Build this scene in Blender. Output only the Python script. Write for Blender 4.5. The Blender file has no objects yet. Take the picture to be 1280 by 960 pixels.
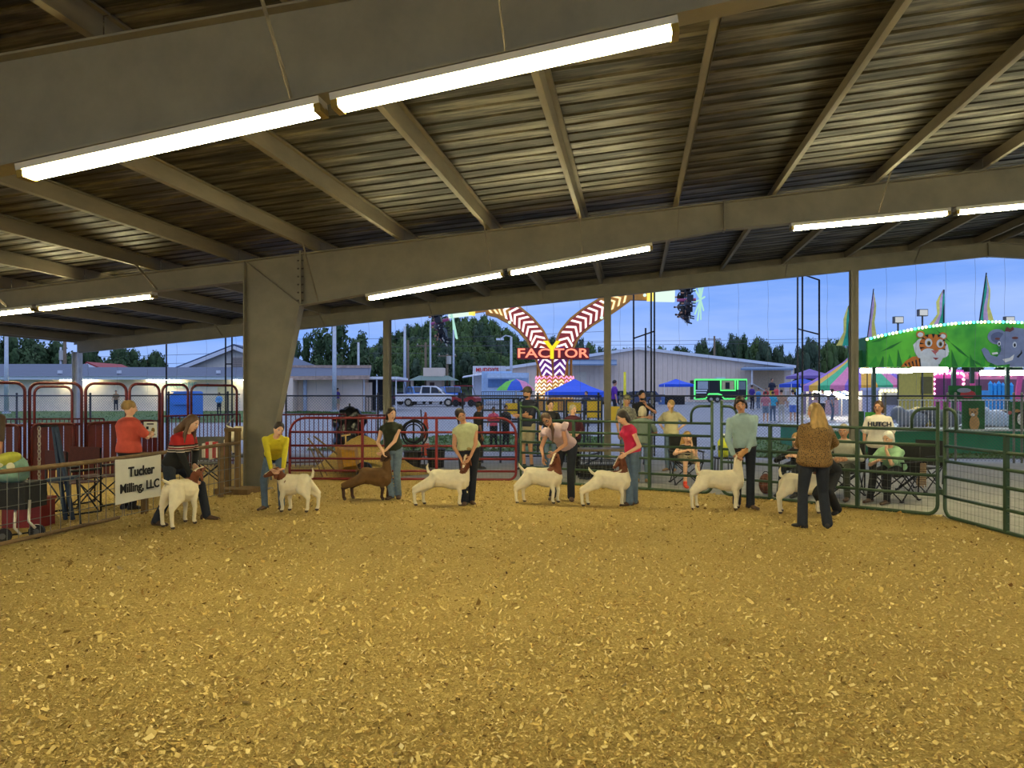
import bpy, bmesh, math, random
import numpy as np
from mathutils import Vector, Matrix, noise as mnoise

# ---------------------------------------------------------------- camera, sky, exposure
SC = bpy.context.scene
COL = SC.collection
F, CX, HY, CAMH = 960.0, 640.0, 493.0, 1.70          # focal in px (1280 wide), centre column, horizon row, eye height
YAW = math.radians(9.11)                              # camera turned left of the purlin direction (+Y)
SY, CYW = math.sin(YAW), math.cos(YAW)
camd = bpy.data.cameras.new('camera')
camd.sensor_width = 36.0
camd.lens = 36.0 * F / 1280.0
camd.shift_y = (HY - 480.0) / 1280.0
camd.clip_start = 0.05
camd.clip_end = 2000
cam = bpy.data.objects.new('camera', camd)
COL.objects.link(cam)
cam.location = (0, 0, CAMH)
cam.rotation_euler = (math.pi / 2, 0, YAW)
SC.camera = cam

SC.view_settings.view_transform = 'Standard'
SC.view_settings.look = 'None'
SC.view_settings.exposure = 0.85
SC.view_settings.gamma = 1.0
SC.view_settings.use_curve_mapping = False

TUBE_STRENGTH = 58.0
TUBE_COLOR = (1.0, 0.89, 0.48)
SC.cycles.max_bounces = 6
SC.cycles.diffuse_bounces = 3
SC.cycles.glossy_bounces = 2
SC.cycles.transmission_bounces = 4
SC.cycles.caustics_reflective = False
SC.cycles.caustics_refractive = False

wd = bpy.data.worlds.new('dusk_sky')
SC.world = wd
wd.use_nodes = True
nt = wd.node_tree
nt.nodes.clear()
def wn(t, **k):
    n = nt.nodes.new(t)
    for a, b in k.items():
        setattr(n, a, b)
    return n
tc = wn('ShaderNodeTexCoord')
sep = wn('ShaderNodeSeparateXYZ')
nt.links.new(tc.outputs['Generated'], sep.inputs[0])
ramp = wn('ShaderNodeValToRGB')                        # smooth dusk gradient; its unseen zenith is brightened to light the lot
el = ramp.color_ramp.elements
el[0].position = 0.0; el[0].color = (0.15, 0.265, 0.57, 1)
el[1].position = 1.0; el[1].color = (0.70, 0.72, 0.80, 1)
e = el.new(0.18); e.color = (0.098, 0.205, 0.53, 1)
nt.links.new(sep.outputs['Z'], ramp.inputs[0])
mp = wn('ShaderNodeMapping')
mp.inputs['Scale'].default_value = (1.6, 1.6, 9.0)
nt.links.new(tc.outputs['Generated'], mp.inputs['Vector'])
nz = wn('ShaderNodeTexNoise')
nz.inputs['Scale'].default_value = 2.2
nz.inputs['Detail'].default_value = 5
nz.inputs['Roughness'].default_value = 0.55
nt.links.new(mp.outputs[0], nz.inputs['Vector'])
cr = wn('ShaderNodeValToRGB')
cr.color_ramp.elements[0].position = 0.37; cr.color_ramp.elements[0].color = (0, 0, 0, 1)
cr.color_ramp.elements[1].position = 0.72; cr.color_ramp.elements[1].color = (0.9, 0.9, 0.9, 1)
nt.links.new(nz.outputs['Fac'], cr.inputs[0])
mx = wn('ShaderNodeMix', data_type='RGBA')
nt.links.new(cr.outputs[0], mx.inputs[0])
nt.links.new(ramp.outputs[0], mx.inputs[6])
mx.inputs[7].default_value = (0.24, 0.33, 0.58, 1)
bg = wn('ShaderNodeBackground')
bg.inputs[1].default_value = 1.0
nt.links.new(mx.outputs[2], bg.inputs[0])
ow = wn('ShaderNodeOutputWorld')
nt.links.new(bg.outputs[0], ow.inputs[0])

random.seed(7)
RNG = np.random.default_rng(11)

# ---------------------------------------------------------------- where things stand (metres; camera above the origin)
def W(px, d):
    """ground-plan position at camera depth d along image column px"""
    r = (px - CX) / F * d
    return (r * CYW - d * SY, r * SY + d * CYW)
def HZ(py, d):
    return CAMH - (py - HY) * d / F
def P3(px, py, d):
    x, y = W(px, d)
    return Vector((x, y, HZ(py, d)))
def G(px, py):
    """point of the level floor"""
    d = CAMH * F / (py - HY)
    x, y = W(px, d)
    return Vector((x, y, 0))
def DY(px, Y):
    """camera depth of column px on the plane y = Y"""
    return Y / (CYW + SY * (px - CX) / F)
def XY(px, Y):
    return W(px, DY(px, Y))[0]
def VV(v):
    """a direction given as (image right, away, up) in world axes"""
    v = Vector(v)
    return Vector((v.x * CYW - v.y * SY, v.x * SY + v.y * CYW, v.z))
def gz(x, y):
    """the lot outside rises gently away from the barn"""
    return 0.0125 * min(max(y - 25.0, 0.0), 64.0)
def PG(px, d):
    x, y = W(px, d)
    return Vector((x, y, gz(x, y)))

# ---------------------------------------------------------------- materials
MATS = {}
def lin(c):
    return tuple((v / 12.92 if v <= 0.04045 else ((v + 0.055) / 1.055) ** 2.4) for v in [q / 255.0 for q in c])
def mat(name, c, rough=0.6, metal=0.0, var=0.12, scale=6.0, bump=0.0, stretch=(1, 1, 1), srgb=True, emit=None, es=0.0, spec=0.5, alpha=1.0, trans=0.0):
    """principled material with object-space noise for colour variation and relief"""
    if name in MATS:
        return MATS[name]
    m = bpy.data.materials.new(name)
    m.use_nodes = True
    t = m.node_tree
    b = t.nodes['Principled BSDF']
    col = lin(c) if srgb else c
    b.inputs['Roughness'].default_value = rough
    b.inputs['Metallic'].default_value = metal
    b.inputs['Specular IOR Level'].default_value = spec
    if trans:
        b.inputs['Transmission Weight'].default_value = trans
    tcn = t.nodes.new('ShaderNodeTexCoord')
    mpn = t.nodes.new('ShaderNodeMapping')
    mpn.inputs['Scale'].default_value = stretch
    t.links.new(tcn.outputs['Object'], mpn.inputs['Vector'])
    n = t.nodes.new('ShaderNodeTexNoise')
    n.inputs['Scale'].default_value = scale
    n.inputs['Detail'].default_value = 5
    n.inputs['Roughness'].default_value = 0.6
    t.links.new(mpn.outputs[0], n.inputs['Vector'])
    r = t.nodes.new('ShaderNodeValToRGB')
    r.color_ramp.elements[0].position = 0.3
    r.color_ramp.elements[1].position = 0.7
    r.color_ramp.elements[0].color = tuple(max(0, v * (1 - var)) for v in col) + (1,)
    r.color_ramp.elements[1].color = tuple(min(1, v * (1 + var)) for v in col) + (1,)
    t.links.new(n.outputs['Fac'], r.inputs[0])
    t.links.new(r.outputs[0], b.inputs['Base Color'])
    if bump:
        bp = t.nodes.new('ShaderNodeBump')
        bp.inputs['Strength'].default_value = min(1.0, bump)
        bp.inputs['Distance'].default_value = 0.02
        t.links.new(n.outputs['Fac'], bp.inputs['Height'])
        t.links.new(bp.outputs[0], b.inputs['Normal'])
    if emit is not None:
        b.inputs['Emission Color'].default_value = tuple(emit) + (1,)
        b.inputs['Emission Strength'].default_value = es
    MATS[name] = m
    return m
def glow(name, c, s):
    if name in MATS:
        return MATS[name]
    m = bpy.data.materials.new(name)
    m.use_nodes = True
    t = m.node_tree
    t.nodes.clear()
    em = t.nodes.new('ShaderNodeEmission')
    em.inputs[0].default_value = tuple(c) + (1,)
    em.inputs[1].default_value = s
    o = t.nodes.new('ShaderNodeOutputMaterial')
    t.links.new(em.outputs[0], o.inputs[0])
    MATS[name] = m
    return m

# ---------------------------------------------------------------- mesh building
MW = {}
WORK = bpy.data.scenes.new('workbench')               # a scratch scene, removed at the end: keeps mesh evaluation quick
def evaluated(o):
    WORK.collection.objects.link(o)
    WORK.view_layers[0].update()
    return o.evaluated_get(WORK.view_layers[0].depsgraph).to_mesh()
class MB:
    def __init__(s):
        s.v = []; s.f = []; s.mi = []
    def add(s, vs, fs, mi=0):
        o = len(s.v)
        s.v.extend([tuple(v) for v in vs])
        s.f.extend([tuple(i + o for i in f) for f in fs])
        s.mi.extend([mi] * len(fs))
        return s
    def box(s, c, d, rz=0.0, R=None, mi=0):
        hx, hy, hz = d[0] / 2, d[1] / 2, d[2] / 2
        vs = [(x, y, z) for x in (-hx, hx) for y in (-hy, hy) for z in (-hz, hz)]
        if R is None:
            ca, sa = math.cos(rz), math.sin(rz)
            vs = [(x * ca - y * sa + c[0], x * sa + y * ca + c[1], z + c[2]) for x, y, z in vs]
        else:
            c = Vector(c)
            vs = [tuple(R @ Vector(v) + c) for v in vs]
        return s.add(vs, [(0, 1, 3, 2), (4, 6, 7, 5), (0, 4, 5, 1), (2, 3, 7, 6), (0, 2, 6, 4), (1, 5, 7, 3)], mi)
    def bx(s, a, b, mi=0):
        return s.box([(a[i] + b[i]) / 2 for i in range(3)], [abs(b[i] - a[i]) for i in range(3)], mi=mi)
    def beam(s, p, q, w, h, up=(0, 0, 1), mi=0):
        """rectangular bar from p to q, w across, h along up"""
        p, q = Vector(p), Vector(q)
        x = (q - p)
        L = x.length
        if L < 1e-6:
            return s
        x.normalize()
        u = Vector(up)
        y = u.cross(x)
        if y.length < 1e-4:
            y = Vector((1, 0, 0)).cross(x)
            if y.length < 1e-4:
                y = Vector((0, 1, 0)).cross(x)
        y.normalize()
        z = x.cross(y)
        R = Matrix((x, y, z)).transposed()
        return s.box((p + q) / 2, (L, w, h), R=R, mi=mi)
    def tube(s, pts, r, n=8, closed=False, mi=0, caps=True):
        pts = [Vector(p) for p in pts]
        m = len(pts)
        rs = r if isinstance(r, (list, tuple)) else [r] * m
        tang = []
        for i in range(m):
            a = pts[(i - 1) % m] if (closed or i > 0) else pts[i]
            b = pts[(i + 1) % m] if (closed or i < m - 1) else pts[i]
            t = b - a
            tang.append(t.normalized() if t.length > 1e-9 else Vector((0, 0, 1)))
        ref = Vector((0, 0, 1)) if abs(tang[0].z) < 0.9 else Vector((1, 0, 0))
        nn = (ref - tang[0] * ref.dot(tang[0])).normalized()
        vs = []; fs = []
        for i in range(m):
            nn = nn - tang[i] * nn.dot(tang[i])
            nn = nn.normalized() if nn.length > 1e-6 else Vector((1, 0, 0))
            bb = tang[i].cross(nn)
            for k in range(n):
                a = 2 * math.pi * k / n
                vs.append(pts[i] + (nn * math.cos(a) + bb * math.sin(a)) * rs[i])
        for i in range(m if closed else m - 1):
            j = (i + 1) % m
            for k in range(n):
                k2 = (k + 1) % n
                fs.append((i * n + k, i * n + k2, j * n + k2, j * n + k))
        if caps and not closed:
            fs.append(tuple(reversed(range(n))))
            fs.append(tuple((m - 1) * n + k for k in range(n)))
        return s.add(vs, fs, mi)
    def cyl(s, p, q, r, n=12, r2=None, mi=0):
        return s.tube([p, q], [r, r if r2 is None else r2], n, mi=mi)
    def loft(s, rings, mi=0, caps=True):
        """rings: lists of equally many points"""
        n = len(rings[0])
        vs = [p for r in rings for p in r]
        fs = []
        for i in range(len(rings) - 1):
            for k in range(n):
                k2 = (k + 1) % n
                fs.append((i * n + k, i * n + k2, (i + 1) * n + k2, (i + 1) * n + k))
        if caps:
            fs.append(tuple(reversed(range(n))))
            fs.append(tuple((len(rings) - 1) * n + k for k in range(n)))
        return s.add(vs, fs, mi)
    def ell(s, c, a, b, d, nu=14, nv=9, mi=0):
        """ellipsoid, half axes as vectors a, b, d"""
        c, a, b, d = Vector(c), Vector(a), Vector(b), Vector(d)
        vs = [c - d]; fs = []
        for j in range(1, nv):
            t = -math.pi / 2 + math.pi * j / nv
            for i in range(nu):
                p = 2 * math.pi * i / nu
                vs.append(c + a * (math.cos(t) * math.cos(p)) + b * (math.cos(t) * math.sin(p)) + d * math.sin(t))
        vs.append(c + d)
        for i in range(nu):
            fs.append((0, 1 + (i + 1) % nu, 1 + i))
        for j in range(nv - 2):
            for i in range(nu):
                a0 = 1 + j * nu
                fs.append((a0 + i, a0 + (i + 1) % nu, a0 + nu + (i + 1) % nu, a0 + nu + i))
        l = len(vs) - 1
        a0 = 1 + (nv - 2) * nu
        for i in range(nu):
            fs.append((a0 + i, a0 + (i + 1) % nu, l))
        return s.add(vs, fs, mi)
    def sph(s, c, r, nu=12, nv=8, mi=0):
        if not isinstance(r, (tuple, list)):
            r = (r, r, r)
        return s.ell(c, (r[0], 0, 0), (0, r[1], 0), (0, 0, r[2]), nu, nv, mi)
    def cap(s, p, q, r0, r1, n=12, mi=0):
        """capsule with taper"""
        p, q = Vector(p), Vector(q)
        x = q - p
        L = x.length
        x = x / L if L > 1e-6 else Vector((0, 0, 1))
        pts = []; rs = []
        for a in (-80, -50, -20):
            a = math.radians(a)
            pts.append(p + x * (r0 * math.sin(a))); rs.append(r0 * math.cos(a))
        for a in (20, 50, 80):
            a = math.radians(a)
            pts.append(q + x * (r1 * math.sin(a))); rs.append(r1 * math.cos(a))
        return s.tube(pts, rs, n, mi=mi)
    def prism(s, poly, o, u, w, t, mi=0):
        """polygon (a,b) -> o + a*u + b*w, thickness vector t (ear-cut later by Blender)"""
        o, u, w, t = Vector(o), Vector(u), Vector(w), Vector(t)
        n = len(poly)
        vs = [o + u * a + w * b for a, b in poly] + [o + u * a + w * b + t for a, b in poly]
        fs = [tuple(reversed(range(n))), tuple(range(n, 2 * n))]
        for i in range(n):
            j = (i + 1) % n
            fs.append((i, j, n + j, n + i))
        return s.add(vs, fs, mi)
    def mesh(s, name):
        me = bpy.data.meshes.new(name)
        me.from_pydata(s.v, [], s.f)
        return me
    def remesh(s, vox, it=3, fac=0.5):
        me = s.mesh('tmp')
        bm = bmesh.new(); bm.from_mesh(me)
        bmesh.ops.recalc_face_normals(bm, faces=bm.faces)
        bm.to_mesh(me); bm.free()
        o = bpy.data.objects.new('tmp', me)
        r = o.modifiers.new('r', 'REMESH'); r.mode = 'VOXEL'; r.voxel_size = vox; r.adaptivity = 0.0
        if it:
            q = o.modifiers.new('s', 'SMOOTH'); q.factor = fac; q.iterations = it
        em = evaluated(o)
        k = MB()
        vs = np.empty(len(em.vertices) * 3, 'f'); em.vertices.foreach_get('co', vs)
        k.v = [tuple(x) for x in vs.reshape(-1, 3).tolist()]
        k.f = [tuple(p.vertices) for p in em.polygons]
        k.mi = [0] * len(k.f)
        bpy.data.objects.remove(o, do_unlink=True)
        bpy.data.meshes.remove(me)
        return k
    def build(s, name, m, parent=None, smooth=False, local=False, label=None):
        if parent is not None and not local:
            inv = MW[parent].inverted()
            vs = [tuple(inv @ Vector(v)) for v in s.v]
        else:
            vs = s.v
        me = bpy.data.meshes.new(name)
        me.from_pydata(vs, [], s.f)
        for q in (m if isinstance(m, (list, tuple)) else [m]):
            me.materials.append(q)
        if any(s.mi):
            me.polygons.foreach_set('material_index', s.mi)
        bm = bmesh.new(); bm.from_mesh(me)
        bmesh.ops.recalc_face_normals(bm, faces=bm.faces)
        bm.to_mesh(me); bm.free()
        if smooth:
            me.polygons.foreach_set('use_smooth', [True] * len(me.polygons))
        me.update()
        o = bpy.data.objects.new(name, me)
        COL.objects.link(o)
        if parent is not None:
            o.parent = parent
            MW[o] = MW[parent]
        else:
            MW[o] = Matrix.Identity(4)
        if label:
            o['label'] = label
        return o

def tag(o, label, cat=None, group=None, kind=None):
    o['label'] = label
    if cat: o['category'] = cat
    if group: o['group'] = group
    if kind: o['kind'] = kind
    return o
def thing(name, label, cat, loc=(0, 0, 0), rz=0.0, group=None, kind=None):
    o = bpy.data.objects.new(name, None)
    o.empty_display_size = 0.2
    COL.objects.link(o)
    o.location = loc
    o.rotation_euler = (0, 0, rz)
    MW[o] = Matrix.Translation(Vector(loc)) @ Matrix.Rotation(rz, 4, 'Z')
    return tag(o, label, cat, group, kind)
def kids(o):
    return [c for c in bpy.data.objects if c.parent == o]
CH = {}
def dup(root, loc, rz=0.0, label=None, group=None, scale=None, tree=None):
    """a copy of a thing with copies of its parts and sub-parts (mesh data shared)"""
    if root not in CH:
        CH[root] = [(c, kids(c)) for c in kids(root)]
    r = root.copy(); COL.objects.link(r)
    r.location = loc; r.rotation_euler = (0, 0, rz)
    if scale: r.scale = (scale, scale, scale) if not isinstance(scale, (tuple, list)) else scale
    if label: r['label'] = label
    if group: r['group'] = group
    for c, gs in CH[root]:
        k = c.copy(); COL.objects.link(k); k.parent = r
        for g in gs:
            h = g.copy(); COL.objects.link(h); h.parent = k
    MW[r] = Matrix.Translation(Vector(loc)) @ Matrix.Rotation(rz, 4, 'Z')
    return r
def piece(src, parent, name, loc=None, rz=0.0):
    """another piece sharing mesh data"""
    c = bpy.data.objects.new(name, src.data)
    COL.objects.link(c); c.parent = parent
    if loc is not None: c.location = loc
    c.rotation_euler = (0, 0, rz)
    MW[c] = MW.get(parent, Matrix.Identity(4))
    return c
def text_mb(txt, size, o, u, w, depth=0.004, bold=0.0, align='CENTER'):
    """lettering as a mesh: text lies in plane o + x*u + y*w"""
    cu = bpy.data.curves.new('t', 'FONT')
    cu.body = txt; cu.size = size; cu.align_x = align; cu.align_y = 'CENTER'
    cu.extrude = depth; cu.offset = bold; cu.resolution_u = 3
    ob = bpy.data.objects.new('t', cu)
    em = evaluated(ob)
    o, u, w = Vector(o), Vector(u).normalized(), Vector(w).normalized()
    nrm = u.cross(w)
    k = MB()
    k.add([o + u * v.co.x + w * v.co.y + nrm * v.co.z for v in em.vertices], [tuple(p.vertices) for p in em.polygons])
    bpy.data.objects.remove(ob, do_unlink=True)
    bpy.data.curves.remove(cu)
    return k
def arc(c, r, a0, a1, u, w, n=8):
    c, u, w = Vector(c), Vector(u), Vector(w)
    return [c + u * (r * math.cos(math.radians(a0 + (a1 - a0) * i / n))) + w * (r * math.sin(math.radians(a0 + (a1 - a0) * i / n))) for i in range(n + 1)]
UZ = Vector((0, 0, 1))
ORD = 'first second third fourth fifth sixth seventh eighth ninth tenth eleventh twelfth thirteenth fourteenth fifteenth sixteenth seventeenth eighteenth nineteenth twentieth'.split()
ORD += ['twenty-' + w for w in ORD[:9]] + ['thirtieth'] + ['thirty-' + w for w in ORD[:9]]
# ================================================================ ground
FPX = [(362, 600), (453, 600), (546, 600), (645, 601.5), (651, 602.5), (717, 606), (812, 613.5), (890, 618.5), (902, 619.5),
       (963, 626), (1072, 637), (1172, 646), (1181, 647.5), (1258, 667), (1345, 692)]
FP = {p[0]: G(*p) for p in FPX}
fl = [FP[p[0]] for p in FPX]
RING = [(-16.1, -6.0), (-16.1, 17.6), (-7.0, 17.6), (-6.6, 15.0)]
for p in fl:
    v = Vector((p.x, p.y)) ; v = v + v.normalized() * 0.12
    RING.append((v.x, v.y))
RING += [(9.5, 4.0), (9.5, -6.0)]
def inside(x, y, poly=RING):
    c = False
    n = len(poly)
    j = n - 1
    for i in range(n):
        xi, yi = poly[i]; xj, yj = poly[j]
        if (yi > y) != (yj > y) and x < (xj - xi) * (y - yi) / (yj - yi) + xi:
            c = not c
        j = i
    return c
def fh(x, y):
    return 0.011 * (math.sin(1.3 * x + 0.4 * y) * math.sin(1.7 * y - 0.6 * x) + 0.7 * math.sin(3.1 * x + 1.9) * math.sin(2.7 * y)) + 0.004

def shavings_mat(name, island):
    m = bpy.data.materials.new(name); m.use_nodes = True
    t = m.node_tree; b = t.nodes['Principled BSDF']
    b.inputs['Roughness'].default_value = 0.85
    b.inputs['Specular IOR Level'].default_value = 0.2
    tcn = t.nodes.new('ShaderNodeTexCoord')
    r = t.nodes.new('ShaderNodeValToRGB')
    els = r.color_ramp.elements
    cols = [(0.0, (84, 62, 30)), (0.035, (150, 118, 60)), (0.42, (206, 176, 102)), (0.8, (224, 198, 128)), (1.0, (238, 218, 160))]
    els[0].position = 0; els[0].color = lin(cols[0][1]) + (1,)
    els[1].position = 1; els[1].color = lin(cols[-1][1]) + (1,)
    for p, c in cols[1:-1]:
        q = els.new(p); q.color = lin(c) + (1,)
    if island:
        g = t.nodes.new('ShaderNodeNewGeometry')
        t.links.new(g.outputs['Random Per Island'], r.inputs[0])
        t.links.new(r.outputs[0], b.inputs['Base Color'])
    else:
        n1 = t.nodes.new('ShaderNodeTexNoise'); n1.inputs['Scale'].default_value = 42; n1.inputs['Detail'].default_value = 6; n1.inputs['Roughness'].default_value = 0.75
        n2 = t.nodes.new('ShaderNodeTexNoise'); n2.inputs['Scale'].default_value = 0.9; n2.inputs['Detail'].default_value = 4
        vo = t.nodes.new('ShaderNodeTexVoronoi'); vo.inputs['Scale'].default_value = 75
        for q in (n1, n2, vo):
            t.links.new(tcn.outputs['Object'], q.inputs['Vector'])
        a = t.nodes.new('ShaderNodeMath'); a.operation = 'MULTIPLY_ADD'; a.inputs[1].default_value = 0.4; a.inputs[2].default_value = -0.5
        t.links.new(n2.outputs['Fac'], a.inputs[0])
        s_ = t.nodes.new('ShaderNodeMath'); s_.operation = 'MULTIPLY_ADD'; s_.inputs[1].default_value = 1.7
        t.links.new(n1.outputs['Fac'], s_.inputs[0]); t.links.new(a.outputs[0], s_.inputs[2])
        s2 = t.nodes.new('ShaderNodeMath'); s2.operation = 'MULTIPLY_ADD'; s2.inputs[1].default_value = -0.25
        t.links.new(vo.outputs['Distance'], s2.inputs[0]); t.links.new(s_.outputs[0], s2.inputs[2])
        t.links.new(s2.outputs[0], r.inputs[0])
        t.links.new(r.outputs[0], b.inputs['Base Color'])
        bp = t.nodes.new('ShaderNodeBump'); bp.inputs['Strength'].default_value = 1.0; bp.inputs['Distance'].default_value = 0.03
        t.links.new(s2.outputs[0], bp.inputs['Height']); t.links.new(bp.outputs[0], b.inputs['Normal'])
    return m
FLOORM = shavings_mat('shavings_bed', False)
CHIPM = shavings_mat('shavings_chips', True)

st = 0.16
gx = np.arange(-16.1, 9.7, st); gy = np.arange(-6.0, 17.7, st)
idx = {}
k = MB()
def gv(i, j):
    if (i, j) not in idx:
        idx[(i, j)] = len(k.v)
        x, y = float(gx[i]), float(gy[j])
        k.v.append((x, y, fh(x, y)))
    return idx[(i, j)]
for i in range(len(gx) - 1):
    for j in range(len(gy) - 1):
        if inside(gx[i] + st / 2, gy[j] + st / 2):
            k.f.append((gv(i, j), gv(i + 1, j), gv(i + 1, j + 1), gv(i, j + 1))); k.mi.append(0)
o = k.build('floor', FLOORM, smooth=True)
tag(o, 'show ring floor covered in yellow wood shavings', 'floor', kind='structure')

# loose shavings: nobody could count them
N = 270000
d = 2.0 * np.exp(RNG.random(N) * math.log(15.0 / 2.0))
an = math.pi / 2 + YAW + (RNG.random(N) - 0.5) * math.radians(104)
xs, ys = d * np.cos(an), d * np.sin(an)
keep = np.zeros(N, bool)
j_ = len(RING) - 1
for i_ in range(len(RING)):
    (xi, yi), (xj, yj) = RING[i_], RING[j_]
    if yi != yj:
        keep ^= ((yi > ys) != (yj > ys)) & (xs < (xj - xi) * (ys - yi) / (yj - yi) + xi)
    j_ = i_
xs, ys, d = xs[keep], ys[keep], d[keep]
N = len(xs)
L = np.clip(np.exp(RNG.normal(-4.5, 0.48, N)), 0.005, 0.05) * (0.75 + 0.05 * d)
Wd = L * RNG.uniform(0.25, 0.7, N)
a = RNG.random(N) * math.tau
zz = 0.011 * (np.sin(1.3 * xs + 0.4 * ys) * np.sin(1.7 * ys - 0.6 * xs) + 0.7 * np.sin(3.1 * xs + 1.9) * np.sin(2.7 * ys)) + 0.004 + RNG.random(N) * 0.008 + 0.001
tx, ty = RNG.normal(0, 0.45, N), RNG.normal(0, 0.5, N)
ca, sa = np.cos(a), np.sin(a)
V = np.zeros((N, 4, 3))
for q, (u, w) in enumerate(((-1, -1), (1, -0.8), (0.9, 1), (-1, 0.8))):
    lx, ly = u * L / 2, w * Wd / 2
    V[:, q, 0] = xs + lx * ca - ly * sa
    V[:, q, 1] = ys + lx * sa + ly * ca
    V[:, q, 2] = zz + lx * tx + ly * ty + 0.22 * L
me = bpy.data.meshes.new('wood_shavings')
me.vertices.add(N * 4); me.vertices.foreach_set('co', V.reshape(-1))
me.loops.add(N * 4); me.loops.foreach_set('vertex_index', np.arange(N * 4))
me.polygons.add(N); me.polygons.foreach_set('loop_start', np.arange(0, N * 4, 4)); me.polygons.foreach_set('loop_total', np.full(N, 4))
me.update(calc_edges=True)
me.materials.append(CHIPM)
o = bpy.data.objects.new('wood_shavings', me); COL.objects.link(o)
tag(o, 'loose pale wood shavings scattered over the ring floor', 'shavings', kind='stuff')

concrete = mat('concrete', (150, 148, 142), 0.85, 0, 0.15, 3.0, 0.2)
asphalt = mat('asphalt', (142, 146, 154), 0.8, 0, 0.13, 1.2, 0.15)
grass = mat('grass_turf', (74, 104, 50), 0.95, 0, 0.35, 8.0, 0.6)
o = MB().bx((-17.5, -8, -0.25), (36, 21.2, -0.02)).build('slab', concrete)
tag(o, 'grey concrete slab under the open barn', 'slab', kind='structure')
# the lot outside, one rising sheet
k = MB()
xs_ = [-140 + 10 * i for i in range(31)]; ys_ = [21.2, 25, 32, 40, 50, 60, 70, 80, 89, 110, 140, 180, 320]
for i in range(len(xs_)):
    for y in ys_:
        k.v.append((xs_[i], y, gz(0, y) - 0.03))
nn_ = len(ys_)
for i in range(len(xs_) - 1):
    for j in range(nn_ - 1):
        k.f.append((i * nn_ + j, (i + 1) * nn_ + j, (i + 1) * nn_ + j + 1, i * nn_ + j + 1)); k.mi.append(0)
o = k.build('ground', asphalt)
tag(o, 'grey paved lot outside the barn', 'pavement', kind='structure')
o = MB().bx((-140, -10, -0.3), (-17.5, 21.2, -0.03)).build('ground', asphalt)
tag(o, 'grey paved ground beside the barn', 'pavement', kind='structure')
def lawn(pts, label):
    k = MB()
    n = len(pts)
    k.v = [(p.x, p.y, gz(p.x, p.y) - 0.005) for p in pts]
    k.f = [tuple(range(n))]; k.mi = [0]
    # tufts along it give the turf its own relief
    x0, x1 = min(p.x for p in pts), max(p.x for p in pts); y0, y1 = min(p.y for p in pts), max(p.y for p in pts)
    poly = [(p.x, p.y) for p in pts]
    for _ in range(2600):
        x, y = random.uniform(x0, x1), random.uniform(y0, y1)
        if not inside(x, y, poly): continue
        z = gz(x, y); h = random.uniform(.03, .09); a = random.random() * 6.28; w = .05
        k.add([(x - w * math.cos(a), y - w * math.sin(a), z - .01), (x + w * math.cos(a), y + w * math.sin(a), z - .01), (x + random.uniform(-.03, .03), y + random.uniform(-.03, .03), z + h)], [(0, 1, 2)])
    return tag(k.build('lawn', grass), label, 'grass', kind='stuff')
lawn([PG(-260, 42), PG(330, 42), PG(330, 61), PG(-260, 61)], 'strip of green lawn in front of the long cream restroom building')
lawn([PG(380, 23.5), PG(500, 23.5), PG(760, 23), PG(760, 30), PG(560, 31), PG(480, 28)], 'green grass beside the chain link fence behind the red panels')
lawn([PG(905, 21), PG(1330, 20.5), PG(1330, 23.5), PG(1010, 24), PG(1010, 28), PG(930, 29)], 'green grass between chain link fence and jungle ride platform')
lawn([PG(356, 56), PG(470, 54), PG(470, 57), PG(356, 60)], 'narrow grass verge along the cream shed by the flagpole')

# ================================================================ barn frame
SL = 0.0867                                  # roof pitch, about 1:12
RX = 8.53                                    # ridge line
def rtop(x):                                 # top of the frame beams
    return 4.67 + SL * x if x <= RX else 4.67 + SL * (2 * RX - x)
Y2 = 12.8; BAY = 7.6
FRY = [Y2 - 3 * BAY + 1.6, Y2 - 2 * BAY, Y2 - BAY, Y2, Y2 + BAY]
steel = mat('painted_steel', (130, 124, 106), 0.6, 0.0, 0.16, 2.2, 0.08)
steel_d = mat('dusty_purlin_steel', (124, 114, 94), 0.6, 0.1, 0.22, 3.0, 0.08, stretch=(1, .25, 1))
bolt_m = mat('bolt_steel', (80, 74, 64), 0.5, 0.6)

def mir(x, s):
    return x if s > 0 else 2 * RX - x
def plate(k, poly, y, t=0.018):
    k.prism(poly, (0, y - t / 2, 0), (1, 0, 0), (0, 0, 1), (0, t, 0))
def flange(k, pts, y, w=0.2, t=0.018):
    for a, b in zip(pts, pts[1:]):
        k.beam((a[0], y, a[1]), (b[0], y, b[1]), w, t, up=(0, 0, 1) if abs(b[0] - a[0]) > 0.3 * abs(b[1] - a[1]) else (1, 0, 0))
MAINB = [(-5.80, 3.27), (1.42, rtop(1.42) - 0.43), (5.855, rtop(5.855) - 0.52), (RX, rtop(RX) - 0.57)]
SIDEB = [(-16.3, rtop(-16.3) - 0.31), (-6.86, rtop(-6.86) - 0.35)]
def mainbottom(x):
    for a, b in zip(MAINB, MAINB[1:]):
        if a[0] <= x <= b[0]:
            return a[1] + (b[1] - a[1]) * (x - a[0]) / (b[0] - a[0])
    if x < MAINB[0][0]:
        a, b = SIDEB
        return a[1] + (b[1] - a[1]) * (x - a[0]) / (b[0] - a[0])
    return MAINB[-1][1]
frame_lab = ['steel roof frame behind the camera, farthest back', 'steel roof frame just behind the camera', 'near deep steel roof beam carrying the long bright tube lights overhead',
             'middle steel roof frame with broad tapered column by the left fence', 'far steel end frame with slim posts along the chain link fence']
PURX = [0.67 + 1.535 * i for i in range(-11, 6)]
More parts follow.
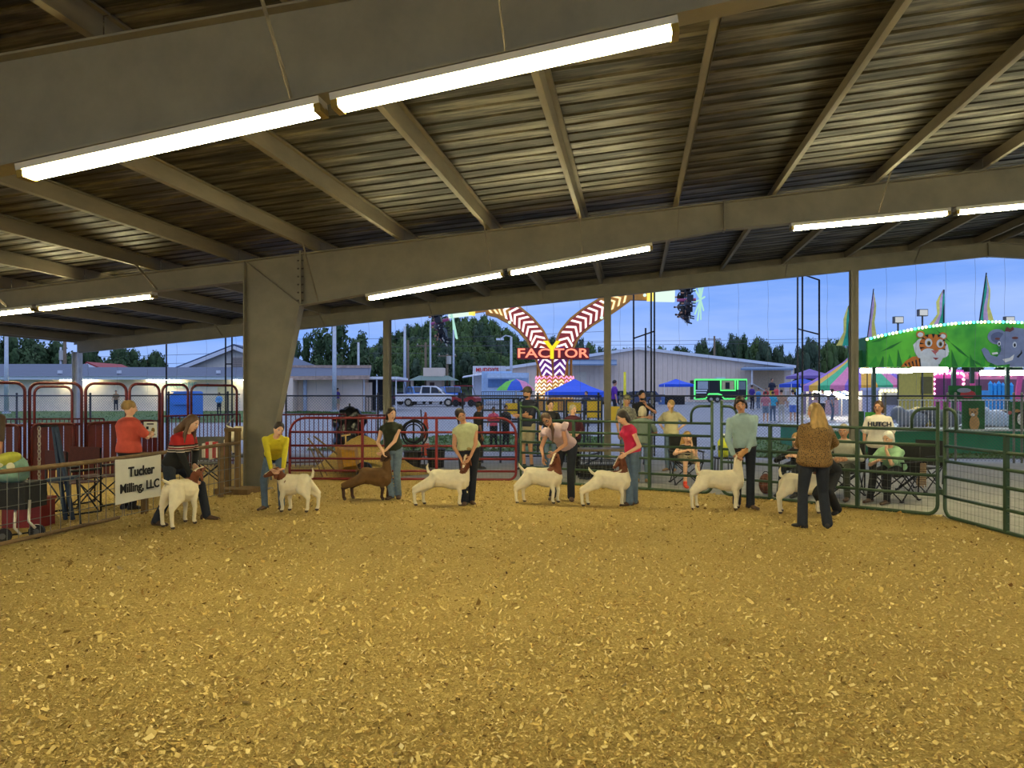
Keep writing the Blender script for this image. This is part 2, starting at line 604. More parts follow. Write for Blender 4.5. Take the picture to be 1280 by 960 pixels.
for fi, y in enumerate(FRY):
    root = thing('rigid_frame', frame_lab[fi], 'roof frame', (RX, y, 0), kind='structure')
    end = fi == 4
    for s in (1, -1):
        M_ = lambda pts: [(mir(a, s), b) for a, b in pts]
        if not end:
            k = MB(); plate(k, M_(MAINB + [(RX, rtop(RX)), (-5.80, rtop(-5.80))]), y); k.build('beam_web', steel, root)
            k = MB(); plate(k, M_(SIDEB + [(-6.86, rtop(-6.86)), (-16.3, rtop(-16.3))]), y); k.build('side_beam_web', steel, root)
            k = MB(); flange(k, M_(MAINB), y); k.build('bottom_flange', steel, root)
            k = MB(); flange(k, M_(SIDEB), y); k.build('bottom_flange', steel, root)
            k = MB(); flange(k, M_([(-16.3, rtop(-16.3)), (RX, rtop(RX))]), y); k.build('top_flange', steel, root)
            # tapered column with knee
            col = [(-6.86, 0.0), (-6.52, 0.0), (-5.84, 3.24), (-5.80, rtop(-5.8)), (-6.86, rtop(-6.86))]
            k = MB(); plate(k, M_(col), y, 0.02); k.build('column_web', steel, root)
            k = MB(); flange(k, M_([(-6.52, 0.0), (-5.82, 3.26)]), y, 0.2, 0.02); k.build('column_flange', steel, root)
            k = MB(); flange(k, M_([(-6.86, 0.0), (-6.86, rtop(-6.86))]), y, 0.2, 0.02); k.build('column_flange', steel, root)
            k = MB(); flange(k, M_([(-6.84, rtop(-6.84) - .02), (-5.82, 3.28)]), y, 0.14, 0.016); k.build('knee_stiffener', steel, root)
            k = MB(); flange(k, M_([(-5.80, 3.27), (-5.80, rtop(-5.8) + .06)]), y, 0.2, 0.03)
            k.build('splice_plate', steel, root)
            k = MB(); flange(k, M_([(1.42, mainbottom(1.42) - .03), (1.42, rtop(1.42) + .03)]), y, 0.2, 0.03); k.build('splice_plate', steel, root)
            k = MB(); k.box((mir(-6.69, s), y, 0.012), (0.5, 0.36, 0.025)); k.build('base_plate', steel, root)
            b = MB()
            for q in range(6):
                zz_ = 3.35 + q * 0.14
                b.cyl((mir(-5.75, s), y - .07, zz_), (mir(-5.86, s), y - .07, zz_), 0.014, 6)
                b.cyl((mir(-5.75, s), y + .07, zz_), (mir(-5.86, s), y + .07, zz_), 0.014, 6)
            b.build('splice_bolts', bolt_m, root)
        else:
            dp = 0.33
            pts = [(-16.3, rtop(-16.3) - dp), (RX, rtop(RX) - dp), (RX, rtop(RX)), (-16.3, rtop(-16.3))]
            k = MB(); plate(k, M_(pts), y, 0.018); k.build('beam_web', steel, root)
            k = MB(); flange(k, M_(pts[:2]), y, 0.16); k.build('bottom_flange', steel, root)
            k = MB(); flange(k, M_([pts[3], pts[2]]), y, 0.16); k.build('top_flange', steel, root)
            for px_ in (-6.76, -0.72, 5.42):
                k = MB()
                zt = rtop(px_) - dp + .02
                x = mir(px_, s)
                k.bx((x - .005, y - .1, 0), (x + .005, y + .1, zt)); k.bx((x - .09, y - .1, 0), (x + .09, y - .085, zt)); k.bx((x - .09, y + .085, 0), (x + .09, y + .1, zt))
                k.build('end_post', steel, root)
            if s > 0:
                k = MB(); flange(k, [(RX, rtop(RX) - dp - .02), (RX, rtop(RX) + .02)], y, 0.16, 0.04); k.build('ridge_plate', steel, root)
        # outer eave post
        xo = mir(-16.3, s)
        k = MB(); zt = rtop(-16.3) - 0.3
        k.bx((xo - .1, y - .006, 0), (xo + .1, y + .006, zt)); k.bx((xo - .1, y - .1, 0), (xo - .085, y + .1, zt)); k.bx((xo + .085, y - .1, 0), (xo + .1, y + .1, zt))
        k.build('eave_post', mat('pale_galvanised_post', (196, 200, 206), 0.5, 0.3, 0.1), root)
        # flange braces up to the purlins
        for i in ((-9, -8, -6, -4, -2, -1, 0, 2, 4) if not end else (-8, -6, -4, -2, 0, 2, 4)):
            x = PURX[i + 11]
            if end:
                zb = rtop(x) - 0.32
            else:
                zb = mainbottom(x)
            k = MB()
            xx = mir(x, s)
            k.beam((xx, y - .09, zb + .01), (xx, y - .72 if not end else y - .55, rtop(x) + .03), 0.045, 0.008, up=(1, 0, 0))
            k.build('flange_brace', steel_d, root)

# ================================================================ roof: purlins and sheets
ceil = thing('ceiling', 'ribbed metal barn roof seen from below, with purlins', 'roof', (RX, 7, 4.5), kind='structure')
def purlin_mesh(L):
    k = MB()
    # zee section along Y, bottom flange to -x, top flange to +x
    k.bx((-.0025, 0, 0), (.0025, L, .2))
    k.bx((-.065, 0, 0), (0, L, .005)); k.bx((-.065, 0, 0), (-.06, L, .02))
    k.bx((0, 0, .195), (.065, L, .2)); k.bx((.06, 0, .18), (.065, L, .2))
    return k
for s in (1, -1):
    for x in PURX:
        for a, b in zip([-5.9] + FRY[1:-1], FRY[1:-1] + [FRY[-1] + .35]):
            k = purlin_mesh(b - a - .02)
            xx = mir(x, s)
            k.v = [(v[0] * s + xx, v[1] + a + .01, v[2] + rtop(x) + .012 + (v[0]) * SL) for v in k.v]
            k.build('purlin', steel_d, ceil)
    k = MB(); xo = mir(-16.42, s)
    k.bx((xo - .04, -5.9, rtop(-16.3) - .02), (xo + .04, FRY[-1] + .4, rtop(-16.3) + .2)); k.build('eave_strut', steel_d, ceil)

for s in (1, -1):
    k = MB()                                  # rake trim closing the far end between beam and sheets
    k.prism([(mir(a_, s), b_) for a_, b_ in ((-16.7, rtop(-16.7) - .03), (RX, rtop(RX) - .03), (RX, rtop(RX) + .24), (-16.7, rtop(-16.7) + .24))], (0, FRY[-1] + .36, 0), (1, 0, 0), (0, 0, 1), (0, .02, 0))
    k.build('rake_trim', steel_d, ceil)
def deck_mat():
    m = bpy.data.materials.new('stained_roof_sheet'); m.use_nodes = True
    t = m.node_tree; b = t.nodes['Principled BSDF']
    b.inputs['Roughness'].default_value = 0.42
    b.inputs['Metallic'].default_value = 0.1
    b.inputs['Specular IOR Level'].default_value = 0.3
    tcn = t.nodes.new('ShaderNodeTexCoord')
    def noise(sc, stretch, det):
        mp_ = t.nodes.new('ShaderNodeMapping'); mp_.inputs['Scale'].default_value = stretch
        t.links.new(tcn.outputs['Object'], mp_.inputs['Vector'])
        n = t.nodes.new('ShaderNodeTexNoise'); n.inputs['Scale'].default_value = sc; n.inputs['Detail'].default_value = det; n.inputs['Roughness'].default_value = .6
        t.links.new(mp_.outputs[0], n.inputs['Vector'])
        return n
    n1 = noise(1.1, (.6, 2.6, 1), 6); n2 = noise(2.4, (.5, 8, 1), 4)
    a = t.nodes.new('ShaderNodeMath'); a.operation = 'MULTIPLY_ADD'; a.inputs[1].default_value = .5
    t.links.new(n2.outputs['Fac'], a.inputs[0]); t.links.new(n1.outputs['Fac'], a.inputs[2])
    r = t.nodes.new('ShaderNodeValToRGB')
    r.color_ramp.elements[0].position = .64; r.color_ramp.elements[0].color = lin((36, 32, 23)) + (1,)
    r.color_ramp.elements[1].position = .92; r.color_ramp.elements[1].color = lin((112, 104, 84)) + (1,)
    q = r.color_ramp.elements.new(.76); q.color = lin((52, 47, 34)) + (1,)
    t.links.new(a.outputs[0], r.inputs[0]); t.links.new(r.outputs[0], b.inputs['Base Color'])
    rr = t.nodes.new('ShaderNodeMapRange'); rr.inputs[1].default_value = .5; rr.inputs[2].default_value = 1.0; rr.inputs[3].default_value = .7; rr.inputs[4].default_value = .4
    t.links.new(a.outputs[0], rr.inputs[0]); t.links.new(rr.outputs[0], b.inputs['Roughness'])
    bp = t.nodes.new('ShaderNodeBump'); bp.inputs['Strength'].default_value = .25; bp.inputs['Distance'].default_value = .02
    t.links.new(n2.outputs['Fac'], bp.inputs['Height']); t.links.new(bp.outputs[0], b.inputs['Normal'])
    return m
deck = deck_mat()
# one sheet 0.914 wide: ribs run with the slope
prof = []
for q in range(3):
    b0 = q * .3047
    prof += [(b0, 0), (b0 + .115, .003), (b0 + .235, 0), (b0 + .252, .022), (b0 + .288, .022), (b0 + .3047, 0)] if q < 2 else [(b0, 0), (b0 + .115, .003), (b0 + .235, 0), (b0 + .252, .022), (b0 + .288, .022), (b0 + .31, -.004)]
for s in (1, -1):
    y = -6.0
    x0, x1 = -16.75, RX
    proto = None
    while y < FRY[-1] + .3:
        k = MB()
        for (py_, pz) in prof:
            for xx in (x0, x1):
                k.v.append((mir(xx, s), y + py_, rtop(xx) + .222 + pz))
        for i in range(len(prof) - 1):
            k.f.append((2 * i, 2 * i + 1, 2 * i + 3, 2 * i + 2)); k.mi.append(0)
        if proto is None:
            proto = k.build('roof_sheet', deck, ceil); base_y = y
        else:
            piece(proto, ceil, 'roof_sheet', (0, y - base_y, 0))
        y += .914

# ================================================================ tube lights
tube_glow = glow('fluorescent_tube', TUBE_COLOR, TUBE_STRENGTH)
housing_m = mat('fixture_enamel', (205, 200, 186), 0.5, 0, 0.06)
cap_m = mat('lamp_end_brass', (150, 128, 60), 0.4, 0.6)
def fixture(x0, x1, y, label, group):
    z0 = (mainbottom(x0) if x0 <= RX else mainbottom(2 * RX - x0)) - .075
    z1 = (mainbottom(x1) if x1 <= RX else mainbottom(2 * RX - x1)) - .075
    c = Vector(((x0 + x1) / 2, y, (z0 + z1) / 2))
    root = thing('tube_light', label, 'light', c, 0, group)
    ax = Vector((x1 - x0, 0, z1 - z0)).normalized()
    Lh = Vector((x1 - x0, 0, z1 - z0)).length / 2 - .02
    up = Vector((-ax.z, 0, ax.x))
    k = MB(); k.beam(c - ax * Lh + up * .035, c + ax * Lh + up * .035, .16, .05, up=up)
    k.beam(c - ax * Lh + up * .012 , c + ax * Lh + up * .012, .06, .03, up=up); k.build('housing', housing_m, root)
    for q in (-.048, .048):
        k = MB(); off = Vector((0, q, 0)) - up * .022
        k.tube([c - ax * (Lh - .05) + off, c + ax * (Lh - .05) + off], .021, 10)
        k.build('tube', tube_glow, root, smooth=False)
    for e_ in (-1, 1):
        k = MB(); k.beam(c + ax * e_ * (Lh - .05) - up * .018, c + ax * e_ * Lh - up * .018, .15, .06, up=up)
        k.build('end_socket', cap_m, root)
    return root
FXS = [(-13.5, -11.07), (-11.03, -8.62), (-4.62, -2.17), (-2.13, .30), (2.42, 4.81), (4.85, 7.25)]
names = {(2, 2): 'long tube light under the near beam, lower of the bright pair', (2, 3): 'long tube light under the near beam, higher of the bright pair',
         (3, 0): 'tube light cut by the photo edge under the middle beam left of the column', (3, 1): 'tube light under the middle beam just left of the column',
         (3, 2): 'tube light under the middle beam just right of the tapered column', (3, 3): 'tube light under the middle beam above the red ride letters',
         (3, 4): 'tube light under the middle beam above the tall pipe frames', (3, 5): 'tube light under the middle beam cut by the right photo edge'}
BN = {1: 'beam behind the camera', 2: 'near beam', 3: 'middle beam'}
for fi in (1, 2, 3):
    for i, (a_, b_) in enumerate(FXS):
        fixture(a_, b_, FRY[fi] - .01, names.get((fi, i), 'tube light under the %s, %s from the left side' % (BN[fi], ORD[i])), 'tube lights along the roof beams')
    for i, (a_, b_) in enumerate(FXS[4:]):
        fixture(2 * RX - b_, 2 * RX - a_, FRY[fi] - .01, 'tube light under the %s beyond the ridge, %s' % (BN[fi], ('farther', 'nearer')[i]), 'tube lights along the roof beams')
# ================================================================ pipe panels around the ring
green_p = mat('green_pipe_paint', (48, 72, 46), 0.45, 0.0, 0.12, 9)
red_p = mat('red_pipe_paint', (116, 26, 30), 0.45, 0.0, 0.14, 9)
maroon_p = mat('maroon_pen_paint', (82, 16, 20), 0.5, 0.0, 0.2, 7)
wire_m = mat('galvanised_wire', (120, 122, 118), 0.45, 0.6)
dark_p = mat('black_pipe_paint', (34, 36, 40), 0.5, 0.2)
wood_m = mat('weathered_wood', (116, 92, 58), 0.85, 0, 0.25, 14, 0.3, stretch=(1, 1, .15))
rail_m = mat('rusty_pipe', (128, 104, 72), 0.7, 0.2, 0.3, 10)
black_m = mat('black_plastic', (22, 22, 24), 0.5)
canvas_bk = mat('black_canvas', (26, 27, 30), 0.85, 0, 0.2, 30, 0.15)
denim_dk = None

def gridwire(k, p0, p1, z0, z1, sx, sz, r, mi=0):
    p0, p1 = Vector(p0), Vector(p1)
    L = (p1 - p0).length
    n = max(1, int(L / sx))
    for i in range(n + 1):
        q = p0 + (p1 - p0) * (i / n)
        k.tube([(q.x, q.y, z0), (q.x, q.y, z1)], r, 4, mi=mi, caps=False)
    m = max(1, int((z1 - z0) / sz))
    for j in range(m + 1):
        z = z0 + (z1 - z0) * j / m
        k.tube([(p0.x, p0.y, z), (p1.x, p1.y, z)], r, 4, mi=mi, caps=False)

def pipe_panel(p0, p1, label, m, rails, posts, arch0=0, arch1=0, top_round=(0, 0), r=.024, cat='fence panel', wire=True, group=None, tall0=0, tall1=0, base=0.03, name='livestock_panel'):
    """rails: heights; posts: fractions; arch: width of the half bow beside a tall end upright"""
    p0, p1 = Vector(p0), Vector(p1)
    L = (p1 - p0).length
    u = (p1 - p0).normalized()
    root = thing(name, label, cat, (p0 + p1) / 2, 0, group)
    top = rails[-1]; cr_ = .14
    def pt(s, z): return Vector((p0.x + u.x * s, p0.y + u.y * s, z))
    # outer frame with rounded bottom corners
    pts = []
    t0 = tall0 or top; t1 = tall1 or top
    if not tall0 and top_round[0]:
        pts += [pt(L / 2, top), pt(top_round[0], top)] + arc(pt(top_round[0], top - top_round[0]), top_round[0], 90, 180, u, UZ, 6)[1:]
    else:
        pts += [pt(0, t0)]
    pts += [pt(0, base + cr_)] + arc(pt(cr_, base + cr_), cr_, 180, 270, u, UZ, 5)[1:]
    pts += [pt(L - cr_, base)] + arc(pt(L - cr_, base + cr_), cr_, 270, 360, u, UZ, 5)[1:]
    if not tall1 and top_round[1]:
        pts += arc(pt(L - top_round[1], top - top_round[1]), top_round[1], 0, 90, u, UZ, 6) + [pt(L / 2, top)]
    else:
        pts += [pt(L, t1)]
    k = MB(); k.tube(pts, r * 1.05, 8); k.build('frame', m, root, smooth=True)
    for i, z in enumerate(rails):
        if i == 0: continue
        a, b = 0, L
        if i == len(rails) - 1:
            a, b = (top_round[0] if not tall0 else 0), L - (top_round[1] if not tall1 else 0)
        k = MB(); k.tube([pt(a, z), pt(b, z)], r * .92, 8); k.build('rail', m, root, smooth=True)
    for fq in posts:
        k = MB(); q = pt(L * fq, 0)
        k.beam((q.x, q.y, base), (q.x, q.y, top), .05, .05, up=u); k.build('upright', m, root)
    for e_, aw, tl in ((0, arch0, tall0), (1, arch1, tall1)):
        if not aw: continue
        s0 = 0 if e_ == 0 else L; sg = 1 if e_ == 0 else -1
        R_ = min(aw, .16)
        zt = tl - .1
        pts = [pt(s0, zt), pt(s0 + sg * (aw - R_), zt)] + arc(pt(s0 + sg * (aw - R_), zt - R_), R_, 90, 0, u * sg, UZ, 6)[1:] + [pt(s0 + sg * aw, top)]
        k = MB(); k.tube(pts, r * .95, 8); k.build('bow', m, root, smooth=True)
        k = MB()
        for zl in (.35, .8):
            q = pt(s0 - sg * .03, zl); k.cyl((q.x, q.y, zl - .04), (q.x, q.y, zl + .04), .03, 8)
        k.build('hinge_pin', m, root)
    if wire:
        k = MB(); gridwire(k, pt(.05, 0), pt(L - .05, 0), base, rails[len(rails) // 2], .075, .1, .0016)
        k.build('wire_mesh', wire_m, root)
    return root
GR = [.03, .30, .57, .785, .99, 1.206]
RR = [.03, .19, .43, .685, .954, 1.235]
def frac(a, b, px):
    pa, pb = FP[a], FP[b]
    # where column px crosses the straight panel
    best = min(((abs((CX + F * ((q.x * CYW + q.y * SY) / (-q.x * SY + q.y * CYW))) - px), t) for t in [i / 400 for i in range(401)] for q in [pa + (pb - pa) * t]))
    return best[1]
pipe_panel(FP[362], FP[645], 'long red pipe panel closing the back of the ring', red_p, RR, [frac(362, 645, 453), frac(362, 645, 546)], top_round=(.32, .32))
pipe_panel(FP[651], FP[890], 'green pipe gate with bowed ends behind the lavender and magenta shirts', green_p, GR, [frac(651, 890, 717), frac(651, 890, 812)], arch0=.42, arch1=.36, tall0=1.56, tall1=1.6)
pipe_panel(FP[902], FP[1172], 'green pipe gate behind the person in the pale blue shirt', green_p, GR, [frac(902, 1172, 963), frac(902, 1172, 1072)], arch0=.28, arch1=.33, tall0=1.6, tall1=1.6)
pipe_panel(FP[1181], FP[1345], 'green pipe gate at the right edge of the picture', green_p, GR, [frac(1181, 1345, 1258)], arch0=.26, tall0=1.6)
q0, q1 = FP[1345], Vector((9.4, 4.2, 0))
pipe_panel(q0 + (q1 - q0).normalized() * .12, q1, 'green pipe gate continuing outside the right edge', green_p, GR, [.4, .75])

# ================================================================ left side fence: pipe rail and cattle wire along the column line
root = thing('wire_fence', 'low cattle wire fence with rusty top pipe beside the folding chairs', 'fence', (-6.93, 9.5, 0))
fa, fb = Vector((-6.99, 5.4, 0)), Vector((-6.72, 12.3, 0))
def fpt(t, z):
    q = fa + (fb - fa) * t
    return Vector((q.x, q.y, z))
k = MB(); k.tube([fpt(0, .85), fpt(.5, .84), fpt(1, .87)], .028, 8); k.build('top_rail', rail_m, root, smooth=True)
k = MB(); k.tube([fpt(0, .05), fpt(.57, .05)], .024, 8); k.build('bottom_rail', rail_m, root, smooth=True)
k = MB(); gridwire(k, fpt(0, 0), fpt(.58, 0), .06, .84, .15, .16, .0046); k.build('wire_mesh', wire_m, root)
k = MB(); gridwire(k, fpt(.585, 0), fpt(1, 0), .06, .84, .15, .16, .0046); k.build('wire_mesh', wire_m, root)
for t_, m_ in ((.02, rail_m), (.655, wood_m), (.93, rail_m)):
    k = MB(); q = fpt(t_, 0); k.box((q.x - .05, q.y, .44), (.06, .09, .88)); k.build('post', m_, root)
root = thing('wooden_stand', 'brown wooden post stand against the tapered column', 'stand', (-6.95, 12.35, 0))
for dx in (-.1, .08):
    k = MB(); k.box((-6.9 + dx, 12.42, .56), (.07, .1, 1.0)); k.build('upright', wood_m, root)
k = MB(); k.box((-6.91, 12.42, 1.085), (.27, .1, .06)); k.build('cap_board', wood_m, root)
k = MB(); k.box((-6.75, 12.3, .05), (.62, .5, .09)); k.build('base_board', wood_m, root)

# banner hung on the wire
root = thing('banner', 'white cloth banner lettered in black, tied to the wire fence', 'banner', (-6.87, 10.2, .22))
ya, yb = 9.2, 10.14
k = MB(); n_ = 12
def bwave(t): return .006 * math.sin(t * 9) + .005 * math.sin(t * 4 + 1)
rows = []
for j in range(7):
    row = []
    for i in range(n_ + 1):
        t = i / n_; z = .235 + (.6) * j / 6
        yy_ = ya + (yb - ya) * t
        row.append(Vector((-6.99 + .27 * (yy_ - 5.4) / 6.9 + .05 + bwave(t) * (1.2 - j / 6), ya + (yb - ya) * t, z + .012 * math.sin(t * 3.14) * (-1 if j == 6 else .5))))
    rows.append(row)
for side in (0, 1):
    for j in range(6):
        for i in range(n_):
            dx = Vector((-.004 * side, 0, 0))
            k.add([rows[j][i] + dx, rows[j][i + 1] + dx, rows[j + 1][i + 1] + dx, rows[j + 1][i] + dx], [(0, 1, 2, 3)])
k.build('sheet', mat('banner_cloth', (226, 224, 214), 0.8, 0, 0.06, 5, .1), root, smooth=True)
ink = mat('black_ink', (18, 18, 20), 0.7)
k = text_mb('Tucker', .185, (-6.82 + .066, (ya + yb) / 2 + .03, .64), (.039, 1, 0), (0, 0, 1), .003, .004); k.build('lettering', ink, root)
k = text_mb('Milling, LLC', .17, (-6.82 + .066, (ya + yb) / 2, .43), (.039, 1, 0), (0, 0, 1), .003, .004); k.build('lettering', ink, root)
k = MB()
for yy in (ya + .03, yb - .03):
    xf = -6.99 + .27 * (yy - 5.4) / 6.9
    k.tube([(xf + .05, yy, .81), (xf, yy, .875)], .006, 6)
k.build('tie', wire_m, root)

# ================================================================ maroon pens behind the chairs
slat_src = None
def pen_gate(px0, d0, px1, d1, label, top=1.91, sheet=1.14, slats=True, name='pen_gate', m=None, gap=.02, sw=.1):
    global slat_src
    m = m or maroon_p
    a, b = W(px0, d0), W(px1, d1)
    a, b = Vector((a[0], a[1], 0)), Vector((b[0], b[1], 0))
    L = (b - a).length; u = (b - a).normalized()
    root = thing(name, label, 'pen gate', (a + b) / 2, 0, 'maroon pen gates')
    R_ = min(.16, L * .25)
    pts = [a + UZ * .02, a + UZ * (top - R_)] + arc(a + u * R_ + UZ * (top - R_), R_, 180, 90, u, UZ, 6)[1:] + arc(a + u * (L - R_) + UZ * (top - R_), R_, 90, 0, u, UZ, 6) + [b + UZ * .02]
    k = MB(); k.tube(pts, .028, 8); k.build('bow_frame', m, root, smooth=True)
    if slats:
        for z in (.1, sheet):
            k = MB(); k.tube([a + UZ * z, b + UZ * z], .024, 8); k.build('rail', m, root, smooth=True)
        k = MB()
        rr_ = .12
        pts = [a + u * .06 + UZ * .14] + [a + u * .06 + UZ * (sheet - .1)] + arc(a + u * (.06 + rr_) + UZ * (sheet - .1), rr_, 180, 90, u, UZ, 5)[1:] + arc(a + u * (L - .06 - rr_) + UZ * (sheet - .1), rr_, 90, 0, u, UZ, 5) + [b - u * .06 + UZ * .14]
        k.tube([p - VV((0, .05, 0)) for p in pts], .02, 8); k.build('inner_frame', m, root, smooth=True)
        n = max(3, int((L - .08) / (sw + gap)))
        w_ = (L - .08) / n
        for i in range(n):
            q = a + u * (.04 + w_ * (i + .5))
            k = MB(); k.beam((q.x, q.y, .12), (q.x, q.y, sheet - .02), .012, w_ - gap * random.choice((.5, 1, 1, 1.6)), up=u); k.build('slat', m, root)
    return root
pen_gate(-42, 13.6, 31, 13.9, 'maroon bowed pen gate cut by the left edge of the picture')
pen_gate(37, 14.0, 102, 14.5, 'maroon bowed pen gate behind the hanging chain')
pen_gate(43, 16.6, 90, 16.8, 'smaller maroon bow gate seen through the gate behind the chain', top=1.87, slats=False)
pen_gate(107, 14.7, 158, 15.3, 'maroon bowed pen gate left of the person in the coral shirt')
pen_gate(162, 15.5, 199, 16.1, 'maroon bowed pen gate behind the person in the coral shirt')
pen_gate(203, 16.6, 235, 17.2, 'narrow maroon bow gate in front of the blue bin', slats=False)
pen_gate(239, 17.4, 296, 18.2, 'wide maroon bow gate beside the tapered column', slats=False)
def picket_panel(px0, d0, px1, d1, label, top=1.22, m=None, sp=.1, r=.011, cat='fence panel', legs=True):
    m = m or maroon_p
    a, b = W(px0, d0), W(px1, d1)
    za, zb = gz(*a), gz(*b)
    a, b = Vector((a[0], a[1], za)), Vector((b[0], b[1], zb))
    L = (b - a).length
    root = thing('picket_panel', label, cat, (a + b) / 2, 0)
    for z in (.12, top):
        k = MB(); k.tube([a + UZ * z, b + UZ * z], .02, 6); k.build('rail', m, root, smooth=True)
    n = int(L / sp)
    src = None
    for i in range(n + 1):
        q = a + (b - a) * (i / n)
        if src is None:
            k = MB(); k.tube([(q.x, q.y, q.z + (.02 if i % 10 == 0 else .12)), (q.x, q.y, q.z + top)], r, 6); src = k.build('picket', m, root); s0_ = q
        else:
            piece(src, root, 'picket', q - s0_)
    k = MB(); k.tube([b + UZ * .0, b + UZ * top], .02, 6); k.tube([a + UZ * .0, a + UZ * top], .02, 6); k.build('end_post', m, root)
    return root
picket_panel(199, 16.8, 300, 18.6, 'maroon picket panel behind the person in the red and black sweater')
picket_panel(352, 17.8, 432, 18.2, 'dark maroon picket panel behind the sawdust mound', 1.23)
picket_panel(448, 18.3, 486, 18.6, 'short dark picket panel right of the black bag', 1.2)
picket_panel(-60, 18.5, 130, 18.9, 'low dark picket rail behind the maroon gates', 1.1)

# notice on the pen
root = thing('notice_sign', 'small white notice with a fruit picture hung on maroon pens', 'sign', P3(187, 547, 13.6))
c = P3(188, 537, 13.6); ur = VV((1, 0, 0))
k = MB(); k.box(c, (.235, .008, .28), YAW); k.build('board', mat('white_card', (225, 225, 215), .7, 0, .04), root)
fr = VV((0, -1, 0)) * .006
for (ox, oz, w_, h_) in ((0, .1, .12, .022), (0, -.085, .19, .012), (0, -.11, .13, .012), (-.05, .03, .04, .05), (-.07, -.04, .07, .006)):
    k = MB(); k.box(c + fr + ur * ox + UZ * oz, (w_, .004, h_), YAW); k.build('print', ink, root)
k = MB(); k.ell(c + fr + ur * .05 - UZ * .01, ur * .032, VV((0, .004, 0)), UZ * .045); k.build('fruit_print', mat('fruit_yellow', (150, 118, 50), .7), root)

# ================================================================ chain link fence along the open end
def chainlink(px0, px1, Y, label, h=1.66, sp=.085, name='chain_link_fence', z0=0.0, posts=None, pm=None):
    xa, xb = XY(px0, Y), XY(px1, Y)
    root = thing(name, label, 'fence', ((xa + xb) / 2, Y, 0))
    k = MB(); k.tube([(xa, Y, h), (xb, Y, h)], .021, 8); k.build('top_rail', mat('fence_pipe', (66, 68, 74), .5, .4), root, smooth=True)
    k = MB()
    n = int((xb - xa + h) / sp)
    for i in range(n):
        # two families of slanted wires, clipped to the panel
        s = xa - h + i * sp
        x0_, z0_ = (s, 0) if s >= xa else (xa, xa - s)
        x1_, z1_ = (s + h, h) if s + h <= xb else (xb, xb - s)
        if x1_ > x0_:
            k.tube([(x0_, Y, z0_ + .04), (x1_, Y, z1_)], .0033, 3, caps=False)
            k.tube([(x0_, Y + .004, h - z0_), (x1_, Y + .004, max(.04, h - z1_))], .0033, 3, caps=False)
    k.build('link_mesh', mat('fence_wire', (96, 98, 104), .5, .5), root)
    for p in posts:
        x = XY(p, Y)
        k = MB(); k.cyl((x, Y + .03, 0), (x, Y + .03, h + .06), .03, 8); k.sph((x, Y + .03, h + .06), .035, 8, 6); k.build('post', pm or mat('fence_pipe', (66, 68, 74)), root, smooth=True)
    return root
chainlink(-60, 201, 20.9, 'chain link fence across the lawn behind the maroon pens', posts=(-40, 20, 112, 201))
chainlink(208, 300, 20.95, 'chain link fence in front of the blue bin', h=1.7, posts=(210, 284))
chainlink(356, 752, 20.7, 'long chain link fence behind the red panel', posts=(357, 472, 578, 672, 748))
chainlink(775, 1345, 20.7, 'chain link fence in front of the jungle ride', posts=(776, 815, 1003, 1107, 1185, 1195, 1268, 1278), pm=mat('galvanised_post', (136, 138, 134), .5, .4))

# tall dark pipe frames with hanging wires
def pipe_frame(label, pxs, Y, y_tops, rails, d2=None, Yb=None):
    root = thing('pipe_frame', label, 'pipe frame', (XY(pxs[0], Y), Y, 0))
    ptsx = []
    for i, (p, yt) in enumerate(zip(pxs, y_tops)):
        Yi = Y if Yb is None else (Y + (Yb - Y) * i / max(1, len(pxs) - 1))
        x = XY(p, Yi); zt = HZ(yt, DY(p, Yi))
        k = MB(); k.cyl((x, Yi, 0), (x, Yi, zt), .024, 8); k.build('pole', dark_p, root, smooth=True)
        ptsx.append((x, Yi))
    for (i, j, ya_, yb_) in rails:
        (xa_, Ya_), (xb_, Yb_) = ptsx[i], ptsx[j]
        k = MB(); k.tube([(xa_, Ya_, HZ(ya_, DY(pxs[i], Ya_))), (xb_, Yb_, HZ(yb_, DY(pxs[j], Yb_)))], .02, 8); k.build('cross_bar', dark_p, root, smooth=True)
    return root
pipe_frame('pair of thin dark pipes between the restroom sign and the column', (282, 290), 21.4, (419, 419), [(0, 1, 455, 455), (0, 1, 515, 515)])
pipe_frame('single thin dark pipe in front of the restroom building', (208,), 21.4, (428,), [])
pipe_frame('tall dark pipe frame right of the ride lettering', (792, 807, 814, 818), 21.6, (360, 410, 358, 358), [(0, 3, 423, 414), (0, 3, 494, 492)])
pipe_frame('tall dark pipe frame left of the far right end post', (997, 1003, 1024), 21.8, (340, 338, 350), [(0, 2, 341, 350), (0, 2, 411, 418), (0, 2, 494, 492)], Yb=20.9)
# strings hanging in the opening
k = None
root = thing('hanging_strings', 'faint hanging bird strings across the open end of the barn', 'netting', (0, 20.62, 3.0))
sm = mat('grey_string', (120, 124, 135), .8)
src = None
for p in list(range(395, 760, 33)) + list(range(775, 1280, 37)) + list(range(110, 300, 37)):
    x = XY(p, 20.62); zt = rtop(x) - .3
    k = MB(); pts = [(x + .01 * math.sin(i * 1.7), 20.62, 1.72 + (zt - 1.72) * i / 10) for i in range(11)]
    k.tube(pts, .003, 3, caps=False); k.build('string', sm, root)

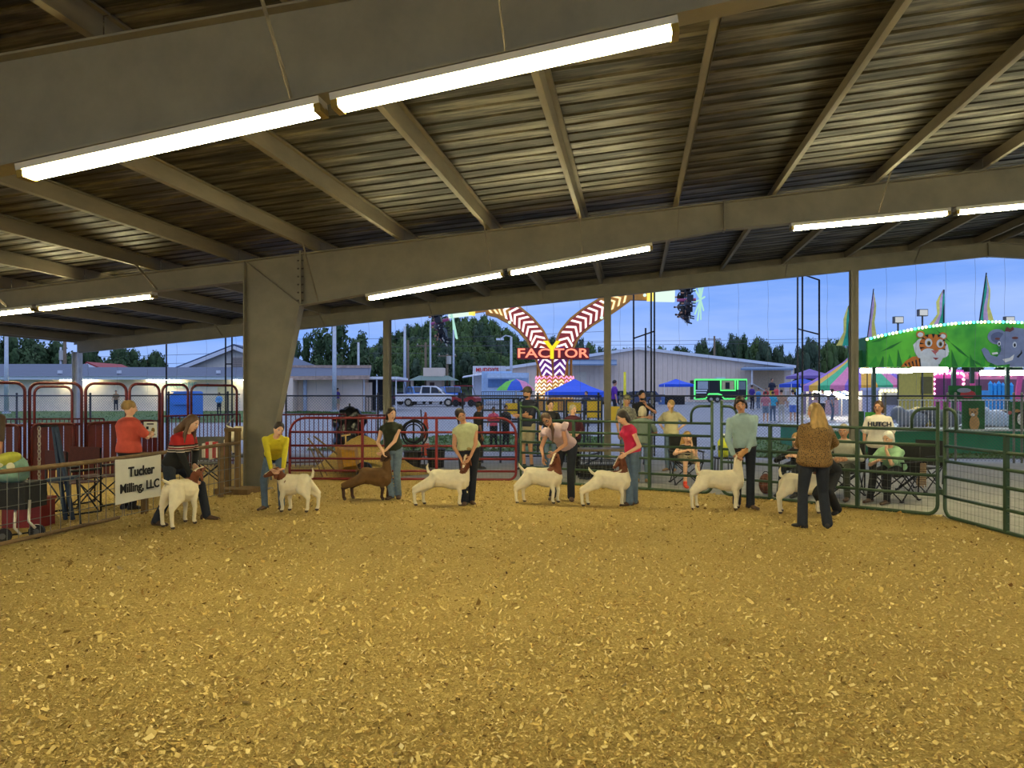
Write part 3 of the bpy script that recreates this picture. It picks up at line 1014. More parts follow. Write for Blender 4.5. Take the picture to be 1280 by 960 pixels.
# ================================================================ folding chairs
frame_bk = mat('chair_frame', (30, 30, 32), .45, .5)
def camp_chair(loc, rz, label, fabric, group='folding camp chairs', w=.52, seat_z=.42, back_h=.88):
    """quad folding chair; faces local -Y"""
    root = thing('camp_chair', label, 'chair', loc, rz, group)
    L_ = lambda k, n, m_, sm=True: k.build(n, m_, root, smooth=sm, local=True)
    h = w / 2
    # crossed legs on four sides
    for (a, b) in (((-h, -.24, 0), (h, -.2, seat_z + .02)), ((h, -.24, 0), (-h, -.2, seat_z + .02)), ((-h, .26, 0), (h, .22, seat_z + .02)), ((h, .26, 0), (-h, .22, seat_z + .02)),
                   ((-h, -.26, 0), (-h, .24, seat_z)), ((-h, .26, 0), (-h, -.22, seat_z)), ((h, -.26, 0), (h, .24, seat_z)), ((h, .26, 0), (h, -.22, seat_z))):
        k = MB(); k.cyl(a, b, .011, 6); L_(k, 'leg', frame_bk)
    for sx in (-1, 1):
        k = MB(); k.tube([(sx * h, .24, seat_z - .3), (sx * h, .3, back_h)], .011, 6); L_(k, 'back_post', frame_bk)
        k = MB(); k.tube([(sx * h, -.24, seat_z - .02), (sx * h, -.24, seat_z + .2)], .011, 6); L_(k, 'arm_post', frame_bk)
        k = MB(); k.box((sx * h, .02, seat_z + .2), (.06, .54, .018)); L_(k, 'armrest', fabric, False)
    def sheet(rows_):
        k = MB(); n = len(rows_[0])
        for dz in (0, 1):
            for a, b in zip(rows_, rows_[1:]):
                for i in range(n - 1):
                    of = Vector((0, 0, -.008)) * dz
                    k.add([a[i] + of, a[i + 1] + of, b[i + 1] + of, b[i] + of], [(0, 1, 2, 3)])
        return k
    rows_ = [[Vector((h * (i / 3 - 1), -.24 + .48 * j / 5, seat_z - .05 * math.cos((i / 3 - 1) * 1.5) * math.sin(math.pi * (j + .6) / 6.2))) for i in range(7)] for j in range(6)]
    L_(sheet(rows_), 'seat', fabric)
    rows_ = [[Vector((h * (i / 3 - 1), .25 + .05 * j / 5 + .05 * math.cos((i / 3 - 1) * 1.5), seat_z + .02 + (back_h - seat_z - .02) * j / 5)) for i in range(7)] for j in range(6)]
    L_(sheet(rows_), 'backrest', fabric)
    k = MB()
    for sx in (-1, 1):
        for sy in (-.26, .26): k.box((sx * h, sy, .012), (.05, .05, .024))
    L_(k, 'foot_caps', black_m, False)
    return root
maroon_f = mat('maroon_canvas', (70, 30, 30), .85, 0, .2, 20)
grey_f = mat('grey_canvas', (92, 92, 88), .85, 0, .15, 20)
navy_f = mat('navy_canvas', (40, 58, 84), .8, 0, .15, 20)
def director_chair(loc, rz, label, fabric):
    root = thing('director_chair', label, 'chair', loc, rz, 'folding camp chairs')
    L_ = lambda k, n, m_, sm=True: k.build(n, m_, root, smooth=sm, local=True)
    for sx in (-.27, .27):
        k = MB(); k.tube([(sx, -.24, .02), (sx, .24, .02)], .013, 6); k.tube([(sx, -.24, .02), (sx, -.24, .62), (sx, .2, .62)], .013, 6); k.tube([(sx, .24, .02), (sx, .24, .9)], .013, 6); L_(k, 'side_frame', frame_bk)
        k = MB(); k.box((sx, -.02, .635), (.055, .44, .022)); L_(k, 'armrest', black_m, False)
    for sy in (-.2, .2):
        for s_ in (-1, 1):
            k = MB(); k.cyl((-.27 * s_, sy, .04), (.27 * s_, sy, .44), .011, 6); L_(k, 'cross_leg', frame_bk)
    k = MB(); k.box((0, 0, .45), (.54, .44, .012)); L_(k, 'seat', fabric, False)
    k = MB(); k.box((0, .25, .78), (.54, .012, .26)); L_(k, 'backrest', fabric, False)
    return root
def gp(px, d): return Vector((*W(px, d), 0))
director_chair(gp(92, 11.0), YAW + 2.6, 'maroon folding chair nearer the hanging chain', maroon_f)
director_chair(gp(122, 11.8), YAW + 2.9, 'maroon folding chair nearer the banner', maroon_f)
camp_chair(gp(262, 14.6), YAW + .3, 'grey folding chair beyond the fence near the column', grey_f)
# folded chair leaning
root = thing('folded_chair', 'dark blue folded chair standing upright behind the wire fence', 'chair', gp(74, 10.3))
b0 = gp(82, 10.3); t0_ = P3(67, 534, 10.6)
for off in (0, .1):
    k = MB(); k.beam(b0 + VV((off, 0, .02)), t0_ + VV((off * .4, 0, 0)), .035, .05, up=VV((0, 1, 0))); k.build('side_rail', navy_f, root)
k = MB(); k.beam(P3(58, 600, 10.2), P3(96, 596, 10.3), .3, .03); k.build('seat', navy_f, root)
for a_, b_ in (((56, 600), (62, 662)), ((96, 598), (101, 646))):
    k = MB(); k.cyl(P3(a_[0], a_[1], 10.1), Vector((*W(b_[0], 10.0), 0.0)), .014, 6); k.build('leg', frame_bk, root)
# chain
root = thing('hanging_chain', 'light chain hanging from a dark bar beside the folding chairs', 'chain', P3(48, 600, 10.2))
ck = MB(); ck.tube([Vector((.018 * math.cos(a), 0, .032 * math.sin(a))) for a in [i * math.tau / 10 for i in range(10)]], .006, 5, closed=True)
top_c = P3(49, 536, 10.2); src = None
for i in range(16):
    loc = top_c - Vector(root.location) - UZ * (.05 * i)
    if src is None:
        src = ck.build('link', mat('bright_chain', (178, 172, 150), .4, .7), root, local=True); src.location = loc; src.rotation_euler = (0, 0, YAW)
    else:
        piece(src, root, 'link', loc, YAW + (1.57 if i % 2 else 0))
k = MB(); k.tube([P3(47, 533, 10.25), P3(72, 532, 10.45)], .014, 6); k.build('hook_bar', frame_bk, root)

# push cart with bag at the left edge
root = thing('push_cart', 'black folding cart with pale legs and black wheels at the left edge', 'cart', gp(22, 8.9))
k = MB(); k.box(P3(12, 618, 9.0), (.62, .42, .3), YAW); k.build('tub', canvas_bk, root)
chrome = mat('pale_tube', (196, 190, 176), .35, .4)
for (x0_, y0_, x1_, y1_) in ((20, 628, 18, 660), (37, 625, 36, 652)):
    k = MB(); k.tube([P3(x0_, y0_, 8.85), P3(x1_, y1_, 8.8), P3(x1_ + 8, y1_ + 8, 8.8)], .016, 8); k.build('leg', chrome, root, smooth=True)
for (px_, d_) in ((46, 9.05), (4, 8.75)):
    c = gp(px_, d_) + UZ * .085; ax_ = VV((.25, -1, 0)).normalized()
    k = MB(); k.cyl(c - ax_ * .025, c + ax_ * .025, .085, 18); w_ = k.build('wheel', black_m, root)
    k = MB(); k.cyl(c - ax_ * .03, c + ax_ * .03, .035, 10); k.build('hub', mat('grey_plastic', (90, 90, 92)), w_)
k = MB(); k.tube([gp(46, 9.05) + UZ * .085, gp(4, 8.75) + UZ * .085], .01, 6); k.build('axle', frame_bk, root)
root = thing('red_box', 'flat dark red box on the shavings behind the black cart', 'box', gp(36, 9.9))
k = MB(); k.box(gp(36, 9.9) + UZ * .17, (.5, .3, .34), YAW); k.build('body', mat('dark_red_plastic', (120, 26, 28), .5), root)
k = MB(); k.box(gp(36, 9.9) + UZ * .36, (.53, .33, .04), YAW); k.build('lid', mat('dark_red_plastic', (120, 26, 28), .5), root)
root = thing('tote_bag', 'teal and yellow printed tote bag lying on the black cart', 'bag', P3(14, 604, 9.0))
k = MB()
cc = P3(14, 585, 8.95)
k.ell(cc, VV((.2, 0, 0)), VV((0, .13, 0)), UZ * .17); k.ell(cc - UZ * .08, VV((.21, 0, 0)), VV((0, .14, 0)), UZ * .1); k = k.remesh(.02, 3); k.build('body', mat('tote_teal', (132, 170, 150), .7, 0, .25, 12), root, smooth=True)
k = MB(); k.ell(cc + VV((-.02, -.06, .1)), VV((.17, 0, .03)), VV((0, .1, 0)), VV((.02, 0, .09))); k.build('flap', mat('tote_yellow', (190, 190, 70), .7, 0, .2, 12), root, smooth=True)
for ox, oz in ((-.05, .06), (.08, .03)):
    k = MB(); k.ell(cc + VV((ox, -.135, oz)), VV((.05, 0, 0)), VV((0, .02, 0)), UZ * .045); k.build('print', mat('tote_print', (230, 225, 190), .7), root, smooth=True)

# small things by the fence
root = thing('snack_bag', 'red and white striped snack bag on the grey folding chair', 'bag', P3(266, 577, 14.4))
c = P3(268, 563, 14.4)
for i in range(6):
    k = MB(); k.box(c + VV((-.18 + .065 * i, 0, .01 * (i % 2))), (.06, .12, .34 - .04 * abs(i - 2)), YAW); k.build('stripe', mat('bag_red', (178, 34, 36)) if i % 2 else mat('bag_white', (226, 220, 205)), root)

# sawdust mound, wheelbarrow and tools beyond the red panel
mc = gp(452, 16.7)
k = MB(); nR, nA = 12, 36
k.v.append((mc.x, mc.y, .82)); 
for i in range(1, nR + 1):
    for j in range(nA):
        a_ = math.tau * j / nA; r_ = 1.45 * i / nR * (1 + .12 * math.sin(3 * a_) + .06 * math.sin(7 * a_ + 1))
        z_ = .82 * (math.exp(-(1.75 * i / nR) ** 2) - .047) + .025 * math.sin(5 * a_ + i) * (i < nR)
        k.v.append((mc.x + r_ * math.cos(a_), mc.y + .8 * r_ * math.sin(a_), max(z_ - .01 * (i == nR), -.01)))
for j in range(nA):
    k.f.append((0, 1 + j, 1 + (j + 1) % nA)); k.mi.append(0)
for i in range(nR - 1):
    for j in range(nA):
        a_ = 1 + i * nA; k.f.append((a_ + j, a_ + nA + j, a_ + nA + (j + 1) % nA, a_ + (j + 1) % nA)); k.mi.append(0)
tag(k.build('sawdust_mound', FLOORM, smooth=True), 'big pale sawdust mound behind the red panel', 'mound')
root = thing('wheelbarrow', 'rusty yellow wheelbarrow tipped on the sawdust mound', 'wheelbarrow', gp(430, 15.55))
wy = mat('wheelbarrow_yellow', (178, 128, 30), .6, 0, .25, 8)
k = MB()
ring0 = [P3(*p) for p in ((418, 556, 15.9), (447, 558, 15.9), (450, 590, 15.6), (424, 592, 15.6))]
ring1 = [P3(*p) for p in ((426, 562, 15.5), (443, 563, 15.5), (445, 582, 15.3), (430, 584, 15.3))]
k.loft([ring0, ring1]); k.build('tray', wy, root)
for a_, b_ in (((420, 590, 15.5), (385, 548, 15.8)), ((448, 588, 15.5), (392, 545, 16.0))):
    k = MB(); k.cyl(P3(*a_), P3(*b_), .02, 6); k.build('handle', wood_m, root)
c = P3(455, 588, 15.5); c.z = .17; k = MB(); k.cyl(c - VV((0, .04, 0)), c + VV((0, .04, 0)), .17, 16); k.build('wheel', black_m, root)
for px_ in (386, 392):
    k = MB(); k.cyl(P3(px_, 555, 15.7), Vector((*W(px_ + 18, 15.6), .0)), .016, 6); k.build('leg', rail_m, root)
root = thing('hand_tool', 'pale wooden tool handle stuck in the sawdust mound', 'tool', gp(433, 15.9))
k = MB(); k.cyl(P3(433, 572, 15.9) - UZ * .3, P3(432, 544, 15.9), .016, 8); k.build('shaft', mat('pale_wood', (200, 168, 110), .7), root)
k = MB(); k.beam(P3(427, 545, 15.9), P3(438, 543, 15.9), .04, .03); k.build('grip', mat('pale_wood', (200, 168, 110), .7), root)
root = thing('garbage_bag', 'bulky black bag with a top loop behind the sawdust mound', 'bag', gp(437, 18.6))
k = MB(); c = gp(437, 18.6)
k.ell(c + UZ * .62, VV((.4, 0, 0)), VV((0, .32, 0)), UZ * .62, 16, 10); k.ell(c + UZ * 1.15, VV((.3, 0, 0)), VV((0, .2, 0)), UZ * .25); k.ell(c + VV((.3, 0, 1.1)), VV((.16, 0, -.05)), VV((0, .12, 0)), UZ * .12); k.ell(c + VV((-.28, 0, 1.0)), VV((.16, 0, 0)), VV((0, .12, 0)), UZ * .16)
k = k.remesh(.04, 2)
k.v = [(x + .02 * math.sin(z * 23 + x * 9), y, z + .02 * math.sin(x * 31)) for x, y, z in k.v]
k.build('sack', mat('glossy_black_bag', (20, 22, 28), .25), root, smooth=True)
k = MB(); k.tube(arc(c + UZ * 1.2, .2, 0, 180, VV((1, 0, 0)), UZ, 10), .02, 6); k.cyl(c + UZ * 1.3, c + UZ * 1.48, .025, 6); k.build('loop', black_m, root)
root = thing('hose_coil', 'coiled black hose hanging behind the red panel', 'hose', gp(517, 18.2))
for i in range(6):
    c = P3(517 + random.uniform(-2, 2), 541 + random.uniform(-2, 2), 18.2 + .03 * i); r_ = .3 - .035 * (i % 4)
    k = MB(); k.tube([c + VV((r_ * math.cos(a), 0, r_ * 1.05 * math.sin(a))) for a in [j * math.tau / 24 for j in range(24)]], .016, 6, closed=True); k.build('loop', black_m, root, smooth=True)
k = MB(); k.cyl(gp(517, 18.45), P3(517, 522, 18.45), .025, 8); k.build('stand', dark_p, root)
k = MB(); k.tube([P3(529, 552, 18.2), P3(528, 570, 18.1), Vector((*W(522, 18.1), .02))], .014, 6); k.build('loose_end', black_m, root)
def tub(px, d, w, h, label):
    root = thing('feed_tub', label, 'tub', gp(px, d), 0, 'black feed tubs')
    b = gp(px, d)
    k = MB(); k.tube([b, b + UZ * h], [w * .42, w * .5], 16); k.build('body', black_m, root)
    k = MB(); k.tube([b + UZ * h + VV((w * .5 * math.cos(a), w * .5 * math.sin(a), 0)) for a in [i * math.tau / 16 for i in range(16)]], .014, 5, closed=True); k.build('rim', black_m, root)
    k = MB(); k.tube([b + UZ * (h - .05) + VV((w * .5 * math.cos(a), -w * .25, -w * .3 * math.sin(a))) for a in [i * math.pi / 8 for i in range(9)]], .006, 5); k.build('handle', wire_m, root)
tub(516, 17.9, .42, .36, 'black tub below the coiled hose'); tub(545, 18.0, .44, .42, 'black tub right of the coiled hose')
root = thing('traffic_cone', 'orange traffic cone stack behind the red panel', 'cone', gp(532, 21.6))
orange = mat('cone_orange', (230, 82, 40), .5)
b = gp(532, 21.6); k = MB(); k.tube([b + UZ * .03, b + UZ * .7], [.15, .03], 14); k.build('cone', orange, root, smooth=False)
k = MB(); k.box(b + UZ * .02, (.38, .38, .04)); k.build('base', orange, root)
k = MB(); k.tube([b + UZ * .33, b + UZ * .48], [.103, .079], 14); k.build('collar', mat('reflective_white', (225, 225, 220), .4), root)
k = MB(); k.tube([b + UZ * .72, b + UZ * 1.2], [.09, .03], 14); k.build('upper_cone', orange, root)
root = thing('hand_tool', 'thin dark pole leaning behind the red panel beside the cone', 'tool', gp(529, 17.6))
k = MB(); k.cyl(gp(531, 17.6), P3(526, 512, 17.9), .015, 6); k.build('shaft', dark_p, root)
k = MB(); k.box(gp(531, 17.6) + UZ * .05, (.22, .05, .1)); k.build('blade', dark_p, root)

# folding table, crate, bench by the middle post
root = thing('folding_table', 'brown folding table behind the green gate', 'table', gp(752, 15.9))
tb = gp(755, 15.9); tw = mat('table_brown', (96, 84, 62), .6)
k = MB(); k.box(tb + UZ * .56, (1.35, .6, .045), YAW); k.build('tabletop', tw, root)
for sx in (-.55, .55):
    for sy in (-.22, .22):
        k = MB(); k.cyl(tb + VV((sx, sy, 0)), tb + VV((sx * .9, sy, .55)), .014, 6); k.build('leg', frame_bk, root)
root = thing('wire_crate', 'black wire crate under the folding table', 'crate', gp(746, 15.6))
k = MB(); c = gp(746, 15.6)
for i in range(9):
    for sy in (-.16, .16):
        k.tube([c + VV((-.36 + .09 * i, sy, .0)), c + VV((-.36 + .09 * i, sy, .36))], .006, 4, caps=False)
for z_ in (.02, .12, .24, .36):
    for sy in (-.16, .16): k.tube([c + VV((-.36, sy, z_)), c + VV((.36, sy, z_))], .008, 4)
    for sx in (-.36, .36): k.tube([c + VV((sx, -.16, z_)), c + VV((sx, .16, z_))], .008, 4)
k.build('cage', black_m, root)
k = MB(); k.box(c + UZ * .15, (.68, .28, .24), YAW); k.build('liner', canvas_bk, root)
root = thing('backpack', 'dark patterned backpack standing by the green gate', 'bag', gp(957, 13.15))
c = gp(957, 13.15); k = MB(); k.ell(c + UZ * .17, VV((.12, 0, 0)), VV((0, .09, 0)), UZ * .18); k.ell(c + VV((0, -.06, .1)), VV((.1, 0, 0)), VV((0, .06, 0)), UZ * .09); k = k.remesh(.018, 3)
k.build('body', mat('backpack_print', (96, 54, 44), .8, 0, .7, 26), root, smooth=True)
k = MB(); k.tube(arc(c + UZ * .33, .05, 0, 180, VV((1, 0, 0)), UZ, 8), .008, 6); k.build('handle', black_m, root)
root = thing('water_jug', 'yellow green jug beside the gate latch', 'jug', gp(904, 15.4))
c = gp(904, 15.4); k = MB(); k.tube([c, c + UZ * .3, c + UZ * .38, c + UZ * .42], [.1, .11, .06, .04], 14); k.build('body', mat('jug_yellow', (214, 220, 60), .5), root, smooth=True)
k = MB(); k.cyl(c + UZ * .42, c + UZ * .46, .045, 10); k.build('lid', mat('jug_lid', (240, 240, 235), .5), root)
k = MB(); k.box(c - UZ * 0 + VV((0, 0, .0)), (.01, .01, .002)); 
root = thing('step_stool', 'low dark stool carrying the yellow jug', 'stool', gp(904, 15.4))
for o_ in bpy.data.objects:
    if o_.name.startswith('water_jug'): o_.location.z += .45
k = MB(); k.box(c + UZ * .43, (.34, .3, .035), YAW); k.build('seat', black_m, root)
for sx in (-.13, .13):
    for sy in (-.11, .11):
        k = MB(); k.cyl(c + VV((sx * 1.1, sy * 1.1, 0)), c + VV((sx, sy, .42)), .012, 6); k.build('leg', frame_bk, root)
# dark blue stock panels and yellow boards beyond the middle of the ring
navy_p = mat('navy_pipe_paint', (34, 46, 66), .5, .2)
def stock_panel(px0, px1, d, label, h=1.55, n=6, m=navy_p, posts=(.0, .5, 1.0)):
    a, b = gp(px0, d), gp(px1, d)
    root = thing('stock_panel', label, 'fence panel', (a + b) / 2)
    for i in range(n):
        z = .15 + (h - .15) * i / (n - 1)
        k = MB(); k.tube([a + UZ * z, b + UZ * z], .022, 6); k.build('rail', m, root)
    for t in posts:
        q = a + (b - a) * t; k = MB(); k.tube([q, q + UZ * (h + .02)], .026, 6); k.build('post', m, root)
stock_panel(603, 648, 19.0, 'dark blue stock panel behind the person in pale green', 1.6)
stock_panel(655, 705, 19.3, 'dark blue stock panel behind the person in the navy shirt', 1.55)
stock_panel(708, 752, 19.2, 'dark blue stock panel beside the middle end post', 1.55)
# ================================================================ people
SKIN = {'a': (214, 160, 124), 'b': (200, 146, 112), 'c': (226, 178, 146), 'd': (120, 82, 60), 'e': (176, 120, 88)}
def skin(k_): return mat('skin_' + k_, SKIN[k_], .6, 0, .05, 12)
def cloth(name, c, var=.12, sc=9): return mat(name, c, .85, 0, var, sc, .5)
denim = cloth('blue_denim', (84, 104, 128), .18, 16)
denim_l = cloth('light_denim', (112, 132, 150), .18, 16)
denim_k = cloth('dark_denim', (27, 33, 46), .18, 16)
blackc = cloth('black_cotton', (26, 27, 32))
khaki = cloth('khaki_cotton', (160, 148, 122))
boot_m = mat('brown_leather', (74, 50, 34), .5, 0, .2)
shoe_b = mat('dark_shoe', (34, 32, 32), .55)
shoe_w = mat('pale_shoe', (200, 196, 186), .6)
shoe_t = mat('tan_shoe', (140, 108, 74), .6)
hair_dk = mat('dark_brown_hair', (44, 30, 22), .55, 0, .3, 20, .4, stretch=(1, 1, .15))
hair_br = mat('brown_hair', (86, 60, 38), .55, 0, .3, 20, .4, stretch=(1, 1, .15))
hair_bl = mat('blonde_hair', (168, 134, 78), .55, 0, .35, 20, .4, stretch=(1, 1, .15))
hair_gy = mat('grey_hair', (176, 164, 138), .6, 0, .2, 20, .3, stretch=(1, 1, .15))
hair_wh = mat('white_hair', (232, 228, 216), .6, 0, .1, 20, .3)
hair_bk = mat('black_hair', (20, 18, 18), .5, 0, .3, 20, .3)
eye_m = mat('eye_dark', (28, 22, 20), .2)
eye_w = mat('eye_white', (225, 220, 212), .3)
lip_m = mat('lips', (158, 88, 78), .5)
brow_m = mat('brow', (66, 46, 32), .8)
belt_m = mat('belt_leather', (40, 28, 22), .5)
buckle_m = mat('belt_buckle', (170, 150, 96), .35, .7)

def ik(a, c, l1, l2, hint):
    v = c - a
    D = v.length
    if D > (l1 + l2) * .999:
        return a + v * (l1 / (l1 + l2))
    x = (D * D + l1 * l1 - l2 * l2) / (2 * D)
    h = math.sqrt(max(0.0, l1 * l1 - x * x))
    n = v / D
    b = Vector(hint); b = b - n * b.dot(n)
    b = b.normalized() if b.length > 1e-5 else Vector((0, 0, 1))
    return a + n * x + b * h
def ering(c, a, b, n=16):
    return [c + a * math.cos(math.tau * i / n) + b * math.sin(math.tau * i / n) for i in range(n)]
def yawdir(deg):
    """0 faces the camera, 90 image right, 180 away"""
    r = math.radians(deg)
    return VV((math.sin(r), -math.cos(r), 0))

def figure(label, base, pel, neck, head, face, pyaw, syaw, wl, wr, al, ar, top, bottom, shoe, hair, sk='a', s=1.0, g=1.0,
           el=None, er=None, kl=None, kr=None, tl=None, tr=None, female=True, sleeve='long', low=-.06, shorts=False, belt=False, vox=.012,
           lod=0, hstyle='short', cap=None, flare=1.0, hl=None, hr=None, loose=0.0, group=None, glasses=False, pbeard=False, collar=None, print_txt=None, ruffle=False, cat='person', boots=False):
    root = thing('person', label, cat, base, 0, group)
    pel, neck, head = Vector(pel), Vector(neck), Vector(head)
    if (head - neck).length > .142 * s: neck = head - (head - neck).normalized() * .142 * s
    t = (neck - pel); Lt = t.length; t.normalize()
    fp, fs = yawdir(pyaw), yawdir(syaw)
    lp, ls = UZ.cross(fp).normalized(), UZ.cross(fs).normalized()
    lsT = (ls - t * ls.dot(t)).normalized()
    frT = lsT.cross(t).normalized()
    shw = (.165 if female else .182) * s
    shl, shr = neck - t * .098 * s + lsT * shw, neck - t * .098 * s - lsT * shw
    hpl, hpr = pel + lp * .088 * s * g - UZ * .03 * s, pel - lp * .088 * s * g - UZ * .03 * s
    wl, wr, al, ar = Vector(wl), Vector(wr), Vector(al), Vector(ar)
    ebl = ik(shl, wl, .28 * s, .25 * s, el if el is not None else (lsT - fs * .6 - UZ * .3))
    ebr = ik(shr, wr, .28 * s, .25 * s, er if er is not None else (-lsT - fs * .6 - UZ * .3))
    knl = ik(hpl, al, .42 * s, .41 * s, kl if kl is not None else fp)
    knr = ik(hpr, ar, .42 * s, .41 * s, kr if kr is not None else fp)
    dl, dr = (yawdir(tl) if tl is not None else fp), (yawdir(tr) if tr is not None else fp)
    hu = (head - neck).normalized(); face = Vector(face).normalized()
    face = (face - hu * face.dot(hu) * .6).normalized(); hu = (hu - face * hu.dot(face)).normalized(); hlft = hu.cross(face).normalized()
    R = [(-.24, .10, .09), (-.1, .165, .115), (.08, .158, .11), (.28, .13, .095), (.5, .142, .105), (.74, .158, .118), (.9, .125, .088), (1.0, .07, .062)]
    if not female: R = [(-.24, .10, .09), (-.1, .16, .11), (.08, .152, .108), (.28, .145, .105), (.5, .158, .112), (.74, .178, .122), (.9, .14, .095), (1.0, .075, .066)]
    def tring(k_, w, d, add=0.0, n=16):
        q = min(max(k_, 0), 1)
        l_ = (lp * (1 - q) + ls * q); l_ = (l_ - t * l_.dot(t)).normalized(); f_ = l_.cross(t).normalized()
        return ering(pel + t * (Lt * k_), l_ * (w * s * g + add), f_ * (d * s * g + add), n)
    nseg = 10 if lod else 14
    # ---- body, one continuous skin
    B = MB()
    B.loft([tring(k_, w * .9, d_ * .9) for k_, w, d_ in R])
    B.cap(neck - t * .05 * s, head - hu * .05 * s, .052 * s, .048 * s, nseg)
    for sh, eb, wr_ in ((shl, ebl, wl), (shr, ebr, wr)):
        B.cap(sh, eb, .047 * s * (g + 1) / 2, .037 * s, nseg); B.cap(eb, wr_, .037 * s, .025 * s, nseg)
    for hp, kn, an in ((hpl, knl, al), (hpr, knr, ar)):
        B.cap(hp, kn, .078 * s * g, .052 * s, nseg); B.cap(kn, an, .052 * s, .034 * s, nseg)
    B.ell(head, hlft * .073 * s, face * .093 * s, hu * .113 * s, 16, 12)
    B.ell(head - hu * .05 * s + face * .022 * s, hlft * .054 * s, face * .06 * s, hu * .062 * s)
    hands = []
    for eb, wr_, hd, sg in ((ebl, wl, hl, 1), (ebr, wr, hr, -1)):
        hd_ = Vector(hd).normalized() if hd is not None else (wr_ - eb).normalized()
        pn = (-lsT * sg); pn = (pn - hd_ * pn.dot(hd_)); pn = pn.normalized() if pn.length > .05 else frT
        sd = hd_.cross(pn).normalized()
        B.ell(wr_ + hd_ * .045 * s, hd_ * .055 * s, sd * .04 * s, pn * .019 * s, 10, 7)
        hands.append((wr_, hd_, pn, sd, sg))
    if not lod:
        for e_ in (-1, 1):
            B.ell(head + hlft * e_ * .075 * s - face * .004 * s - hu * .008 * s, hlft * .012 * s, face * .02 * s, hu * .032 * s, 8, 6)
        B.cap(head + face * .086 * s + hu * .012 * s, head + face * .104 * s - hu * .022 * s, .010 * s, .015 * s, 8)
    B = B.remesh(vox, 2 if not lod else 1)
    if not lod:
        for wr_, hd_, pn, sd, sg in hands:
            for i, ln in enumerate((.036, .042, .04, .032)):
                r0 = wr_ + hd_ * .085 * s + sd * ((i - 1.5) * .019 * s)
                m_ = r0 + (hd_ * .9 + pn * .35).normalized() * ln * s; e_ = m_ + (hd_ * .45 + pn * .85).normalized() * ln * .8 * s
                B.tube([r0 - hd_ * .02 * s, r0, m_, e_], [.0095 * s, .0095 * s, .0085 * s, .006 * s], 6)
            r0 = wr_ + hd_ * .035 * s - sd * .036 * s
            # thumb leaves the side of the palm
            B.tube([r0 + sd * .015 * s, r0, r0 + (hd_ * .7 - sd * .6 + pn * .4).normalized() * .035 * s, r0 + (hd_ * .9 - sd * .35 + pn * .55).normalized() * .062 * s], [.011 * s, .011 * s, .0095 * s, .007 * s], 6)
    body = B.build('body', skin(sk), root, smooth=True)
    # ---- face
    if not lod:
        for e_ in (-1, 1):
            c = head + face * .082 * s + hlft * e_ * .031 * s + hu * .008 * s
            k = MB(); k.ell(c, hlft * .014 * s, face * .009 * s, hu * .008 * s, 8, 6); ey = k.build('eye', eye_w, root, smooth=True)
            k = MB(); k.ell(c + face * .005 * s, hlft * .007 * s, face * .006 * s, hu * .007 * s, 8, 6); k.build('pupil', eye_m, ey, smooth=True)
            k = MB(); k.ell(c + hu * .02 * s + face * .004 * s, hlft * .019 * s, face * .006 * s, hu * .004 * s, 8, 6); k.build('eyebrow', brow_m, root, smooth=True)
        k = MB(); k.ell(head + face * .078 * s - hu * .058 * s, hlft * .023 * s, face * .008 * s, hu * .008 * s, 10, 6); k.build('mouth', lip_m, root, smooth=True)
    # ---- top
    T = MB()
    rr = [(k_, w, d_) for k_, w, d_ in R if k_ > low + .03]
    w0 = np.interp(low, [x[0] for x in R], [x[1] for x in R]); d0_ = np.interp(low, [x[0] for x in R], [x[2] for x in R])
    rr = [(low, w0, d0_)] + rr
    ad = .014 * s + loose
    rings = [tring(k_, w, d_, ad if k_ < .95 else .004) for k_, w, d_ in rr]
    T.loft(rings)
    if female:
        for e_ in (-1, 1):
            c = pel + t * (Lt * .66) + lsT * e_ * .07 * s + frT * .085 * s * g
            T.ell(c, lsT * .062 * s, frT * .06 * s, t * .065 * s, 10, 8)
    for sh, eb, wr_ in ((shl, ebl, wl), (shr, ebr, wr)):
        T.cap(sh - t * .005, sh + (eb - sh) * .1, .055 * s * (g + 1) / 2, .054 * s * (g + 1) / 2, nseg)
        T.cap(neck - t * .035 * s + (sh - neck) * .18, sh, .05 * s, .048 * s, nseg)
        if sleeve == 'long':
            T.cap(sh, eb, .058 * s * (g + 1) / 2 + loose * .5, .048 * s + loose * .5, nseg); T.cap(eb, wr_ - (wr_ - eb).normalized() * .02, .048 * s + loose * .5, .036 * s + loose * .3, nseg)
        elif sleeve == 'short':
            T.cap(sh, sh + (eb - sh) * .72, .06 * s * (g + 1) / 2 + loose * .5, .06 * s + loose * .7, nseg)
        elif sleeve == 'three':
            T.cap(sh, eb, .058 * s, .05 * s, nseg); T.cap(eb, eb + (wr_ - eb) * .4, .05 * s, .045 * s, nseg)
    if ruffle:
        for sh, eb, e_ in ((shl, ebl, 1), (shr, ebr, -1)):
            for q in range(3):
                T.ell(sh + lsT * e_ * (.02 + .025 * q) * s + t * (.035 - .02 * q) * s, (lsT * e_ * .8 + t * .5).normalized() * .07 * s, frT * .1 * s, (t * .8 - lsT * e_ * .5).normalized() * .022 * s, 10, 6)
    T = T.remesh(vox, 3 if not lod else 1)
    to = T.build('top', top, root, smooth=True)
    if collar is not None:
        for e_ in (-1, 1):
            k = MB(); c = neck + frT * .055 * s + lsT * e_ * .035 * s - t * .01 * s
            k.prism([(0, .03), (.05, .02), (.045, -.04), (.0, -.012)], c - lsT * e_ * .025 * s, lsT * e_, t, frT * .014); k.build('collar', collar, to)
        k = MB(); k.tube([neck - t * .005 + lsT * .062 * s * math.cos(a) + frT * .062 * s * math.sin(a) for a in [i * math.tau / 14 for i in range(14)]], .017 * s, 6, closed=True); k.build('collar_band', collar, to, smooth=True)
    # ---- bottoms
    Q = MB()
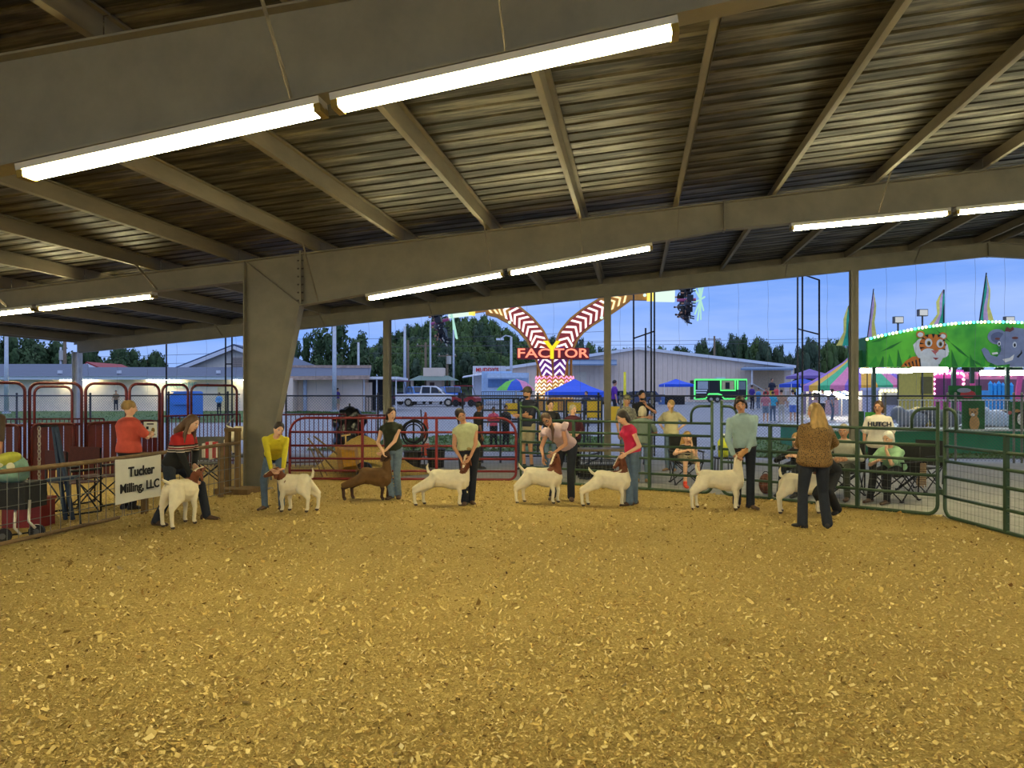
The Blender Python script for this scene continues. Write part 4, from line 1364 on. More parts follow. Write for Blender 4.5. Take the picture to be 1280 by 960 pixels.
    ab = .02 * s if not shorts else .03 * s
    hi = max(low + .12, .1)
    rp = [(k_, w, d_) for k_, w, d_ in R if k_ < hi - .02] + [(hi, float(np.interp(hi, [x[0] for x in R], [x[1] for x in R])), float(np.interp(hi, [x[0] for x in R], [x[2] for x in R])))]
    Q.loft([tring(k_, w, d_, .008 * s) for k_, w, d_ in rp])
    for hp, kn, an in ((hpl, knl, al), (hpr, knr, ar)):
        if shorts:
            Q.cap(hp, hp + (kn - hp) * .72, .092 * s * g, .085 * s * g, nseg)
        else:
            Q.cap(hp, kn, .09 * s * g, .066 * s * (g + 1) / 2, nseg); Q.cap(kn, an + (kn - an).normalized() * -.01 * s, .066 * s * (g + 1) / 2, .056 * s * flare, nseg)
    Q = Q.remesh(vox, 2 if not lod else 1)
    Q.build('trousers' if not shorts else 'shorts', bottom, root, smooth=True)
    if belt:
        k = MB(); c = pel + t * Lt * (low + .005); wb = float(np.interp(low, [x[0] for x in R], [x[1] for x in R])); db = float(np.interp(low, [x[0] for x in R], [x[2] for x in R]))
        rg0 = tring(low - .03, wb, db, .02 * s); rg1 = tring(low + .045, wb, db, .02 * s)
        k.loft([rg0, rg1], caps=False); bo = k.build('belt', belt_m, root, smooth=True)
        k = MB(); k.ell(pel + t * Lt * (low + .01) + fp * (db * s * g + .022 * s), lp * .04 * s, fp * .012, t * .028 * s, 10, 6); k.build('buckle', buckle_m, bo, smooth=True)
    # ---- shoes
    for an, dv in ((al, dl), (ar, dr)):
        lt = UZ.cross(dv)
        z0 = max(an.z - .085 * s, base[2] if len(base) > 2 else 0)
        k = MB()
        b0 = Vector((an.x, an.y, z0))
        sec = [(-.075, .028, .075), (-.05, .036, .09), (0, .036, .095), (.06, .042, .07), (.12, .046, .052), (.165, .036, .042), (.185, .015, .03)]
        k.loft([[b0 + dv * x * s + lt * (w * s * math.cos(a)) + UZ * (max(0.0, h * s * (.5 + .5 * math.sin(a)))) for a in [i * math.tau / 10 for i in range(10)]] for x, w, h in sec])
        if boots or not lod: k.cap(b0 + UZ * .06 * s, b0 + UZ * (.14 if boots else .09) * s, .042 * s, .042 * s, 10)
        k.build('shoe', shoe, root, smooth=True)
    # ---- hair
    H = MB()
    H.ell(head + hu * .03 * s - face * .018 * s, hlft * .085 * s, face * .097 * s, hu * .1 * s, 16, 11)
    bk = head - face * .06 * s
    dn = -(hu * .25 + UZ * .75).normalized()
    if hstyle == 'bob':
        for e_ in (-1, 1):
            H.cap(head + hlft * e_ * .074 * s - face * .02 * s, head + hlft * e_ * .072 * s - hu * .1 * s - face * .02 * s, .03 * s, .024 * s)
        H.ell(bk - hu * .04 * s, hlft * .078 * s, face * .05 * s, hu * .09 * s)
    if hstyle in ('long', 'longback'):
        Lh = .42 * s
        for e_, w in ((-1, .058), (0, .066), (1, .058)):
            p0 = head + hlft * e_ * .05 * s - face * .05 * s + hu * .02 * s; p1 = neck + lsT * e_ * .07 * s - frT * .085 * s * g - t * .02 * s; p2 = p1 - UZ * (Lh * .62) + lsT * e_ * .03 * s - frT * .02
            H.cap(p0, p1, .055 * s, w * s); H.cap(p1, p2, w * s, .028 * s)
        if hstyle == 'long':
            for e_ in (-1, 1):
                p0 = head + hlft * e_ * .07 * s + hu * .02 * s; p1 = neck + lsT * e_ * .09 * s + frT * .06 * s; H.cap(p0, p1, .026 * s, .03 * s); H.cap(p1, p1 - t * .16 * s + frT * .06 * s, .03 * s, .015 * s)
    if hstyle == 'pony':
        p0 = head - face * .1 * s + hu * .02 * s; p1 = p0 - face * .05 * s - UZ * .06 * s; p2 = p1 - UZ * .2 * s - face * .0 + hlft * .03 * s
        H.cap(p0, p1, .03 * s, .034 * s); H.cap(p1, p2, .034 * s, .012 * s)
    if hstyle == 'bun':
        H.ell(head - face * .08 * s + hu * .07 * s, hlft * .055 * s, face * .05 * s, hu * .045 * s); H.ell(head - face * .11 * s + hu * .02 * s, hlft * .04 * s, face * .035 * s, hu * .06 * s)
    if hstyle == 'shaggy':
        for e_ in (-1, 1):
            H.cap(head + hlft * e_ * .078 * s + face * .0 * s, head + hlft * e_ * .082 * s - hu * .07 * s - face * .02 * s, .026 * s, .02 * s)
            H.cap(head + hlft * e_ * .03 * s + face * .07 * s + hu * .085 * s, head + hlft * e_ * .055 * s + face * .082 * s + hu * .06 * s, .022 * s, .016 * s)
        H.ell(bk - hu * .05 * s, hlft * .07 * s, face * .045 * s, hu * .08 * s)
    if hstyle == 'side':
        p0 = head - face * .06 * s + hu * .0; p1 = neck + lsT * .05 * s + frT * .09 * s * g; H.cap(p0, p1, .05 * s, .032 * s); H.cap(p1, p1 - UZ * .2 * s + frT * .03 * s, .03 * s, .016 * s)
    H = H.remesh(vox, 2 if not lod else 1)
    H.build('hair', hair, root, smooth=True)
    if pbeard:
        k = MB(); k.ell(head - hu * .07 * s + face * .03 * s, hlft * .06 * s, face * .062 * s, hu * .045 * s, 12, 8); k.build('beard', hair, root, smooth=True)
    if cap is not None:
        k = MB(); k.ell(head + hu * .055 * s - face * .012 * s, hlft * .086 * s, face * .1 * s, hu * .085 * s, 16, 10); co = k.build('cap', cap, root, smooth=True)
        k = MB(); c = head + hu * .06 * s + face * .1 * s
        k.ell(c, hlft * .075 * s, face * .075 * s - hu * .012, hu * .009 * s, 14, 6); k.build('brim', cap, co, smooth=True)
    if glasses:
        k = MB()
        for e_ in (-1, 1):
            c = head + face * .096 * s + hlft * e_ * .033 * s + hu * .006 * s
            k.tube([c + hlft * .024 * s * math.cos(a) + hu * .018 * s * math.sin(a) for a in [i * math.tau / 12 for i in range(12)]], .0035, 5, closed=True)
            k.tube([c + hlft * e_ * .024 * s, head + hlft * e_ * .078 * s], .003, 4)
        k.build('glasses', black_m, root)
    if print_txt:
        c = pel + t * (Lt * .66) + frT * (.175 * s * g)
        k = text_mb(print_txt, .115 * s, c, lsT, t, .02, .003); k.build('lettering', cloth('navy_print', (30, 34, 60)), to)
    if not lod:
        c = pel + t * (Lt * .5)
    root['_'] = 0
    del root['_']
    return dict(root=root, wl=wl, wr=wr, neck=neck, head=head, lsT=lsT, frT=frT, t=t, pel=pel, Lt=Lt)

def posed(label, d0, pel, neck, head, face, pyaw, syaw, wl, wr, al, ar, **kw):
    """joints as (column, row, depth offset)"""
    q = lambda t: P3(t[0], t[1], d0 + (t[2] if len(t) > 2 else 0))
    al_, ar_ = q(al), q(ar)
    s = kw.get('s', 1.0)
    al_.z = ar_.z = .085 * s
    bx_ = (al_ + ar_) / 2; bx_.z = 0
    for h in ('el', 'er', 'kl', 'kr', 'hl', 'hr'):
        if kw.get(h) is not None: kw[h] = VV(kw[h])
    return figure(label, bx_, q(pel), q(neck), q(head), VV(face), pyaw, syaw, q(wl), q(wr), al_, ar_, **kw)

def stand(label, px, d, top_y, yaw, arms='down', H=None, zb=None, headyaw=None, lean=0.0, nod=-.12, step=.0, **kw):
    B = PG(px, d); 
    if zb is not None: B.z = zb
    H = H or (HZ(top_y, d) - B.z)
    s = H / 1.71
    kw['s'] = s
    f = yawdir(yaw); l = UZ.cross(f)
    pel = B + UZ * .94 * s; neck = B + UZ * 1.42 * s + f * (lean - .01); head = B + UZ * 1.592 * s + f * (lean * 1.3 + .025)
    hy = yaw if headyaw is None else headyaw
    fc = yawdir(hy) + UZ * nod
    P = lambda a, b, c: B + l * a * s + f * b * s + UZ * c * s
    if arms == 'down': wl, wr = P(.25, .06, .84), P(-.25, .06, .84)
    elif arms == 'hips': wl, wr = P(.19, .02, 1.0), P(-.19, .02, 1.0); kw.setdefault('el', l * 1 - f * .5); kw.setdefault('er', -l * 1 - f * .5); kw.setdefault('hl', -l * .8 - UZ * .3 + f * .4); kw.setdefault('hr', l * .8 - UZ * .3 + f * .4)
    elif arms == 'clasp': wl, wr = P(.07, .2, 1.0), P(-.07, .2, .98); kw.setdefault('hl', -l + f * .2); kw.setdefault('hr', l + f * .2)
    elif arms == 'crossed': wl, wr = P(-.08, .2, 1.13), P(.08, .23, 1.15); kw.setdefault('hl', -l); kw.setdefault('hr', l)
    elif arms == 'phone': wl, wr = P(.08, .3, 1.15), P(-.08, .3, 1.15); kw.setdefault('hl', f + UZ * .3 - l * .3); kw.setdefault('hr', f + UZ * .3 + l * .3)
    elif arms == 'chin': wl, wr = P(.04, .16, 1.36), P(.05, .17, 1.1); kw.setdefault('hl', UZ - l * .3); kw.setdefault('hr', l)
    elif arms == 'one': wl, wr = P(.24, .08, .86), P(-.12, .25, 1.1)
    al, ar = P(.1, step, .085), P(-.1, -step, .085)
    kw.setdefault('tl', yaw + 12); kw.setdefault('tr', yaw - 12)
    return figure(label, B, pel, neck, head, fc, yaw, yaw, wl, wr, al, ar, **kw)

def sit(label, px, d, head_y, yaw, seat=.45, lean=.0, s=.96, arms='lap', nod=-.15, headyaw=None, **kw):
    B = gp(px, d)
    f = yawdir(yaw); l = UZ.cross(f)
    zh = HZ(head_y, d) - .118 * s
    pel = B + UZ * (seat + .09); neck = B + UZ * (zh - .17 * s) + f * lean; head = B + UZ * zh + f * (lean + .04)
    P = lambda a, b, c: B + l * a + f * b + UZ * c
    if arms == 'lap': wl, wr = P(.1, .3, seat + .2), P(-.1, .32, seat + .2)
    elif arms == 'chin': wl = head - hu_off(f, .13) - UZ * .0 + l * .03; wr = P(.02, .3, seat + .3)
    elif arms == 'phone': wl, wr = P(.1, .27, seat + .42), P(-.1, .27, seat + .42)
    elif arms == 'face': wl = head + f * .15 - UZ * .16 + l * .05; wr = P(-.06, .33, seat + .22); kw['el'] = l * .35 - UZ; kw['hl'] = UZ * .9 - f * .35
    al, ar = P(.13, .46, .085 * s), P(-.13, .48, .085 * s)
    fc = yawdir(yaw if headyaw is None else headyaw) + UZ * nod
    return figure(label, B + f * .2, pel, neck, head, fc, yaw, yaw, wl, wr, al, ar, s=s, kl=UZ + f, kr=UZ + f, **kw)
def hu_off(f, z): return UZ * z - f * .1

# patterned cloth
def pattern_mat(name, kind, c0, c1, sc):
    m = bpy.data.materials.new(name); m.use_nodes = True; t = m.node_tree; b = t.nodes['Principled BSDF']; b.inputs['Roughness'].default_value = .85
    tcn = t.nodes.new('ShaderNodeTexCoord')
    if kind == 'spots':
        v = t.nodes.new('ShaderNodeTexVoronoi'); v.inputs['Scale'].default_value = sc; out = v.outputs['Distance']; t.links.new(tcn.outputs['Object'], v.inputs['Vector']); lo, hi = .3, .42
    elif kind == 'bands':
        v = t.nodes.new('ShaderNodeTexWave'); v.bands_direction = 'Z'; v.inputs['Scale'].default_value = sc; v.inputs['Distortion'].default_value = 1.5; out = v.outputs['Fac']; t.links.new(tcn.outputs['Object'], v.inputs['Vector']); lo, hi = .42, .58
    else:
        v = t.nodes.new('ShaderNodeTexChecker'); v.inputs['Scale'].default_value = sc; out = v.outputs['Fac']; t.links.new(tcn.outputs['Object'], v.inputs['Vector']); lo, hi = .4, .6
    r = t.nodes.new('ShaderNodeValToRGB'); r.color_ramp.elements[0].position = lo; r.color_ramp.elements[1].position = hi
    r.color_ramp.elements[0].color = lin(c0) + (1,); r.color_ramp.elements[1].color = lin(c1) + (1,)
    t.links.new(out, r.inputs[0]); t.links.new(r.outputs[0], b.inputs['Base Color'])
    return m
leopard = pattern_mat('leopard_cloth', 'spots', (44, 33, 18), (134, 102, 56), 62)
striped = pattern_mat('striped_knit', 'bands', (40, 38, 40), (206, 196, 172), 5.5)
plaid = pattern_mat('plaid_shirt', 'check', (120, 116, 100), (150, 146, 128), 22)
camo = pattern_mat('camo_cap', 'spots', (70, 70, 48), (128, 122, 92), 30)
def sweater_mat():
    """red yoke, knitted white band, black below: bands by height in the garment"""
    m = bpy.data.materials.new('yoke_sweater'); m.use_nodes = True; t = m.node_tree; b = t.nodes['Principled BSDF']; b.inputs['Roughness'].default_value = .9
    tcn = t.nodes.new('ShaderNodeTexCoord'); sp = t.nodes.new('ShaderNodeSeparateXYZ'); t.links.new(tcn.outputs['Object'], sp.inputs[0])
    r = t.nodes.new('ShaderNodeValToRGB'); r.color_ramp.interpolation = 'CONSTANT'
    mr = t.nodes.new('ShaderNodeMapRange'); mr.inputs[1].default_value = .6; mr.inputs[2].default_value = 1.4; t.links.new(sp.outputs['Z'], mr.inputs[0]); t.links.new(mr.outputs[0], r.inputs[0])
    r.color_ramp.elements[0].color = lin((20, 20, 22)) + (1,)
    r.color_ramp.elements[1].position = .54; r.color_ramp.elements[1].color = lin((168, 30, 30)) + (1,)
    for p, c in ((.42, (190, 178, 170)), (.435, (24, 22, 24)), (.46, (176, 160, 150)), (.475, (120, 26, 28)), (.50, (190, 178, 170)), (.515, (40, 22, 24))):
        q = r.color_ramp.elements.new(p); q.color = lin(c) + (1,)
    ck = t.nodes.new('ShaderNodeTexChecker'); ck.inputs['Scale'].default_value = 48; t.links.new(tcn.outputs['Object'], ck.inputs['Vector'])
    t.links.new(r.outputs[0], b.inputs['Base Color'])
    return m
yoke = sweater_mat()

# ---- in the ring
yellow = cloth('yellow_shirt', (206, 190, 40)); dkgreen = cloth('dark_green_top', (38, 44, 28)); palegr = cloth('pale_green_blouse', (190, 196, 152)); lav = cloth('lavender_top', (190, 164, 172))
magenta = cloth('magenta_top', (198, 30, 78)); paleblue = cloth('pale_blue_shirt', (150, 174, 176)); coral = cloth('coral_shirt', (206, 84, 66))
posed('person in red and black sweater lunging beside the white goat by the banner', 10.3, (217, 580, 0), (230, 545, -.05), (240, 529.5, -.05), (1, -.25, -.1), 75, 70,
      (243, 580, .12), (239, 597, -.2), (258, 640, .1), (196, 652, -.35), top=yoke, bottom=denim_k, shoe=boot_m, hair=hair_br, sk='c', s=.97, g=1.05, hstyle='long', low=-.02, kl=(1, -.1, .3), kr=(.6, -.5, 0), tl=90, tr=70, boots=True, flare=1.1, hl=(.3, -.2, -.9), hr=(.6, .1, -.6), loose=.008)
posed('person in bright yellow shirt and belt bending over a white goat', 11.35, (343, 568, .12), (343, 551, -.3), (348.5, 537, -.36), (.55, -.8, -.05), 10, 15,
      (354, 586, -.5), (339, 587, -.5), (352, 630, .05), (331, 633, 0), top=yellow, bottom=denim, shoe=boot_m, hair=hair_dk, sk='c', s=.88, hstyle='pony', belt=True, low=.02, kl=(.3, -1, 0), kr=(-.3, -1, 0), tl=10, tr=-20, collar=yellow, el=(1, -.2, .1), er=(-1, -.2, .1), hl=(-.7, -.3, -.3), hr=(.7, -.3, -.3))
posed('person in dark green top and blue jeans holding the brown goat', 12.45, (492, 559, 0), (487, 531, -.03), (489.5, 517.5, -.06), (.55, -.8, -.05), -15, -10,
      (481, 564, -.2), (478, 563, -.24), (498, 616, .08), (489, 619, 0), top=dkgreen, bottom=denim_l, shoe=boot_m, hair=hair_dk, sk='c', s=.91, g=1.0, hstyle='bob', sleeve='none', low=-.12, tl=10, tr=-20, hl=(-.7, -.3, -.4), hr=(.3, -.3, -.8), flare=1.15, boots=True)
posed('person in pale green sleeveless blouse looking down at a brown headed goat', 11.85, (586, 560, 0), (582, 533, -.03), (576, 519.5, -.08), (.45, -.75, -.55), 5, 0,
      (588, 571, -.22), (576, 573, -.22), (589, 626, .05), (581, 628, -.06), top=palegr, bottom=denim_k, shoe=boot_m, hair=hair_dk, sk='b', s=.93, g=1.12, hstyle='pony', sleeve='none', belt=True, low=-.02, tl=20, tr=-5, hl=(-.4, -.5, -.6), hr=(.3, -.5, -.7), flare=1.25, loose=.01, boots=True)
posed('person in lavender ruffled top and glasses leaning over a brown headed goat', 12.3, (709, 556, .05), (695, 539, -.12), (683.5, 525, -.22), (-.35, -.85, -.2), -25, -20,
      (693, 566, -.32), (679, 571, -.25), (714, 621, 0), (691, 620, .15), top=lav, bottom=denim_k, shoe=boot_m, hair=hair_br, sk='b', s=.95, g=1.1, hstyle='side', sleeve='none', low=-.03, glasses=True, ruffle=True, tl=0, tr=-20, hl=(-.6, -.4, -.4), hr=(0, -.2, -1), flare=1.25, el=(1, .2, -.3), boots=True)
posed('person in magenta sleeveless top bowed over a brown headed goat', 11.75, (790.5, 561, 0), (787, 535, 0), (778.5, 522, -.02), (-.85, -.3, -.45), -75, -75,
      (783, 567, -.12), (781, 569, .12), (793, 625, .1), (787, 627, -.03), top=magenta, bottom=denim, shoe=boot_m, hair=hair_dk, sk='c', s=.92, g=1.0, hstyle='bob', sleeve='none', low=-.14, tl=-60, tr=-70, hl=(-.8, 0, -.5), hr=(-.8, 0, -.5), el=(1, -.3, -.2), er=(1, .3, -.2), flare=1.2, boots=True)
posed('person in pale blue button shirt standing with a goat held chin up', 11.45, (931, 556, 0), (928, 523, -.02), (925.5, 505.5, -.05), (-.2, -.9, -.4), 0, 0,
      (934, 564, -.2), (917, 569, -.2), (938, 629, -.05), (921, 629, .12), top=paleblue, bottom=denim_k, shoe=boot_m, hair=hair_dk, sk='b', s=1.0, female=False, hstyle='shaggy', belt=True, low=-.06, collar=paleblue, tl=25, tr=-15, el=(1, -.1, -.2), er=(-1, -.1, -.2), hl=(-.7, -.3, -.3), hr=(.5, -.4, -.4), flare=1.2, boots=True, loose=.012)
posed('person seen from behind in leopard print blouse with long blonde hair', 9.75, (1018, 574, 0), (1020, 532, 0), (1018, 515, .02), (-.45, .85, -.05), 180, 185,
      (1008, 566, .3), (1026, 566, .3), (1003, 652, 0), (1034, 652, 0), top=leopard, bottom=denim_k, shoe=shoe_b, hair=hair_bl, sk='b', s=.94, g=1.2, hstyle='longback', low=-.2, tl=205, tr=160, loose=.03, flare=1.35, hl=(1, .1, 0), hr=(-1, .1, 0), el=(-1, .1, -.3), er=(1, .1, -.3))
posed('person in black bending to hold a goat, mostly hidden behind the leopard blouse', 10.9, (1037, 588, .1), (1020, 562, -.1), (1010, 553, -.2), (-.7, -.5, -.4), -40, -40,
      (1014, 588, -.35), (1005, 590, -.3), (1046, 645, .0), (1030, 644, .2), top=blackc, bottom=blackc, shoe=shoe_b, hair=hair_dk, sk='b', s=.95, hstyle='pony', flare=1.3)

# ---- behind the fences
stand('person seen from behind in coral shirt with blonde bun behind the banner', 161, 11.35, 501, 150, 'phone', g=1.22, top=coral, bottom=blackc, shoe=shoe_b, hair=hair_bl, sk='c', hstyle='bun', sleeve='short', low=-.08, headyaw=130, loose=.02)
stand('person in navy polo, cap and khaki shorts behind the red panel end', 660, 17.4, 484, -40, 'crossed', female=False, top=cloth('navy_polo', (34, 38, 56)), bottom=khaki, shoe=shoe_b, hair=hair_dk, sk='b', shorts=True, cap=mat('grey_cap', (92, 84, 66), .8), sleeve='short', low=-.1, vox=.014, g=1.1, headyaw=-60, pbeard=True)
stand('person in black top with tied dark hair between navy polo and maroon top', 688, 16.6, 500, -5, 'down', top=blackc, bottom=denim, shoe=shoe_b, hair=hair_dk, sk='c', hstyle='pony', sleeve='short', vox=.014, headyaw=15)
stand('person in maroon top with clasped hands behind the green gate', 716, 16.3, 506, 10, 'clasp', top=cloth('maroon_top', (76, 30, 44)), bottom=blackc, shoe=shoe_b, hair=hair_gy, sk='c', hstyle='bob', sleeve='three', vox=.014, g=1.12, headyaw=30, loose=.02, low=-.15)
stand('person in plaid shirt and camouflage cap beside the middle post', 783, 17.3, 494, 25, 'down', female=False, top=plaid, bottom=denim, shoe=boot_m, hair=hair_gy, sk='b', cap=camo, sleeve='short', vox=.014, low=-.1)
stand('person in black shirt with short beard resting hand on chin', 802, 18.4, 488, 15, 'chin', female=False, top=blackc, bottom=denim_k, shoe=shoe_b, hair=hair_bk, sk='b', pbeard=True, sleeve='short', vox=.014)
stand('person seen from behind with short grey hair and grey green shirt', 803, 14.9, 508, 165, 'one', top=cloth('grey_green_shirt', (108, 122, 114)), bottom=denim, shoe=shoe_t, hair=hair_gy, sk='b', hstyle='bob', sleeve='short', vox=.013, loose=.015, low=-.12)
stand('person in cream T-shirt with hands on hips and side ponytail', 839, 17.1, 500, -35, 'hips', top=cloth('cream_tshirt', (200, 190, 150)), bottom=denim, shoe=shoe_t, hair=hair_bl, sk='c', hstyle='side', sleeve='short', vox=.014, loose=.02, headyaw=-60, low=-.1)
stand('person in black shirt with black hair behind the person in pale green', 598, 17.6, 502, 100, 'down', female=False, top=blackc, bottom=blackc, shoe=shoe_b, hair=hair_bk, sk='d', vox=.014, sleeve='short')
stand('person standing in white lettered T-shirt behind the seated white haired person', 1098, 13.25, 501, -20, 'down', top=cloth('white_tshirt', (226, 216, 200), .05), bottom=blackc, shoe=shoe_b, hair=hair_br, sk='b', hstyle='bob', sleeve='short', vox=.013, loose=.022, low=-.2, g=1.1, print_txt='HUTCH', headyaw=-40)
sit('person sitting in striped sleeveless top and orange shoes', 858, 14.5, 539, 0, arms='face', top=striped, bottom=khaki, shoe=mat('neon_orange_shoe', (255, 84, 50), .5), hair=hair_bl, sk='c', hstyle='longback', sleeve='none', shorts=True, vox=.013, lean=.05)
sit('white haired person sitting in mint green shirt behind the green gate', 1118, 12.25, 539, -55, arms='face', top=cloth('mint_shirt', (150, 190, 150)), bottom=blackc, shoe=boot_m, hair=hair_wh, sk='c', hstyle='bob', sleeve='short', vox=.013, lean=.15, loose=.015, g=1.1, nod=-.3)
sit('person in pale grey shirt sitting partly hidden behind the leopard blouse', 1056, 12.7, 530, -35, arms='lap', female=False, top=cloth('grey_shirt', (176, 174, 160)), bottom=cloth('olive_pants', (52, 56, 46)), shoe=boot_m, hair=hair_gy, sk='b', vox=.013, lean=.05)
sit('person in black jacket sitting partly hidden left of the leopard blouse', 1000, 13.1, 541, -45, arms='lap', top=blackc, bottom=denim_k, shoe=shoe_b, hair=hair_bl, sk='c', hstyle='longback', vox=.013, lean=.1)
posed('person leaning in at the left edge with one arm over the tote bag', 9.1, (-28, 575, .15), (-24, 520, 0), (-18, 500, -.05), (.6, -.6, -.3), 40, 40,
      (-2, 589, -.05), (-26, 596, -.1), (-22, 675, .1), (-36, 678, 0), top=cloth('brown_tee', (92, 76, 60)), bottom=denim_k, shoe=shoe_b, hair=hair_dk, sk='e', s=1.02, female=False, sleeve='short', el=(-.5, -.3, -.6), hl=(1, -.2, -.1))
for (px_, d_, yw, lb) in ((858, 14.65, 0, 'black folding chair under the striped top'), (1118, 12.4, -55, 'black folding chair under the white haired person'), (1056, 12.85, -35, 'black folding chair under the grey shirt'),
                          (1000, 13.25, -45, 'black folding chair left of the leopard blouse'), (1150, 13.6, -60, 'empty black folding chair behind the mint green shirt')):
    camp_chair(gp(px_, d_), YAW + math.radians(yw), lb, canvas_bk)
root = thing('throw_blanket', 'striped brown blanket hanging over a black chair arm', 'blanket', P3(1152, 610, 12.6))
k = MB()
for i in range(8):
    a_ = P3(1146 + i * 1.6, 583 + (i % 2), 12.55); k.beam(a_ + UZ * .06, a_ - UZ * (.3 + .02 * (i % 3)), .02, .012)
k.build('cloth', pattern_mat('blanket_stripe', 'bands', (110, 84, 60), (176, 150, 116), 9), root)

# ================================================================ goats
goat_w = mat('cream_goat_coat', (228, 216, 186), .85, 0, .07, 14, .25)
goat_r = mat('red_brown_goat_coat', (112, 60, 34), .8, 0, .2, 14, .25)
goat_b = mat('dun_goat_coat', (106, 76, 42), .85, 0, .15, 10, .25)
goat_k = mat('dark_goat_points', (62, 36, 24), .8, 0, .2, 10, .25)
goat_t = mat('tan_goat_face', (176, 132, 88), .85, 0, .2, 14, .2)
hoof_m = mat('hoof', (70, 58, 46), .6)
def goat(label, d0, hind, front, hb, poll, muz, colour='head', rump_fwd=.1, spread=.07, dface=0.0, near_hind=None, tail=(-.25, 0, 1), zoff=0.0, tail_len=.13):
    """hind/front: (column, row) of hooves on the ground; poll, muz: (column,row,depth offset) of the head"""
    Hh, Hf = (G(*hind), G(*front)) if d0 is None else (Vector((*W(hind[0], d0 + hind[1]), 0)), Vector((*W(front[0], d0 + front[1]), 0)))
    dd = (d0 or 12)
    u = (Hf - Hh); u.z = 0; Ln = u.length; u.normalize(); lat = UZ.cross(u)
    ps = P3(poll[0], poll[1], dd + poll[2]); mz = P3(muz[0], muz[1], dd + muz[2])
    if zoff: ps.z = ps.z; mz.z = mz.z
    zb = UZ * hb
    base = (Hh + Hf) / 2 + UZ * zoff
    Hh = Hh + UZ * zoff; Hf = Hf + UZ * zoff
    root = thing('goat', label, 'goat', base, 0, 'show goats')
    K = MB()
    Rm = Hh + u * rump_fwd
    body = [(Rm - u * .0 + zb * .80, .05, .06), (Rm + u * .05 + zb * .765, .1, .125), (Rm + u * .14 + zb * .755, .112, .135)]
    C = Hf + u * .1
    Lb = (C - Rm).length
    for f_, w, h, zc_ in ((.36, .108, .128, .745), (.5, .122, .142, .72), (.64, .126, .15, .715), (.78, .115, .155, .72), (.9, .095, .14, .715), (1.0, .05, .08, .70)):
        p = Rm + u * (Lb * f_) + zb * zc_
        body.append((p, w, h))
    K.loft([ering(p, lat * w * 1.1, UZ * h * 1.04, 14) for p, w, h in body])
    # neck and head
    nb = Hf + u * .03 + zb * .83
    K.cap(nb - zb * .08, ps + (nb - ps) * .25, .095, .06); K.cap(ps + (nb - ps) * .25, ps, .06, .052)
    hd = (mz - ps); Lh = max(.17, hd.length); hd.normalize()
    hl_ = hd.cross(UZ); hl_ = hl_.normalized() if hl_.length > .2 else lat
    hup = hl_.cross(hd).normalized()
    if hup.z < 0: hup = -hup
    K.loft([ering(ps + hd * x + hup * z, hl_ * w, hup * h, 12) for x, z, w, h in ((-.05, 0, .02, .02), (-.03, .0, .048, .05), (.03, .0, .055, .058), (.09, -.008, .044, .046), (.15, -.014, .033, .034), (Lh + .01, -.018, .029, .028), (Lh + .03, -.018, .012, .012))])
    # legs
    hind_pts = []
    for e_ in (-1, 1):
        o = lat * e_ * spread + u * (.035 * e_)
        s0 = Hf + zb * .68 + lat * e_ * .07; kn = Hf + o + UZ * (hb * .36) + u * .012; ft = Hf + o + UZ * .065 - u * .004; hf = Hf + o + UZ * .03 + u * .012
        K.cap(s0, Hf + o + UZ * hb * .52 - u * .01, .068, .044); K.cap(Hf + o + UZ * hb * .52 - u * .01, kn, .044, .032); K.cap(kn, ft, .03, .025); K.cap(ft, hf, .027, .03)
        o2 = lat * e_ * (spread + .015) + u * (.05 * e_)
        hp = Rm + u * .09 + zb * .76 + lat * e_ * .06; hk = Hh + o2 - u * .01 + UZ * (hb * .4); st_ = hp * .56 + hk * .44 + u * .06 + lat * e_ * .02; ft = Hh + o2 + UZ * .065; hf = Hh + o2 + UZ * .03 + u * .016
        K.cap(hp, st_, .095, .07); K.cap(st_, hk, .066, .036); K.cap(hp - u * .06 - UZ * .02, hk + UZ * .05, .068, .036); K.cap(hk, ft, .032, .025); K.cap(ft, hf, .027, .03)
    tb = Rm - u * .02 + zb * .93
    td = (u * tail[0] * 1.0 + UZ * tail[2] + lat * tail[1]).normalized()
    K.cap(tb, tb + td * tail_len * .55, .026, .02); K.cap(tb + td * tail_len * .55, tb + td * tail_len + u * .03, .02, .008)
    K.ell(ps + hd * .02 - hup * .0 + hl_ * .07 - UZ * .045, hl_ * .014 + hd * .008, (hd * .5 + UZ * .1).normalized() * .032, (UZ * .9 - hl_ * .25).normalized() * .072, 10, 8)
    K.ell(ps + hd * .02 - hl_ * .07 - UZ * .045, hl_ * .014 - hd * .008, (hd * .5 + UZ * .1).normalized() * .032, (UZ * .9 + hl_ * .25).normalized() * .072, 10, 8)
    K = K.remesh(.011, 2)
    va = np.array(K.v)
    cen = np.array([va[list(f)].mean(0) for f in K.f])
    def segd(p, q):
        p, q = np.array(p), np.array(q); v = q - p; tt = np.clip(((cen - p) @ v) / (v @ v), 0, 1); return np.linalg.norm(cen - (p + tt[:, None] * v), axis=1)
    mi = np.zeros(len(K.f), int)
    nmid = ps + (nb - ps) * {'head': .3, 'neck': .85, 'white': 0, 'dun': 0}[colour]
    if colour in ('head', 'neck'):
        mi[(segd(ps, mz) < .105) | (segd(ps, nmid) < .1)] = 1
        # white blaze down the face
        c_ = cen - np.array(ps); along = c_ @ np.array(hd); side = np.abs(c_ @ np.array(hl_)); upn = c_ @ np.array(hup)
        mi[(along > -.02) & (side < .018) & (upn > .008) & (segd(ps, mz) < .075)] = 0
        ear_ = (np.abs(c_ @ np.array(hl_)) > .055) & (segd(ps, ps - UZ * .1) < .14); mi[ear_] = 1
    if colour == 'white':
        mi[(segd(ps + hd * .07, mz) < .07)] = 1
